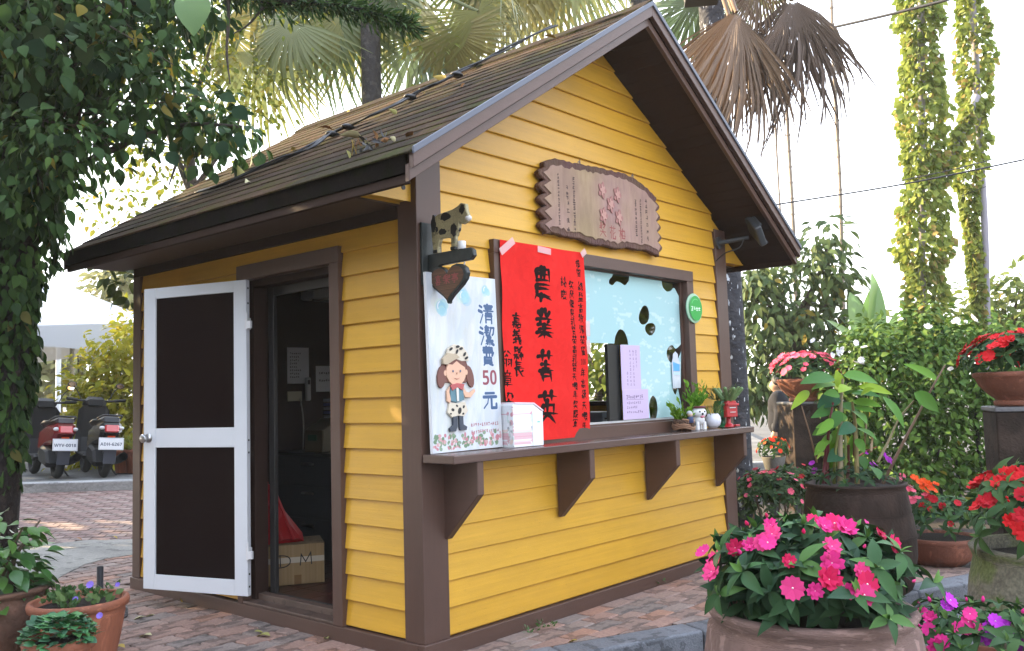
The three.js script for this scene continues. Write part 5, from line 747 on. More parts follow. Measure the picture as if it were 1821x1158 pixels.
// flower bowls on the two dark pedestals
function pedestalBowl(px, py, d, lab, cols, seed, k, bowlLab, w, turn, spots) {
  const c = at(px, py, d), ped = thing('pedestal', lab, 'pedestal', [c.x, -0.1, c.z], turn, 'stone pedestals under flower bowls');
  const pm = P([0.052, 0.04, 0.033], 0.8, { specularIntensity: 0.3, map: rep(rustT, 1.5, 1.5), bumpMap: rep(grainB, 2, 2), bumpScale: 0.003 }), h = c.y + 0.1;
  part('column', box(w, h - 0.03, w, 0, (h - 0.03) / 2, 0, 0.012), pm, ped); part('cap', box(w + 0.012, 0.03, w + 0.012, 0, h - 0.0145, 0, 0.008), M([0.16, 0.16, 0.17], 0.6, { map: concT }), ped);
  const b = thing('flower_bowl', bowlLab, 'flower bowl', [c.x, c.y + 0.001, c.z], 0), s = k;
  part('bowl', lathe([[0, 0], [0.17, 0], [0.18, 0.012], [0.18, 0.035], [0.165, 0.045], [0.21, 0.08], [0.265, 0.14], [0.285, 0.19], [0.3, 0.2], [0.3, 0.225], [0.28, 0.23], [0.265, 0.21], [0, 0.2]].map(([x, y]) => [x * s, y * s]), 48), TERRA2, b); soilIn(b, 0.27 * s, 0.212 * s);
  const pl = new THREE.Group(); pl.name = 'plant'; pl.position.y = 0.2 * s; b.add(pl); b.updateMatrixWorld(true);
  impatiens(pl, { rx: 0.37 * s, h: 0.27 * s, whorls: 80, leaf: 0.1 * s, seed, flowers: cols, fr: 0.04 * s, nf: 85 });
}
pedestalBowl(1822, 722, 5.5, 'dark square stone pedestal at the right edge under the red flower bowl', [RED, RED, [0.66, 0.014, 0.02]], 37, 0.92, 'terracotta bowl full of bright red flowers on the pedestal at the right edge', 0.4, 0.42);
pedestalBowl(1436, 714, 10, 'dark stone pedestal behind the broad leaved plant, under the pink flower bowl', [ROSE, [0.8, 0.14, 0.24]], 41, 1.1, 'terracotta bowl of salmon pink flowers on the farther pedestal', 0.52, 0.75);
{
  // pots at the lower left
  const c = at(-14, 1046, 4.8), H = c.y, p = thing('clay_pot', 'large weathered brown clay pot with a leafy green shrub in the lower left corner', 'flower pot', [c.x, 0, c.z]);
  part('pot', lathe([[0, 0], [0.17, 0], [0.26, 0.08], [0.31, 0.2], [0.3, 0.3], [0.262, H - 0.04], [0.27, H - 0.03], [0.285, H - 0.015], [0.28, H], [0.25, H + 0.004], [0.24, H - 0.04], [0, H - 0.05]], 48), M([0.17, 0.095, 0.062], 0.85, { map: rep(rustT, 2, 1), bumpMap: rep(grainB, 3, 2), bumpScale: 0.005 }), p); soilIn(p, 0.245, H - 0.03);
  const f = rng(71), LG = [GREENS[1], GREENS[2], P([0.085, 0.19, 0.03], 0.4, { transmission: 0.35, thickness: 0, side: THREE.DoubleSide }), P([0.05, 0.14, 0.03], 0.4, { transmission: 0.3, thickness: 0, side: THREE.DoubleSide })];
  for (let k = 0; k < 5; k++) { const a = k * 1.3, q = [V(0.05 * Math.cos(a), H - 0.04, 0.05 * Math.sin(a)), V(0.12 * Math.cos(a), H + 0.16, 0.12 * Math.sin(a)), V(0.24 * Math.cos(a), H + 0.33, 0.24 * Math.sin(a))]; part('stem', tube(q, 0.016, 10, 6, 0.005), M([0.1, 0.07, 0.045], 0.8), p); }
  for (let i = 0; i < 285; i++) { const a = f() * 6.2832, k = Math.sqrt(f()), y = H + 0.0 + f() * 0.40, q = V(0.27 * k * Math.cos(a), y - 0.1 * k * k, 0.27 * k * Math.sin(a)), l = part('leaf', LBIG, LG[y > H + 0.3 ? 2 : Math.floor(f() * 4)], p); l.applyMatrix4(place(q, V(Math.cos(a), rr(-0.9, 0.4, f), Math.sin(a)), rr(-0.6, 0.6, f), rr(0.07, 0.125, f), V(Math.cos(a) * 0.4, 1, Math.sin(a) * 0.4))); }
  const fs = thing('round_stand', 'short grey metal stand with a round foot beside the terracotta pot', 'stand', [onY(206, 1098).x, 0, onY(206, 1098).z]);
  part('foot', lathe([[0, 0], [0.07, 0], [0.075, 0.015], [0.07, 0.055], [0.06, 0.06], [0, 0.06]], 28), M([0.26, 0.28, 0.3], 0.6, { map: concT }), fs);
  const st = thing('steel_pipe', 'dark grey steel pipe standing up behind the terracotta pot', 'pipe', [at(178, 1000, 5.6).x, 0, at(178, 1000, 5.6).z]);
  part('pipe', tube([[0, 0, 0], [0, 0.2, 0], [0, at(178, 1008, 5.6).y, 0]], 0.02, 4, 14), M([0.06, 0.065, 0.075], 0.4, { metalness: 0.5 }), st); part('base_plate', lathe([[0, 0], [0.09, 0], [0.09, 0.012], [0.021, 0.014], [0, 0.014]], 24), darkGrey, st);
  const c2 = at(140, 1064, 4.6), H2 = c2.y, p2 = thing('terracotta_pot', 'tall terracotta pot with violet flowers beside the weathered clay pot', 'flower pot', [c2.x, 0, c2.z]);
  part('pot', lathe([[0, 0], [0.145, 0], [0.16, 0.02], [0.2, 0.2], [0.2205, H2 - 0.085], [0.222, H2 - 0.07], [0.219, H2 - 0.065], [0.221, H2 - 0.05], [0.222, H2 - 0.045], [0.238, H2 - 0.042], [0.243, H2 - 0.02], [0.238, H2 - 0.004], [0.228, H2], [0.212, H2 - 0.006], [0.206, H2 - 0.05], [0, H2 - 0.05]], 64), TERRA, p2); soilIn(p2, 0.207, H2 - 0.04);
  const sp = [], f2 = rng(81); for (let k = 0; k < 16; k++) { const a = k * 2.4, r = 0.05 + 0.13 * f2(), q = V(r * Math.cos(a), H2 - 0.03, r * Math.sin(a)); if (a % 6.28 > 5.2) continue; for (let j = 0; j < 11; j++) { const d = rdir(f2); d.y = Math.abs(d.y) + 0.2; sp.push({ m: place(q.clone().add(V(d.x * 0.03, 0.01 + 0.055 * f2(), d.z * 0.03)), d, f2() * 6, rr(0.03, 0.055, f2)), c: green(f2, [0.05, 0.11, 0.035], [0.13, 0.2, 0.07]) }); } } inst('foliage', leafGeo(1, 0.7, 0.2, 0.3, 3), LEAF, p2, sp);
  for (const [x, y, d] of [[160, 1040, 4.62], [134, 1066, 4.5], [209, 1040, 4.62], [177, 1095, 4.33], [74, 1098, 4.4]]) flower(p2, at(x, y, d).sub(c2).add(V(0, H2, 0)), V(-0.6, 0.5, 0.6), 0.017, LILAC, f2);
  const c3 = at(105, 1132, 4.2), H3 = c3.y, p3 = thing('terracotta_pot', 'smaller terracotta pot with a bushy mint plant, in front of the taller one', 'flower pot', [c3.x, 0, c3.z]);
  part('pot', lathe([[0, 0], [0.1, 0], [0.14, H3 - 0.06], [0.155, H3 - 0.055], [0.16, H3 - 0.02], [0.152, H3], [0.14, H3 - 0.004], [0.135, H3 - 0.04], [0, H3 - 0.04]], 48), TERRA, p3); soilIn(p3, 0.137, H3 - 0.03);
  const ml = leafGeo(1, 0.78, 0.15, 0.35, 4), mi = [], f3 = rng(91), MG = [[0.035, 0.14, 0.045], [0.05, 0.18, 0.05], [0.025, 0.1, 0.04], [0.08, 0.22, 0.06]].map((q) => P(q, 0.55, { transmission: 0.2, thickness: 0, side: THREE.DoubleSide }));
  for (let i = 0; i < 270; i++) { const u = (i + f3()) / 270, a = i * 2.39996, k = Math.sqrt(u), q = V(0.145 * k * Math.cos(a), H3 - 0.02 + 0.1 * (1 - u * u), 0.16 * k * Math.sin(a)), l = part('leaf', ml, MG[Math.floor(f3() * 4)], p3); l.applyMatrix4(place(q, V(Math.cos(a + f3()), rr(-0.2, 0.9, f3), Math.sin(a + f3())), rr(-0.5, 0.5, f3), rr(0.04, 0.062, f3))); }
}
{
  // planting bed plants between booth and pedestals
  const bush = (lab, px, py, d, rx, h, n, seed, cols, nf, fr, tint) => { const c = at(px, py, d), p = thing('flowering_bush', lab, 'bush', [c.x, -0.03, c.z]); const H = Math.max(0.1, c.y + 0.03); for (let k = 0; k < 4; k++) part('stem', tube([V(0, 0, 0), V(0.1 * Math.cos(k * 1.7), H * 0.6, 0.1 * Math.sin(k * 1.7)), V(rx * 0.6 * Math.cos(k * 1.7), H + h * 0.5, rx * 0.6 * Math.sin(k * 1.7))], 0.012, 8, 5, 0.004), M([0.08, 0.055, 0.035], 0.9), p); const pl = new THREE.Group(); pl.name = 'plant'; pl.position.y = H; p.add(pl); p.updateMatrixWorld(true); impatiens(pl, { rx, h, whorls: n, leaf: 0.085, seed, flowers: cols, nf, fr, tint }); };
  bush('bush with coral pink flowers in the bed right beside the booth corner', 1372, 905, 7.6, 0.34, 0.3, 110, 43, [ROSE, [0.75, 0.1, 0.16]], 30, 0.026, [[0.02, 0.045, 0.018], [0.06, 0.1, 0.03]]);
  bush('low bush with a few crimson flowers against the dark barrel pot', 1415, 905, 7.9, 0.28, 0.36, 90, 47, [RED2, MAGENTA], 7, 0.026, [[0.025, 0.05, 0.02], [0.07, 0.11, 0.035]]);
  bush('dark green low bush at the foot of the black palm trunk', 1325, 940, 8.6, 0.5, 0.4, 120, 53, [ROSE], 6, 0.024, [[0.02, 0.04, 0.018], [0.055, 0.085, 0.03]]);
  const c = at(1376, 812, 9.2), t = thing('grey_tub', 'grey round tub with small orange flowers beside the far pedestal', 'flower pot', [c.x, c.y - 0.17, c.z]); part('tub', lathe([[0, 0], [0.08, 0], [0.12, 0.16], [0.125, 0.17], [0.112, 0.17], [0.105, 0.15], [0, 0.15]], 28), M([0.22, 0.21, 0.19], 0.8, { map: concT }), t); soilIn(t, 0.107, 0.158); const pl = new THREE.Group(); pl.name = 'plant'; pl.position.y = 0.15; t.add(pl); t.updateMatrixWorld(true); impatiens(pl, { rx: 0.17, h: 0.2, whorls: 45, leaf: 0.07, seed: 59, flowers: [ORANGE, [0.8, 0.06, 0.02]], nf: 26, fr: 0.022 });
  const b = thing('plant_bench', 'dark slatted bench behind the booth right corner', 'bench', [c.x, -0.06, c.z - 0.02], 0.7), bh = c.y - 0.17 + 0.06; for (let k = 0; k < 4; k++) part('slat', box(0.9, 0.025, 0.075, 0, bh - 0.013, -0.13 + k * 0.088, 0.003), M([0.03, 0.028, 0.028], 0.6), b); for (const x of [-0.4, 0.4]) for (const z of [-0.12, 0.12]) part('leg', box(0.05, bh - 0.026, 0.05, x, (bh - 0.026) / 2, z, 0.004), M([0.03, 0.028, 0.028], 0.6), b);
}
// ---------------------------------------------------------------- trees, palms, hedges
const BARK = M([0.11, 0.085, 0.065], 0.9, { map: rep(barkT, 2, 2), bumpMap: rep(barkB, 2, 2), bumpScale: 0.02 }), BARKDK = M([0.035, 0.03, 0.028], 0.85, { map: rep(barkT, 2, 3), bumpMap: rep(barkB, 2, 3), bumpScale: 0.015 });
const PALE = M([0.4, 0.33, 0.27], 0.85, { map: rep(barkT, 1, 6) });
function tree(name, label, cat, base, top, r0, r1, blobs, seed, opt = {}) {       // trunk, limbs, crown
  const t = thing(name, label, cat, [base.x, base.y, base.z], 0, opt.group), f = rng(seed), rel = (v) => v.clone().sub(base), mid = base.clone().lerp(top, 0.5).add(V(rr(-0.15, 0.15, f), 0, rr(-0.15, 0.15, f)));
  part('trunk', metric(tube([V(0, -0.1, 0), rel(mid), rel(top)], r0, 20, 10, r1), 1), opt.bark || BARK, t);
  for (const [c, rx, ry] of blobs.slice(0, opt.limbs ?? 8)) { const e = rel(c), s = rel(mid.clone().lerp(top, rr(0.2, 1, f))); part('limb', tube([s, s.clone().lerp(e, 0.5).add(V(0, -0.1 * ry, 0)), e], r1 * 0.7, 12, 6, r1 * 0.15), opt.bark || BARK, t); }
  inst('crown', opt.geo || L8, opt.mat || LEAF, t, crown(blobs.map(([c, ...q]) => [rel(c), ...q]), seed + 1, opt)); return t;
}
const blob = (px, py, d, r, n, ky = 1, kz = 1) => { const s = d / FX; return [at(px, py, d), r * s, r * s * ky, r * s * kz, n]; };
// fan palm leaf: hub at the origin, pleated blade along +y
function fan(r, n, span, { droop = 0.2, split = 0.55, ragged = 0.15, seed = 1, fold = 0.35 } = {}) {
  const f = rng(seed), pos = [], idx = [];
  for (let i = 0; i < n; i++) {
    const a = (i + 0.5) / n * span - span / 2 + rr(-0.01, 0.01, f), hw = span / n / 2, L = r * (1 - ragged * f()) * (0.78 + 0.22 * Math.cos(a * 0.8)), w = rr(-0.06, 0.06, f), dr = droop * rr(0.7, 1.5, f);
    const rows = [[0.03, 1], [split * 0.5, 1], [split, 1], [split + (1 - split) * 0.45, 0.62], [1, 0.04]], b = pos.length / 3;
    rows.forEach(([k, q]) => { const R0 = k * L, bend = dr * Math.max(0, k - 0.25) ** 2 * L * 1.4, al = a + w * Math.max(0, k - split) * 2, hwk = (k <= split ? hw * R0 : hw * split * L * q) , c = Math.cos(al), s = Math.sin(al); for (const [o, zz] of [[-1, 0], [0, -fold], [1, 0]]) pos.push(s * R0 + c * o * hwk, c * R0 - s * o * hwk, -bend + zz * hwk * (k < 0.1 ? 0.3 : 1) + Math.max(0, 0) ); });
    for (let k = 0; k < 4; k++) { const q = b + k * 3; idx.push(q, q + 1, q + 4, q, q + 4, q + 3, q + 1, q + 2, q + 5, q + 1, q + 5, q + 4); }
  }
  const g = new THREE.BufferGeometry(); g.setAttribute('position', new THREE.Float32BufferAttribute(pos, 3)); g.setIndex(idx); g.computeVertexNormals(); return g.toNonIndexed();
}
const FROND = [[0.15, 0.18, 0.055], [0.22, 0.23, 0.065], [0.10, 0.14, 0.05], [0.28, 0.25, 0.08]].map((c) => P(c, 0.6, { transmission: 0.48, thickness: 0, side: THREE.DoubleSide })), DEAD = [[0.17, 0.105, 0.065], [0.24, 0.16, 0.1], [0.12, 0.085, 0.065], [0.2, 0.14, 0.1]].map((c) => P(c, 0.8, { transmission: 0.15, thickness: 0, side: THREE.DoubleSide }));
const FANS = [1, 2, 3, 4].map((s) => fan(1, 40, 4.4, { seed: s, droop: 0.35 + 0.12 * s, split: 0.5 })), DFANS = [5, 6, 7].map((s) => fan(1, 36, 1.75, { seed: s, droop: 0.35, split: 0.55, ragged: 0.4, fold: 1.3 }));
function frond(parent, crownP, hub, axis, face, r, k, dead) {                        // petiole from crown to hub, blade along axis
  const gm = dead ? DFANS[k % 3] : FANS[k % 4], mt = dead ? DEAD[k % 4] : FROND[k % 4], y = axis.clone().normalize(), x = V().crossVectors(y, face).normalize(), z = V().crossVectors(x, y), m = new THREE.Matrix4().makeBasis(x, y, z).setPosition(hub).multiply(new THREE.Matrix4().makeScale(r, r, r));
  const o = part('frond', gm, mt, parent); o.applyMatrix4(m);
  const mid = crownP.clone().lerp(hub, 0.55).add(V(0, 0.12 * r, 0)); part('petiole', tube([crownP, mid, hub], 0.035, 10, 6, 0.018), dead ? DEAD[0] : FROND[0], parent);
}
{
  // fan palms behind the roof
  const mk = (lab, px, py, d, r, list, seed, trunkR) => {
    const top = at(px, py, d), p = thing('fan_palm', lab, 'palm', [top.x, 0, top.z]), f = rng(seed), T = V(0, top.y, 0);
    part('trunk', metric(tube([V(0.1, 0, 0), V(0, top.y * 0.5, 0.05), T.clone().add(V(0, 0.2, 0))], trunkR, 24, 14, trunkR * 0.85), 1), BARKDK, p);
    for (const [hx, hy, ax, ay, rk, k, tw] of list) { const hub = at(hx, hy, d + rr(-0.5, 0.3, f)).sub(p.position), tip = at(ax, ay, d + rr(-0.4, 0.2, f)).sub(p.position); frond(p, T, hub, tip.sub(hub), DIR.clone().negate().add(V(tw || 0, 0.5, 0)), r * rk, k); }
    for (let i = 0; i < 9; i++) { const a = i * 0.75 + f(), u = V(Math.cos(a), rr(0.1, 0.9, f), Math.sin(a)), hub = T.clone().addScaledVector(u, 1.3); if (hub.clone().add(p.position).sub(CAM).dot(DIR) < d) continue; frond(p, T, hub, V(u.x, u.y - 0.9, u.z), V(0, 1, 0).addScaledVector(u, 0.6), r, i); }
    return p;
  };
  const fp = mk('live fan palm with a thick dark trunk rising behind the roof', 656, -20, 11, 1.25, [[452, 92, 520, 170, 0.95, 1], [392, 40, 402, 150, 0.8, 3], [520, 40, 440, 120, 0.95, 0], [572, 15, 575, 160, 1.05, 2], [615, 20, 665, 150, 0.95, 1, 0.4], [745, 70, 690, 150, 0.85, 0], [760, 96, 850, 60, 0.9, 2], [800, 55, 790, 140, 0.8, 3], [850, 20, 880, 90, 0.8, 1], [690, -30, 720, 60, 0.7, 2], [470, -20, 400, 60, 0.9, 0]], 201, 0.135);
  mk('second fan palm with pale hanging leaves above the roof ridge', 1130, -150, 12, 1.4, [[940, -60, 950, 60, 1.0, 3], [900, -40, 850, 40, 0.95, 3], [1010, -70, 1030, 20, 0.9, 1], [880, -70, 800, 20, 0.8, 0]], 211, 0.14);
  // dead palm behind the right eave
  const base = at(1318, 930, 9), knee = at(1300, 600, 9), top = at(1262, -30, 9.2), dp = thing('dead_palm', 'palm with a blackened spotted trunk and dry brown fronds hanging behind the right eave', 'palm', [base.x, -0.05, base.z]), o = dp.position;
  const blackT = tex(256, 512, (u, v) => { const g = fbm(u, v, 18, 12, 4, 161), s = fbm(u, v, 16, 40, 3, 163), q = fbm(u, v, 4, 6, 3, 164); return s > 0.73 && q > 0.47 ? [0.72, 0.74, 0.76] : [0.14 + 0.12 * g, 0.14 + 0.12 * g, 0.16 + 0.12 * g]; });
  { const tg = tube([V(0, 0, 0), knee.clone().sub(o), top.clone().sub(o)], 0.148, 40, 20, 0.125); part('trunk', tg, M([1, 1, 1], 0.85, { map: rep(blackT, 5, 1), bumpMap: rep(barkB, 8, 2), bumpScale: 0.02 }), dp); }
  const T = top.clone().sub(o), f = rng(221);
  for (const [hx, hy, ax, ay, r, k, tw, dd] of [[1304, 20, 1300, 150, 1.5, 1, 0.1, -0.5], [1296, 28, 1250, 130, 1.05, 0, -0.5, -0.3], [1310, 22, 1340, 160, 1.6, 3, 0.5, -0.6], [1306, 24, 1328, 170, 1.55, 2, 0.2, 0], [1408, 0, 1440, 130, 1.55, 2, 0.2, -0.2], [1412, 0, 1485, 100, 1.45, 2, 0.6, 0], [1400, 0, 1392, 130, 1.45, 2, -0.3, 0.2], [1345, -40, 1360, 50, 1.0, 3, 0.1, 0.2], [1360, 60, 1350, 160, 0.85, 2, 0.6, 0.3]]) { const hub = at(hx, hy, 9 + dd).sub(o), tip = at(ax, ay, 9 + dd).sub(o); frond(dp, T, hub, tip.sub(hub), DIR.clone().negate().add(V(tw, 0.15, tw)), r, k, true); }
  for (const [hx, hy, ax, ay, r, k] of [[1348, -60, 1340, 20, 0.6, 3], [1370, -60, 1385, 20, 0.62, 0], [1230, 10, 1215, 80, 0.7, 2], [1265, -40, 1235, 90, 0.8, 2]]) { const hub = at(hx, hy, 9.6).sub(o), tip = at(ax, ay, 9.6).sub(o); frond(dp, T, hub, tip.sub(hub), DIR.clone().negate().add(V(0.1, 0.4, 0)), r, k, false); }
  // lantern behind the ridge
  const lp = at(1248, -14, 8.2), ln = thing('street_lantern', 'dark lantern with amber glass peeking over the roof ridge', 'lantern', [lp.x, 0, lp.z], 0.6);
  { const tp = at(1264, -30, 9.2).sub(lp).applyAxisAngle(V(0, 1, 0), -0.6); part('arm', tube([V(0, lp.y + 0.55, 0), V(tp.x * 0.4, lp.y + 0.62, tp.z * 0.4), V(tp.x, lp.y + tp.y + 0.3, tp.z)], 0.025, 12, 8), darkGrey, ln); }
  const cage = []; for (const [a, b] of [[-1, -1], [1, -1], [1, 1], [-1, 1]]) cage.push(tube([[a * 0.13, lp.y - 0.05, b * 0.13], [a * 0.2, lp.y + 0.32, b * 0.2]], 0.014, 3, 6)); cage.push(box(0.3, 0.03, 0.3, 0, lp.y - 0.055, 0), box(0.44, 0.03, 0.44, 0, lp.y + 0.33, 0)); part('cage', merge(cage), black, ln);
  part('roof', new THREE.ConeGeometry(0.34, 0.25, 4, 1).rotateY(Math.PI / 4).translate(0, lp.y + 0.47, 0), black, ln); part('amber_glass', new THREE.CylinderGeometry(0.26, 0.165, 0.36, 4, 1, true).rotateY(Math.PI / 4).translate(0, lp.y + 0.14, 0), P([0.5, 0.28, 0.1], 0.3, { transmission: 0.5, thickness: 0, side: THREE.DoubleSide }), ln);
  // slender areca palms
  const slim = (lab, pts, d, w) => { const q = pts.map(([x, y]) => at(x, y, d)), p = thing('slender_palm', lab, 'palm', [q[0].x, q[0].y, q[0].z], 0), r = w / FX * d / 2, rings = []; part('trunk', tube(q.map((v) => v.clone().sub(q[0])), r, 60, 8, r * 0.7), PALE, p); const c = new THREE.CatmullRomCurve3(q.map((v) => v.clone().sub(q[0]))); for (let i = 0; i < 34; i++) { const v = c.getPointAt(i / 34); rings.push(new THREE.CylinderGeometry(r * 1.1, r * 1.12, r * 0.7, 8).translate(v.x, v.y, v.z)); } part('leaf_scar', merge(rings), M([0.2, 0.16, 0.13], 0.9), p).userData.kind = 'stuff';
    const T2 = q[q.length - 1].clone().sub(q[0]), gl = leafGeo(2.2, 0.5, 0.9, 0.9, 8); for (let i = 0; i < 7; i++) { const a = i * 0.9; const m = part('frond', gl, FROND[i % 4], p); m.applyMatrix4(place(T2, V(Math.cos(a), 0.6, Math.sin(a)), 0, 1)); } };
  slim('slim palm trunk close to the right eave edge', [[1400, 720], [1392, 460], [1382, 280], [1372, 60], [1366, -260]], 19, 4.5);
  slim('slim palm trunk second from the eave, passing behind the pink flower bowl', [[1424, 720], [1418, 600], [1411, 400], [1399, 180], [1390, -240]], 17, 7.5);
  slim('slim tall palm trunk farthest right of the three, behind the banana leaves', [[1506, 720], [1499, 520], [1494, 330], [1483, 120], [1470, -280]], 17, 7.5);
}
{
  // creeper covered poles
  const mk = (lab, pts, d, w, n, seed, pole) => {
    const q = pts.map(([x, y]) => at(x, y, d)), p = thing('ivy_column', lab, 'creeper', [q[0].x, q[0].y, q[0].z], 0), f = rng(seed), c = new THREE.CatmullRomCurve3(q.map((v) => v.clone().sub(q[0]))), s = d / FX, l = [];
    part('pole', tube(pole.map(([x, y]) => at(x, y, d).sub(q[0])), 0.055, 20, 8), M([0.28, 0.26, 0.3], 0.7), p);
    for (let i = 0; i < n; i++) { const k = f(), v = c.getPointAt(k), a = f() * 6.2832, wob = 0.9 + 0.16 * Math.sin(k * 23 + seed) + 0.12 * Math.sin(k * 61), R0 = w(k) * s * wob * (0.55 + 0.5 * f()), out = hRt.clone().multiplyScalar(Math.cos(a)).addScaledVector(hDir, Math.sin(a)); v.addScaledVector(out, R0); l.push({ m: place(v, out.clone().multiplyScalar(0.5).add(V(0, -0.9, 0)).add(rdir(f).multiplyScalar(0.5)), f() * 6, rr(0.07, 0.15, f), out), c: f() < 0.08 ? lin(0.34, 0.26, 0.08) : green(f, [0.12, 0.18, 0.03], [0.32, 0.36, 0.075]) }); }
    inst('foliage', leafGeo(1, 0.8, 0.2, 0.3, 3), LEAFBACK, p, l);
  };
  mk('broad column of yellow green creeper, left of the two', [[1648, 700], [1642, 420], [1640, 200], [1632, -80]], 14, (k) => 44 - 6 * k, 5600, 301, [[1640, 720], [1638, 0], [1636, -100]]);
  mk('thinner creeper column with a bare grey pole showing, right of the two', [[1745, 600], [1728, 400], [1722, 300], [1735, 170], [1722, -60]], 14.5, (k) => 10 + 20 * Math.min(1, Math.max(0, k - 0.28) * 4), 2900, 311, [[1757, 720], [1752, 420], [1741, 220], [1724, -100]]);
  mk('loose creeper strand bridging between the two columns', [[1668, 330], [1695, 265], [1715, 215], [1735, 180]], 14.2, () => 13, 420, 321, [[1660, 340], [1700, 260], [1738, 170]]);
  // wires
  const wire = (lab, a, b, d0, d1, r, sag = 0.1) => { const A = at(a[0], a[1], d0), B = at(b[0], b[1], d1), m = A.clone().lerp(B, 0.5); m.y -= sag; tag(part('overhead_wire', tube([A, m, B], r, 30, 6), M([0.02, 0.02, 0.025], 0.6)), lab, 'wire'); };
  wire('thick black cable crossing the upper right sky', [1440, 58], [1760, -20], 14, 12, 0.022, 0.02); wire('black double wire running past the eave to the right edge', [1380, 364], [1860, 276], 13, 12, 0.012, 0.04); wire('thin upper wire above the double wire at right', [1560, 330], [1860, 258], 13, 12, 0.007, 0.03); wire('faint thin wire below the double wire at right', [1560, 395], [1860, 290], 15, 13, 0.004, 0.05);
}
{
  // vine covered tree at the left and its crown over the roof corner
  const d = 6.5, q = [[-8, 1075], [6, 850], [18, 600], [38, 330], [48, 60], [60, -200]].map(([x, y]) => at(x, y, d)), t = thing('vine_tree', 'dark tree thickly covered in climbing vine at the left edge, crown overhanging the roof', 'tree', [q[0].x, 0, q[0].z]), o = t.position, f = rng(401);
  part('trunk', metric(tube(q.map((v) => v.clone().sub(o)), 0.11, 40, 14, 0.16), 1), M([0.035, 0.025, 0.022], 0.95, { map: rep(barkT, 2, 2), bumpMap: rep(barkB, 2, 2), bumpScale: 0.03 }), t);
  const br = (pts, r, d2 = d) => part('limb', tube(pts.map(([x, y, k]) => at(x, y, d2 + (k || 0)).sub(o)), r, 24, 8, r * 0.3), M([0.05, 0.04, 0.032], 0.9), t);
  br([[60, 350], [90, 280], [70, 180], [50, 60]], 0.09); br([[70, 330], [150, 290], [250, 245], [330, 222], [430, 225]], 0.035); br([[60, 60], [180, 20], [330, -30], [470, -20]], 0.06); br([[405, -20], [406, 40], [403, 90], [409, 150]], 0.016, 6.2); br([[470, 10], [440, 45], [415, 60]], 0.012, 6.2); br([[120, 300], [140, 200], [130, 120]], 0.03);
  // leaves clinging to the trunk: a sleeve that widens upwards
  const c = new THREE.CatmullRomCurve3(q.map((v) => v.clone().sub(o))), sl = [], big = [];
  for (let i = 0; i < 4600; i++) { const k = 0.17 + 0.83 * f(), v = c.getPointAt(k), w = 0.08 + 0.36 * Math.pow(Math.max(0, (k - 0.17)) / 0.6, 0.9), a = f() * 6.2832, out = hRt.clone().multiplyScalar(Math.cos(a)).addScaledVector(hDir, Math.sin(a)), rad2 = Math.min(0.52, w) * (0.8 + 0.3 * Math.sin(k * 34) * Math.sin(a * 2 + k * 9)) * (0.75 + 0.3 * f()); v.addScaledVector(out, rad2); sl.push({ m: place(v, out.clone().multiplyScalar(0.45).add(V(0, -1, 0)).add(rdir(f).multiplyScalar(0.45)), rr(-0.7, 0.7, f), rr(0.06, 0.14, f), out), c: f() < 0.02 ? lin(0.12, 0.11, 0.03) : green(f, [0.018, 0.042, 0.014], [0.065, 0.125, 0.028]) }); }
  inst('vine_leaves', leafGeo(1, 0.5, 0.25, 0.35, 5), LEAF, t, sl);
  const bl = [[40, 40, 130, 330], [130, 90, 110, 300], [60, 190, 110, 330], [190, 30, 90, 230], [160, 160, 60, 90], [270, 25, 75, 170], [110, 260, 60, 140], [250, 100, 50, 70], [290, 160, 45, 60], [335, 215, 55, 110], [390, 225, 48, 85], [430, 235, 25, 26], [280, 190, 45, 60], [215, 130, 40, 50], [250, 235, 40, 36], [300, 110, 45, 40], [345, 25, 50, 60], [35, 300, 80, 200], [200, 240, 36, 34], [-40, 150, 140, 320], [100, -80, 260, 700], [310, -110, 160, 300]].map(([x, y, r, n]) => blob(x, y, d + rr(-0.5, 0.5, f), r, n * (x > 140 && y > 0 ? 0.95 : 1.35)));
  inst('crown', leafGeo(1, 0.34, 0.3, 0.6, 5), LEAF, t, crown(bl.map(([v, rx, ry, rz, n]) => [v.clone().sub(o), rx, ry, rz, n * 0.8]), 412, { size: 0.1, ca: [0.02, 0.05, 0.014], cb: [0.09, 0.16, 0.035], clump: 7, spread: 0.22, droop: 1.1, shell: 0.4 }));
  inst('crown', leafGeo(1, 0.56, 0.22, 0.4, 6), LEAF, t, crown(bl.map(([v, rx, ry, rz, n]) => [v.clone().sub(o), rx, ry, rz, n * 0.7]), 411, { size: 0.125, ca: [0.016, 0.042, 0.016], cb: [0.065, 0.13, 0.035], clump: 6, spread: 0.26, droop: 0.9, shell: 0.3, yellowish: 0.015 }));
  // single large leaves one can pick out
  const bg = leafGeo(1, 0.72, 0.16, 0.3, 8), bm = [[0.03, 0.06, 0.028], [0.045, 0.07, 0.025], [0.02, 0.048, 0.022], [0.07, 0.08, 0.022]].map((cc) => P(cc, 0.8, { transmission: 0.35, thickness: 0, side: THREE.DoubleSide, specularIntensity: 0.15 }));
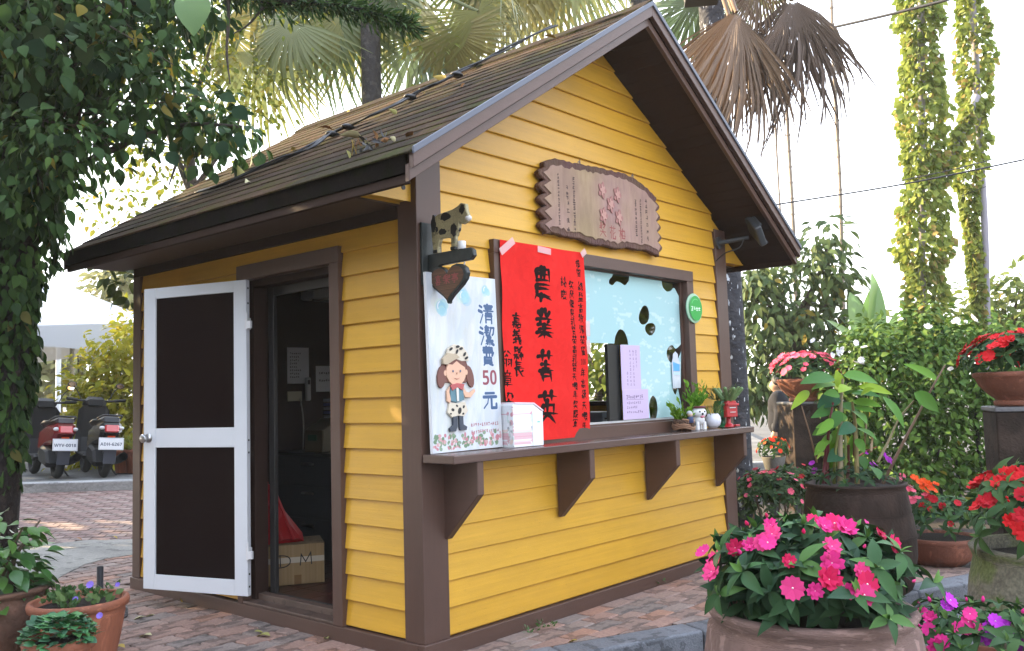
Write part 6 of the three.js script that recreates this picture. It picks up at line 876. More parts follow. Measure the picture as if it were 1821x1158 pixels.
  for (const [x, y, ax, ay, s, k, dd] of [[48, 165, 56, 215, 0.25, 0, -0.6], [160, 20, 172, 50, 0.16, 1, -0.5], [128, 38, 130, 70, 0.2, 0, -0.6], [80, 45, 66, 78, 0.22, 1, -0.6], [150, 75, 150, 120, 0.24, 1, -0.6], [165, 105, 185, 140, 0.22, 0, -0.5], [30, 60, 22, 85, 0.22, 0, -0.7], [52, 72, 82, 104, 0.24, 2, -0.7], [100, 30, 120, 55, 0.2, 1, -0.6], [195, 110, 200, 160, 0.22, 2, -0.4], [255, -10, 262, 30, 0.22, 0, -0.4], [250, 230, 245, 270, 0.2, 2, -0.5], [300, 270, 318, 300, 0.18, 2, -0.4], [330, 160, 378, 172, 0.16, 0, -0.4], [390, 170, 470, 190, 0.18, 0, -0.4], [415, 190, 468, 235, 0.2, 2, -0.4], [370, 180, 350, 165, 0.14, 0, -0.4], [395, 250, 395, 300, 0.17, 2, -0.5], [355, 240, 362, 275, 0.14, 3, -0.5], [425, 235, 432, 280, 0.18, 2, -0.4], [180, 0, 215, 10, 0.16, 0, -0.8]]) { const a = at(x, y, d + dd).sub(o), e = at(ax, ay, d + dd - 0.05).sub(o), m = part('leaf', bg, bm[k], t); m.applyMatrix4(place(a, e.sub(a), rr(-0.5, 0.5, f), s * 0.74, V(-0.5, 0.5, 0.7))); }
  for (let i = 0; i < 30; i++) { const [b0] = bl[i % 16], e = b0.clone().sub(o).add(rdir(f).multiplyScalar(0.3)), s0 = c.getPointAt(0.55 + 0.35 * f()); part('twig', tube([s0.clone().lerp(e, 0.35), s0.clone().lerp(e, 0.7).add(rdir(f).multiplyScalar(0.08)), e], 0.009, 10, 5, 0.003), M([0.07, 0.055, 0.04], 0.9), t); }
  { const m = part('leaf', bg, P([0.16, 0.28, 0.1], 0.55, { transmission: 0.4, thickness: 0, side: THREE.DoubleSide }), t), a = at(345, -18, 4.2).sub(o), e = at(340, 58, 4.15).sub(o); m.userData.label = 'large pale green leaf hanging at the top'; m.applyMatrix4(place(a, e.clone().sub(a), 0.2, a.distanceTo(e) * 1.05, V(-0.5, 0.2, 0.8))); }
  // hanging spray below the eave corner
  inst('hanging_spray', leafGeo(1, 0.5, 0.25, 0.35, 5), LEAF, t, crown([[215, 500, 20, 12], [230, 530, 18, 12], [240, 490, 14, 8], [170, 470, 14, 6], [205, 470, 16, 8]].map(([x, y, r, n]) => { const b = blob(x, y, 7.4, r, n); b[0].sub(o); return b; }), 421, { size: 0.12, clump: 4, spread: 0.1, ca: [0.05, 0.08, 0.03], cb: [0.12, 0.15, 0.05] })); 
  // feathery branch along the top edge
  const fb = thing('mossy_branch', 'feathery dark green branch hanging along the top edge above the roof', 'branch', at(560, -10, 6.2)), ob = fb.position, ax = [[380, -30], [470, 0], [570, 5], [660, 22], [735, 48]].map(([x, y]) => at(x, y, 6.2).sub(ob)), cv = new THREE.CatmullRomCurve3(ax), nl = [];
  part('stem', tube(ax, 0.03, 24, 7, 0.008), BARKDK, fb);
  for (let i = 0; i < 1500; i++) { const k = Math.pow(f(), 0.9), v = cv.getPointAt(k), w = 0.13 * (1.1 - k * 0.6) * (0.7 + 0.5 * Math.sin(k * 40)), dir = rdir(f); v.add(dir.clone().multiplyScalar(w * f())); nl.push({ m: place(v, dir.add(hRt.clone().multiplyScalar(0.9)).add(V(0, -0.5, 0)), f() * 6, rr(0.07, 0.13, f)), c: green(f, [0.02, 0.05, 0.015], [0.07, 0.13, 0.03]) }); }
  inst('needles', leafGeo(1, 0.16, 0.3, 0.5, 3), LEAF, fb, nl);
}
{
  // trees and hedges around
  tree('leafy_tree', 'sunlit yellow green tree behind the roof left end', 'tree', vw(-3.6, 10.5, 0), at(330, 200, 10.5), 0.12, 0.06, [[300, 120, 90, 500], [380, 60, 80, 420], [240, 60, 90, 480], [440, 190, 50, 130], [300, 330, 70, 200], [250, 270, 60, 160], [200, 380, 55, 130], [360, 250, 60, 150], [470, 160, 40, 90], [720, 60, 55, 70], [530, 30, 40, 70]].map(([x, y, r, n]) => blob(x, y, 10.5, r, n)), 501, { size: 0.1, ca: [0.1, 0.14, 0.02], cb: [0.24, 0.25, 0.04], clump: 7, spread: 0.3, mat: LEAFBACK, geo: L8, shell: 0.3, yellowish: 0.14, limbs: 5 });
  const hedge = (name, lab, cat, blobs, seed, o) => { const c = blobs[0][0], t = thing(name, lab, cat, [c.x, o.y || 0, c.z]), f = rng(seed); for (const [v] of blobs.slice(0, 7)) { const e = v.clone().sub(t.position); part('stem', tube([V(e.x, -0.1, e.z), V(e.x * 0.98, e.y * 0.5, e.z), e], 0.03, 8, 6, 0.012), BARKDK, t); } inst('foliage', o.geo || L8, o.mat || LEAF, t, crown(blobs.map(([v, ...q]) => [v.clone().sub(t.position), ...q]), seed, o)); return t; };
  hedge('hedge', 'sunlit yellow green hedge behind the scooters', 'hedge', [[215, 660, 70, 800], [200, 760, 80, 900], [240, 720, 70, 700], [160, 700, 45, 260], [240, 610, 60, 500], [150, 790, 50, 260], [290, 700, 90, 500]].map(([x, y, r, n]) => blob(x, y, 14.8, r, n, 1, 1)), 511, { size: 0.15, ca: [0.16, 0.19, 0.014], cb: [0.42, 0.37, 0.03], mat: LEAFBACK, clump: 8, spread: 0.28, shell: 0.5, y: 0.38, yellowish: 0.1 });
  hedge('tree_row', 'hazy row of trees far beyond the white tent', 'trees', [[40, 660, 90, 700], [110, 640, 60, 500], [0, 600, 90, 600], [170, 600, 80, 600], [230, 530, 60, 500], [80, 720, 60, 300], [215, 490, 35, 160]].map(([x, y, r, n]) => blob(x, y, 34, r, n, 1, 1)), 521, { size: 0.45, ca: [0.13, 0.15, 0.06], cb: [0.26, 0.26, 0.1], mat: LEAFBACK, clump: 8, spread: 0.9, shell: 0.4, y: 0.4 });
  tree('broadleaf_tree', 'dense broadleaf tree behind the pink flower bowl and slim palms', 'tree', at(1400, 760, 15), at(1400, 560, 15), 0.16, 0.09, [[1370, 500, 50, 260], [1365, 600, 60, 420], [1430, 590, 60, 400], [1460, 480, 45, 230], [1475, 430, 30, 110], [1490, 520, 40, 170], [1420, 660, 70, 420], [1345, 520, 40, 180], [1350, 680, 50, 300], [1500, 600, 50, 200]].map(([x, y, r, n]) => blob(x, y, 15, r, n)), 531, { size: 0.24, ca: [0.03, 0.06, 0.025], cb: [0.12, 0.17, 0.05], clump: 8, spread: 0.32, droop: 1.0, geo: leafGeo(1, 0.36, 0.25, 0.5, 4), shell: 0.35 });
  tree('broadleaf_tree', 'green tree behind the creeper columns at the right edge', 'tree', at(1760, 760, 17), at(1760, 600, 17), 0.16, 0.09, [[1760, 570, 60, 330], [1810, 560, 60, 330], [1840, 620, 80, 380], [1700, 620, 60, 300], [1660, 590, 50, 260], [1620, 620, 60, 300], [1890, 540, 60, 200], [1815, 510, 30, 90]].map(([x, y, r, n]) => blob(x, y, 17, r, n)), 541, { size: 0.22, ca: [0.06, 0.1, 0.03], cb: [0.18, 0.22, 0.05], clump: 8, spread: 0.34, mat: LEAFBACK, shell: 0.35 });
  const hb = hedge('hibiscus_hedge', 'tall green hibiscus hedge dotted with white flowers behind the barrel pot', 'hedge', [[1560, 680, 90, 1200], [1515, 700, 50, 450], [1660, 680, 110, 1300], [1600, 780, 110, 1100], [1525, 800, 55, 450], [1700, 780, 100, 900], [1730, 640, 70, 500], [1560, 620, 60, 420], [1650, 600, 55, 400], [1780, 720, 100, 700], [1620, 860, 90, 600], [1720, 860, 80, 500], [1820, 640, 90, 600]].map(([x, y, r, n]) => blob(x, y, 9.6, r, n * 1.25, 1, 0.8)), 551, { size: 0.09, ca: [0.03, 0.08, 0.016], cb: [0.13, 0.22, 0.035], yellowish: 0.008, clump: 10, spread: 0.15, shell: 0.5, y: -0.03, droop: 0.6 });
  const f = rng(555); for (const [x, y, s] of [[1488, 626, 1.2], [1480, 632, 1], [1495, 622, 1], [1446, 606, 1], [1650, 582, 1.1], [1702, 570, 1.2], [1731, 568, 1.2], [1527, 646, 1.3], [1531, 640, 1], [1522, 610, 0.9], [1537, 618, 0.8], [1690, 655, 0.8], [1698, 572, 1]]) flower(hb, at(x, y, 8.75).sub(hb.position), V(-0.6, 0.3, 0.7).add(rdir(f).multiplyScalar(0.9)), 0.04 * s, [0.8, 0.8, 0.82], f);
  // banana
  const bp = at(1545, 640, 12), bn = thing('banana_plant', 'banana plant with broad pale green leaves rising above the hibiscus hedge', 'banana plant', [bp.x, 0, bp.z]), bg = leafGeo(1, 0.3, 0.3, 0.35, 12, 0.7), bmat = P([0.16, 0.27, 0.07], 0.5, { transmission: 0.4, thickness: 0, side: THREE.DoubleSide });
  part('stalk', tube([V(0, 0, 0), V(0.02, bp.y * 0.6, 0), V(0, bp.y, 0)], 0.11, 12, 12, 0.07), M([0.2, 0.24, 0.1], 0.7), bn);
  for (const [x, y, ax, ay] of [[1545, 640, 1560, 500], [1540, 640, 1580, 488], [1545, 640, 1490, 560], [1545, 640, 1520, 520], [1550, 640, 1610, 560], [1540, 650, 1500, 640]]) { const a = at(x, y, 12).sub(bn.position), e = at(ax, ay, 12).sub(bn.position); part('leaf', bg, bmat, bn).applyMatrix4(place(a, e.sub(a), rr(-0.7, 0.7, f), e.length() * 1.1, V(-0.4, 0.5, 0.7))); }
  // trees out of the frame on the left whose shade lies over the booth, and behind the camera
  const far = (lab, x, z, h, r, n, seed, ry = 0.8) => tree('shade_tree', lab, 'tree', V(x, 0, z), V(x, h - r * ry * 0.8, z), 0.2, 0.12, [[V(x, h - r * ry, z), r, r * ry, r, n], [V(x + r * 0.5, h - r * ry * 1.5, z + r * 0.3), r * 0.7, r * 0.6, r * 0.7, n * 0.5], [V(x - r * 0.4, h - r * ry * 1.6, z - r * 0.5), r * 0.7, r * 0.6, r * 0.7, n * 0.5]], seed, { size: 0.3, ca: [0.03, 0.06, 0.02], cb: [0.08, 0.12, 0.03], clump: 8, spread: 0.4, shell: 0.3 });
  far('round shade tree standing left of the lane, nearest the booth', -3.6, -7.6, 5.3, 1.9, 1500, 601); far('round shade tree second along the lane left of the booth', -6.2, -5.0, 5.2, 2.0, 1500, 611); far('round shade tree third along the left side of the terrace', -8.0, -1.8, 5.4, 2.2, 1500, 621); far('shade tree standing beyond the left tree row', -2.2, -10.4, 6.3, 2.1, 1500, 631, 1.0); far('shade tree closest to the booth door side', -2.7, -5.9, 5.9, 1.6, 1300, 641, 1.1); tree('leafy_shrub', 'sunlit shrub behind the booth, seen through the open counter window', 'shrub', V(6.2, 0, -3.2), V(6.2, 1.6, -3.2), 0.08, 0.05, [[V(6.2, 1.7, -3.2), 1.1, 1.3, 1.2, 1500], [V(6.6, 1.2, -2.6), 0.8, 1.1, 0.8, 900], [V(6.6, 2.3, -3.9), 0.9, 0.9, 0.9, 800]], 661, { size: 0.15, ca: [0.1, 0.15, 0.03], cb: [0.24, 0.28, 0.06], mat: LEAFBACK, clump: 8, spread: 0.25 });
  far('shade tree left of the scooter stand', 1.0, -16.2, 5.2, 2.2, 1800, 701, 1.1); far('shade tree between stand and lane on the left', -1.0, -14.2, 4.7, 1.7, 1300, 703, 1.1); far('street tree across the plaza right of the viewer', 17, 12, 6.5, 2.6, 1500, 681); far('street tree across the plaza farther along on the right', 21, 8.5, 6.5, 2.8, 1500, 691); far('street tree across the plaza mirrored in the window glass', 10.2, 6.4, 6.0, 2.4, 1600, 699); far('big shade tree left of the terrace', -7.6, -0.6, 8.0, 3.0, 2600, 695, 1.1); far('big shade tree left of the viewer', -7.4, 4.2, 7.6, 2.8, 2400, 697, 1.1);
}
// ---------------------------------------------------------------- scooters, tent, person, litter
function scooter(label, plateText, bodyCol, wheel, heading, seatCol) {               // wheel = contact point of the rear tyre, local +x runs forwards
  const s = thing('parked_scooter', label, 'scooter', [wheel.x, wheel.y, wheel.z], Math.atan2(-heading.z, heading.x), 'scooters parked on the stand');
  s.rotation.order = 'YXZ'; s.rotation.x = 0.07; s.scale.setScalar(1.1);
  const bm = P(bodyCol, 0.25, { clearcoat: 0.4, clearcoatRoughness: 0.1 }), bk = M([0.008, 0.008, 0.009], 0.7), rub = M([0.012, 0.012, 0.012], 0.9), ch = M([0.45, 0.45, 0.46], 0.25, { metalness: 1 }), gy = M([0.03, 0.032, 0.04], 0.6);
  const wheelAt = (x) => { const w = new THREE.Group(); w.name = 'wheel'; w.position.set(x, 0.215, 0); s.add(w); part('tyre', new THREE.TorusGeometry(0.165, 0.052, 12, 28), rub, w); part('rim', merge([new THREE.TorusGeometry(0.115, 0.012, 6, 24), ...[0, 1, 2].map((k) => box(0.23, 0.03, 0.02).rotateZ(k * 1.047)), new THREE.CylinderGeometry(0.04, 0.04, 0.1, 12).rotateX(Math.PI / 2)]), gy, w); };
  wheelAt(0); wheelAt(1.24);
  const ex2 = (pts, w, b = 0.02) => extr(pts, w, b).translate(0, 0, -w / 2);
  part('tail_body', ex2([[-0.28, 0.58], [-0.1, 0.46], [0.2, 0.42], [0.5, 0.34], [0.62, 0.36], [0.56, 0.62], [0.2, 0.70], [-0.22, 0.72]], 0.26, 0.04), bm, s);
  part('seat', ex2([[-0.24, 0.72], [-0.2, 0.78], [0.1, 0.79], [0.3, 0.755], [0.55, 0.75], [0.62, 0.7], [0.58, 0.66], [0.2, 0.70]], 0.25, 0.04), M(seatCol, 0.5), s);
  part('engine_case', ex2([[-0.12, 0.2], [0.0, 0.14], [0.36, 0.2], [0.44, 0.34], [0.3, 0.42], [0.0, 0.36]], 0.2, 0.03).translate(0, 0, -0.06), bk, s);
  part('exhaust', tube([[0.35, 0.2, 0.14], [0.1, 0.22, 0.17], [-0.2, 0.28, 0.18]], 0.05, 12, 10, 0.055), gy, s);
  part('floorboard', ex2([[0.5, 0.26], [0.62, 0.22], [0.95, 0.22], [1.02, 0.28], [0.95, 0.3], [0.6, 0.3]], 0.34, 0.02), bk, s);
  part('leg_shield', ex2([[0.9, 0.26], [1.02, 0.22], [1.12, 0.44], [1.06, 0.7], [0.98, 0.92], [0.9, 0.94], [0.93, 0.7], [0.96, 0.5]], 0.4, 0.06), bk, s);
  part('front_fender', ex2([[1.02, 0.36], [1.1, 0.42], [1.3, 0.44], [1.44, 0.34], [1.46, 0.28], [1.36, 0.36], [1.2, 0.39]], 0.13, 0.02), bm, s);
  part('handlebar_cover', ex2([[0.86, 0.94], [0.86, 1.02], [0.96, 1.06], [1.06, 1.0], [1.08, 0.9], [0.98, 0.88]], 0.3, 0.06), bk, s);
  part('handlebar', tube([[0.84, 1.02, -0.36], [0.92, 1.0, -0.15], [0.92, 1.0, 0.15], [0.84, 1.02, 0.36]], 0.016, 16, 8), bk, s);
  for (const z of [-1, 1]) { part('grip', tube([[0.87, 1.01, z * 0.24], [0.83, 1.02, z * 0.38]], 0.022, 3, 8), rub, s); const m = part('mirror', merge([tube([[0.93, 1.02, z * 0.18], [0.95, 1.14, z * 0.24], [0.93, 1.2, z * 0.3]], 0.007, 8, 6), xf(new THREE.SphereGeometry(0.055, 14, 10), 0.93, 1.22, z * 0.31, 0, 0, 0, [0.3, 0.75, 1.1])]), bk, s); part('mirror_glass', xf(new THREE.CircleGeometry(0.042, 18), 0.9125, 1.22, z * 0.31, 0, -Math.PI / 2, 0, [1.1, 0.75, 1]), M([0.7, 0.72, 0.75], 0.05, { metalness: 1 }), m); }
  part('tail_light', ex2([[-0.3, 0.6], [-0.24, 0.56], [-0.2, 0.62], [-0.22, 0.68], [-0.28, 0.68]], 0.17, 0.015), P([0.55, 0.015, 0.02], 0.15, { clearcoat: 1 }), s);
  for (const z of [-1, 1]) part('turn_signal', xf(new THREE.SphereGeometry(0.035, 12, 8), -0.255, 0.64, z * 0.115, 0, 0, 0, [0.7, 0.7, 1]), P([0.6, 0.6, 0.62], 0.15), s);
  part('reflector', box(0.012, 0.022, 0.09, -0.268, 0.53, 0, 0.003), P([0.5, 0.05, 0.01], 0.2), s);
  part('plate_bracket', ex2([[-0.27, 0.36], [-0.1, 0.3], [-0.06, 0.46], [-0.25, 0.54]], 0.12, 0.01), bk, s);
  const pl = part('number_plate', box(0.008, 0.155, 0.3, 0, 0, 0, 0.003), M([0.75, 0.76, 0.78], 0.4), s); pl.position.set(-0.292, 0.44, 0); pl.rotation.z = -0.12;
  const t = canvas(300, 156, (g) => { g.fillStyle = '#e6e9ee'; g.fillRect(0, 0, 300, 156); g.strokeStyle = '#a7adb8'; g.lineWidth = 4; g.strokeRect(6, 6, 288, 144); g.fillStyle = '#333f58'; g.font = 'bold 58px sans-serif'; g.textAlign = 'center'; g.fillText(plateText, 150, 104, 268); });
  part('plate_print', sheet(0.294, 0.15).rotateY(-Math.PI / 2).translate(-0.0045, 0, 0), M('#ffffff', 0.4, { map: t }), pl);
  part('mud_flap', ex2([[-0.27, 0.365], [-0.255, 0.365], [-0.235, 0.19], [-0.25, 0.185]], 0.15, 0.004), M([0.05, 0.055, 0.075], 0.7), s);
  part('kick_stand', tube([[0.3, 0.18, 0.1], [0.28, 0.08, 0.16], [0.24, 0.005, 0.21]], 0.012, 8, 6), bk, s);
  part('grab_rail', tube([[-0.05, 0.76, -0.14], [-0.26, 0.8, -0.1], [-0.3, 0.8, 0], [-0.26, 0.8, 0.1], [-0.05, 0.76, 0.14]], 0.014, 20, 7), bk, s);
  return s;
}
{
  const g = (px, py) => onY(px, py, 0.37), hd = hDir.clone().addScaledVector(hRt, -0.85).normalize(), hd2 = hDir.clone().addScaledVector(hRt, -0.72).normalize();
  scooter('dark red scooter with a white number plate, left of the two in full view', 'WYV-0018', [0.16, 0.006, 0.012], g(100, 851), hd, [0.02, 0.012, 0.012]);
  scooter('black scooter with red tail light and white plate, right of the two in view', 'ADH-6267', [0.016, 0.016, 0.018], g(184, 849), hd2, [0.014, 0.014, 0.015]);
  scooter('scooter half hidden behind the vine covered tree trunk', 'MGR-3391', [0.2, 0.01, 0.015], g(26, 840), hd, [0.014, 0.014, 0.015]);
  // terracotta pots beside the hedge
  for (const [px, s, lab] of [[222, 1, 'terracotta pot beside the black scooter under the hedge'], [244, 1.05, 'terracotta pot partly hidden by the booth back post']]) { const b = onY(px, 840, 0.385), p = thing('terracotta_pot', lab, 'flower pot', [b.x, 0.38, b.z]); part('pot', lathe([[0, 0], [0.13, 0], [0.17, 0.28], [0.19, 0.285], [0.19, 0.33], [0.165, 0.33], [0.16, 0.3], [0, 0.3]].map(([x, y]) => [x * s, y * s]), 32), TERRA, p); inst('foliage', L8, LEAFBACK, p, sprig(60, px, 0.25, 0.8, 0.8, [[0.12, 0.16, 0.02], [0.25, 0.25, 0.03]], L8).map((q) => ({ ...q, m: new THREE.Matrix4().makeTranslation(0, 0.3 * s, 0).multiply(q.m) }))); }
  // white party tent
  const d1 = 15.5, A = at(52, 569, d1), B = at(256, 574, d1), L = A.distanceTo(B) * 2.5, c0 = B.clone().lerp(A, 0.0), hx = hRt.clone().negate(), hz = hDir.clone();
  const t = thing('party_tent', 'white party tent with arched valances over the scooter stand', 'tent', [c0.x + hx.x * L / 2 + hz.x * L * 0.4, 0.37, c0.z + hx.z * L / 2 + hz.z * L * 0.4]), D = L * 0.8, up = c0.y - 0.37, TP = (u, v, y) => V(0, y, 0).addScaledVector(hx, u * L / 2).addScaledVector(hz, v * D / 2);
  const rm2 = P([0.42, 0.45, 0.5], 0.7, { side: THREE.DoubleSide }), wm = P([0.6, 0.62, 0.66], 0.6, { transmission: 0.25, thickness: 0, side: THREE.DoubleSide }), cor = [[-1, -1], [1, -1], [1, 1], [-1, 1]], N = 10, peak = up + 1.05;
  for (let k = 0; k < 4; k++) {
    const [a, b] = [cor[k], cor[(k + 1) % 4]], pos = [], V2 = []; for (let i = 0; i <= N; i++) for (let j = 0; j <= N; j++) { const w = i / N, s = j / N, u = (a[0] + (b[0] - a[0]) * s) * (1 - w), v = (a[1] + (b[1] - a[1]) * s) * (1 - w); V2.push(TP(u, v, up + (peak - up) * (0.72 * w + 0.28 * w * w * w))); }
    const f = []; for (let i = 0; i < N; i++) for (let j = 0; j < N; j++) { const q = i * (N + 1) + j; f.push([q, q + 1, q + N + 2, q + N + 1]); } const g2 = mergeVertices(tris(V2, f).deleteAttribute('normal').deleteAttribute('uv')); g2.computeVertexNormals(); part('roof_panel', g2, rm2, t);
    const vl = []; for (let j = 0; j <= 24; j++) { const s = j / 24, u = a[0] + (b[0] - a[0]) * s, v = a[1] + (b[1] - a[1]) * s, h = 0.34 + 0.32 * Math.pow(Math.abs(s - 0.5) * 2, 2.2); vl.push(TP(u * 1.002, v * 1.002, up + 0.01), TP(u * 1.002, v * 1.002, up - h)); } const vf = []; for (let j = 0; j < 24; j++) vf.push([j * 2, j * 2 + 2, j * 2 + 3, j * 2 + 1]); part('valance', tris(vl, vf), wm, t);
    part('leg', tube([TP(a[0] * 0.99, a[1] * 0.99, -0.02), TP(a[0] * 0.99, a[1] * 0.99, up / 2), TP(a[0] * 0.99, a[1] * 0.99, up)], 0.035, 4, 10), M([0.62, 0.58, 0.5], 0.4), t);
    part('roof_bar', tube([TP(a[0], a[1], up), TP(a[0] * 0.5, a[1] * 0.5, up + (peak - up) * 0.38), TP(0, 0, peak - 0.03)], 0.02, 8, 8), M([0.5, 0.5, 0.5], 0.4), t);
  }
  const rl = onY(128, 846, 0.4), r2 = at(128, 640, 16.3), lg = thing('tent_pole', 'pale upright tent pole between the two scooters', 'pole', [r2.x, 0.38, r2.z]); part('pole', tube([V(0, 0, 0), V(0, 1, 0), V(0, at(128, 604, 16.3).y - 0.38, 0)], 0.04, 4, 10), M([0.62, 0.56, 0.44], 0.5), lg); part('foot_plate', box(0.2, 0.02, 0.2, 0, 0.01, 0), darkGrey, lg); part('cable', tube([V(0.1, 2.0, 0), V(0.13, 1.2, 0.02), V(0.12, 0.3, 0)], 0.012, 10, 6), black, lg);
  const lp = at(103, 715, 22), pp = thing('lamp_post', 'pale grey lamp post in the haze behind the scooters', 'post', [lp.x, 0.4, lp.z]); part('pole', tube([V(0, 0, 0), V(0, 2, 0), V(0, 3.4, 0)], 0.06, 4, 10), M([0.5, 0.53, 0.56], 0.5), pp); part('base', box(0.24, 0.12, 0.24, 0, 0.06, 0, 0.01), M([0.4, 0.4, 0.4], 0.8), pp);
}
{
  // person standing beyond the far pedestal, back turned, looking left
  const d = 13, hp = at(1383, 684, d), p = thing('person', 'person in a dark jacket with short black hair standing behind the far pedestal, looking left', 'person', [hp.x, 0, hp.z]);
  const H = hp.y + 0.11, face = hRt.clone().negate().addScaledVector(hDir, 0.35).normalize(); p.rotation.y = Math.atan2(face.x, face.z);   // local +z is the way they look
  const k = H / 1.72, J = (x, y, z) => [x * k, y * k, z * k];
  const iso = (bones, n, size, y0, blend = 0.035) => {
    const mc = new MarchingCubes(n, new THREE.MeshBasicMaterial(), false, false, 60000), half = size / 2, P3 = bones.map(([a, b, r0, r1]) => ({ a: V(...a), ab: V(...b).sub(V(...a)), r0, r1 })), q = V();
    for (let z = 0; z < n; z++) for (let y = 0; y < n; y++) for (let x = 0; x < n; x++) { q.set((x / n * 2 - 1) * half, (y / n * 2 - 1) * half + y0, (z / n * 2 - 1) * half); let acc = 0; for (const b of P3) { const t = Math.min(1, Math.max(0, q.clone().sub(b.a).dot(b.ab) / b.ab.lengthSq())), dd = q.distanceTo(b.a.clone().addScaledVector(b.ab, t)) - (b.r0 + (b.r1 - b.r0) * t); acc += Math.exp(-dd / blend); } mc.field[x + y * n + z * n * n] = blend * Math.log(acc + 1e-30); }
    mc.isolation = 0; mc.update(); const c = mc.count, g = new THREE.BufferGeometry(), pa = mc.positionArray.slice(0, c * 3), na = mc.normalArray.slice(0, c * 3);
    for (let i = 0; i < c; i++) { pa[i * 3] *= half; pa[i * 3 + 1] = pa[i * 3 + 1] * half + y0; pa[i * 3 + 2] *= half; }
    g.setAttribute('position', new THREE.BufferAttribute(pa, 3)); g.setAttribute('normal', new THREE.BufferAttribute(na, 3)); return g;
  };
  const arms = [-1, 1].flatMap((s) => [[J(s * 0.17, 1.40, 0), J(s * 0.24, 1.12, -0.02), 0.05, 0.042], [J(s * 0.24, 1.12, -0.02), J(s * 0.23, 0.88, 0.06), 0.04, 0.03]]);
  const legs = [-1, 1].flatMap((s) => [[J(s * 0.09, 0.92, 0), J(s * 0.1, 0.5, 0.02), 0.085, 0.055], [J(s * 0.1, 0.5, 0.02), J(s * 0.1, 0.09, -0.02), 0.052, 0.038], [J(s * 0.1, 0.04, -0.04), J(s * 0.11, 0.03, 0.14), 0.038, 0.03]]);
  const torso = [[J(0, 0.98, 0), J(0, 1.18, 0), 0.13, 0.13], [J(-0.07, 1.3, 0), J(0.07, 1.3, 0), 0.12, 0.12], [J(-0.13, 1.4, 0), J(0.13, 1.4, 0), 0.06, 0.06]];
  const head = [[J(0, 1.42, -0.01), J(0, 1.54, 0.01), 0.055, 0.052], [J(0, 1.62, 0), J(0, 1.6, 0.02), 0.092, 0.085], [J(0, 1.56, 0.05), J(0, 1.54, 0.06), 0.05, 0.045], [J(0, 1.6, 0.1), J(0, 1.575, 0.118), 0.012, 0.016], [J(-0.09, 1.6, 0), J(-0.095, 1.58, -0.01), 0.018, 0.014], [J(0.09, 1.6, 0), J(0.095, 1.58, -0.01), 0.018, 0.014]];
  const fingers = [-1, 1].flatMap((s) => [[J(s * 0.23, 0.87, 0.06), J(s * 0.225, 0.8, 0.075), 0.026, 0.03], ...[0, 1, 2, 3].map((q) => [J(s * 0.225, 0.79, 0.05 + q * 0.018), J(s * 0.215, 0.715 + 0.008 * Math.abs(q - 1.5), 0.06 + q * 0.018), 0.009, 0.007]), [J(s * 0.22, 0.83, 0.085), J(s * 0.205, 0.77, 0.12), 0.011, 0.008]]);
  part('body', iso([...torso, ...arms, ...legs, ...head, ...fingers], 96, 1.9 * k, 0.86 * k, 0.012), M([0.45, 0.27, 0.18], 0.6), p);
  const fat = (b, e) => b.map(([a, c, r0, r1]) => [a, c, r0 + e, r1 + e]);
  part('jacket', iso([...fat(torso, 0.022), ...fat(arms, 0.018), [J(0, 0.93, 0), J(0, 1.0, 0), 0.15, 0.15]], 72, 1.3 * k, 1.2 * k, 0.02), M([0.012, 0.012, 0.017], 0.95), p);
  part('trousers', iso(fat(legs.filter((_, i) => i % 3 < 2), 0.015).concat([[J(-0.06, 0.95, 0), J(0.06, 0.95, 0), 0.12, 0.12]]), 60, 1.3 * k, 0.55 * k, 0.02), M([0.035, 0.037, 0.045], 0.85), p);
  part('hair', iso([[J(0, 1.655, -0.02), J(0, 1.6, -0.045), 0.097, 0.085], [J(-0.05, 1.64, -0.01), J(0.05, 1.64, -0.01), 0.07, 0.07]], 40, 0.4 * k, 1.6 * k, 0.015), M([0.012, 0.01, 0.01], 0.6), p);
  for (const s of [-1, 1]) { part('eye', xf(new THREE.SphereGeometry(0.012 * k, 8, 6), s * 0.035 * k, 1.605 * k, 0.093 * k), M([0.05, 0.03, 0.02], 0.3), p); part('shoe', xf(new THREE.SphereGeometry(0.06 * k, 14, 8), s * 0.105 * k, 0.035 * k, 0.05 * k, 0, 0, 0, [0.85, 0.6, 2.1]), black, p); }
  part('mouth', box(0.045 * k, 0.008 * k, 0.006, 0, 1.545 * k, 0.105 * k, 0.002), M([0.35, 0.13, 0.11], 0.6), p);
}
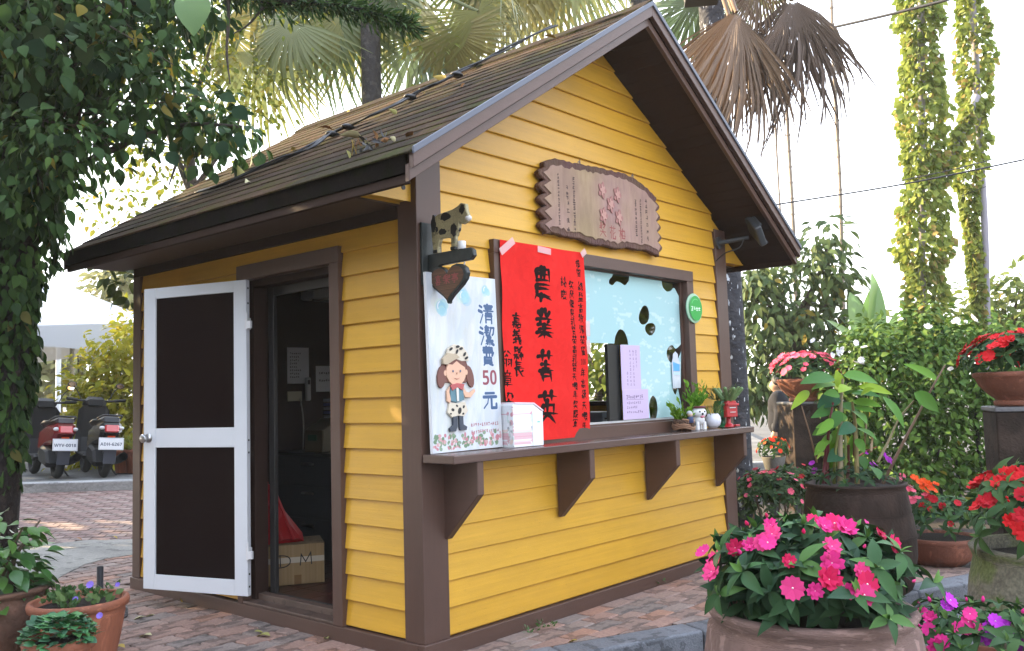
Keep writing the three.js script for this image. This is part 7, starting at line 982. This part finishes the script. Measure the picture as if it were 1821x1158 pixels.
{
  // dry leaves, cable and debris on the roof
  const onRoof = (px, py, up = 0.02) => { const v = ray(px, py), n = V(-SL, 1, 0), q = V(EA, YE, 0), t = n.dot(q.clone().sub(CAM)) / n.dot(v); return CAM.clone().addScaledVector(v, t).addScaledVector(n.normalize(), up); };
  const z2 = (x, y) => [400 + x / 2.895, y / 2.895], cab = [[-140, 1010], [0, 970], [150, 905], [300, 840], [440, 780], [560, 705], [640, 668], [760, 620], [880, 565], [960, 515], [1040, 475], [1120, 440], [1200, 400], [1330, 330], [1460, 270], [1600, 200], [1700, 150]].map(([x, y]) => onRoof(...z2(x, y), 0.022)), f = rng(701);
  const c = thing('roof_cable', 'black cable bundle lying diagonally across the roof shingles', 'cable', cab[0]), o = cab[0];
  for (let k = 0; k < 3; k++) part('strand', tube(cab.map((v, i) => v.clone().sub(o).add(V(rr(-0.02, 0.02, f), 0.004 + 0.01 * f(), rr(-0.03, 0.03, f)))), 0.008, 90, 6), black, c);
  for (const i of [5, 6, 9, 12]) part('knot', new THREE.IcosahedronGeometry(0.035, 1).scale(1.6, 0.6, 1.2).translate(...cab[i].clone().sub(o).toArray()), black, c);
  const dl = leafGeo(0.12, 0.05, 0.5, 0.5, 4), dm = [[0.36, 0.25, 0.05], [0.28, 0.26, 0.08], [0.26, 0.12, 0.04], [0.4, 0.36, 0.2]].map((q) => M(q, 0.8, { side: THREE.DoubleSide }));
  const roofSpots = [[648, 582], [890, 597], [975, 690], [710, 720], [370, 768], [90, 920], [45, 940], [130, 945], [1145, 410], [1290, 345], [1240, 440], [1610, 185], [1710, 210], [1030, 480], [560, 680], [690, 660], [130, 855], [235, 885], [1520, 240], [1065, 565], [10, 915], [820, 560]];
  const RL = ['just above the debris clump', 'below the cable, a pale green one', 'close to the front rake, long and pale', 'brown, right beside the debris clump', 'above the lower cable end', 'low near the left eave end', 'yellow, next to the lower left eave', 'yellow, third of the lower left eave group', 'large, touching the cable halfway up', 'orange, caught on the upper cable', 'small, above the front rake middle', 'near the ridge front end', 'curled, nearest the roof peak', 'on the cable knot', 'left of the cable middle'];
  let first; roofSpots.slice(0, 15).forEach(([x, y], i) => { const q = onRoof(...z2(x, y), 0.016); let l; if (!first) { l = first = part('roof_leaf', dl, dm[0]); tag(l, '', 'leaf', 'dry leaves on the roof'); } else { l = copy(first); l.material = dm[i % 4]; } l.userData.label = 'small dry leaf on the roof shingles, ' + RL[i]; l.position.copy(q); l.rotation.set(rr(-1.8, -1.2, f), f() * 6, rr(-0.3, 0.3, f) + 0.5); l.scale.setScalar(rr(0.6, 1.3, f)); });
  const db = thing('leaf_debris', 'clump of dead leaves and twigs at the roof eave', 'debris', onRoof(655, 267, 0.02)); for (let i = 0; i < 30; i++) { const l = part(i % 4 ? 'dead_leaf' : 'twig', i % 4 ? dl : new THREE.CylinderGeometry(0.004, 0.003, 0.16, 5), i % 3 ? (i % 5 ? black : dm[2]) : dm[i % 4], db); const x = rr(-0.03, 0.03, f), z = rr(-0.17, 0.17, f); l.position.set(x, 0.005 + SL * x + 0.02 * f(), z); l.rotation.set(f() * 6, f() * 6, f() * 6); l.scale.setScalar(0.55); }
  const gspots = [[532, 1072, 0], [452, 1123, 1], [480, 1131, 1], [258, 1097, 3], [275, 1093, 3], [270, 1130, 3], [345, 1066, 2], [325, 1064, 0], [400, 1083, 0], [582, 1136, 1], [222, 1152, 0], [1027, 1139, 0], [300, 1158, 3], [277, 1059, 3], [232, 1090, 3], [515, 1118, 2]];
  const GL = ['brown, curled against the door sill', 'yellow, below the door hinge side', 'pale green, below the door hinge side', 'pale, leftmost of the pair by the pot', 'pale, right of the pair by the terracotta pot', 'pale, between pot and bottom edge', 'brown, under the open door middle', 'yellow, under the open door free edge', 'yellow, right under the door hinge edge', 'yellow green, nearest the base board corner', 'yellow, at the bottom edge by the pot', 'orange, on the bricks before the counter'];
  let g1; gspots.slice(0, 12).forEach(([x, y, k], i) => { const q = onY(x, y, 0.012); let l; if (!g1) { l = g1 = part('fallen_leaf', dl, dm[k]); tag(l, '', 'leaf', 'fallen leaves on the paving'); } else { l = copy(g1); l.material = dm[k]; } l.userData.label = 'small fallen leaf, ' + GL[i]; l.position.copy(q); l.rotation.set(-Math.PI / 2 + rr(-0.3, 0.3, f), 0, f() * 6); l.scale.setScalar(rr(0.6, 1.1, f)); });
  [[167, 928, 2], [192, 935, 0], [150, 949, 3], [135, 957, 2], [200, 954, 0], [85, 1000, 3], [90, 1026, 2]].forEach(([x, y, k], i) => { const l = copy(g1, 'small fallen leaf on the lane, ' + ['brown, left of the grassy joint', 'yellow, on the joint by the booth post', 'pale, leftmost on the bricks', 'brown, farthest up the bricks', 'yellow, middle of the brick lane', 'pale, on the concrete near the shrub', 'brown, lowest on the concrete strip'][i]); l.userData.group = 'fallen leaves on the lane'; l.material = dm[k]; const q = onY(x, y, 0.03); l.position.copy(q); l.rotation.set(-1.5, 0, f() * 6); });
  // weeds at the foot of the booth
  for (const [x, y] of [[940, 1127], [968, 1117], [1168, 1040]]) { const q = onY(x, y, 0), w = tag(part('weed_tuft', merge(sprig(26, x, 0.06, 0.9, 0.6, [[0.06, 0.14, 0.03], [0.12, 0.22, 0.05]]).map((q) => L4.clone().applyMatrix4(q.m))), P([0.07, 0.17, 0.035], 0.6, { transmission: 0.3, thickness: 0, side: THREE.DoubleSide })), { 940: 'small green weed at the base board, nearest the corner', 968: 'tiny weed just right of the nearest one at the base board', 1168: 'small weed at the far end of the base board' }[x], 'weed'); w.position.set(q.x, 0.005, q.z + 0.01); }
}
renderer.render(scene, camera);
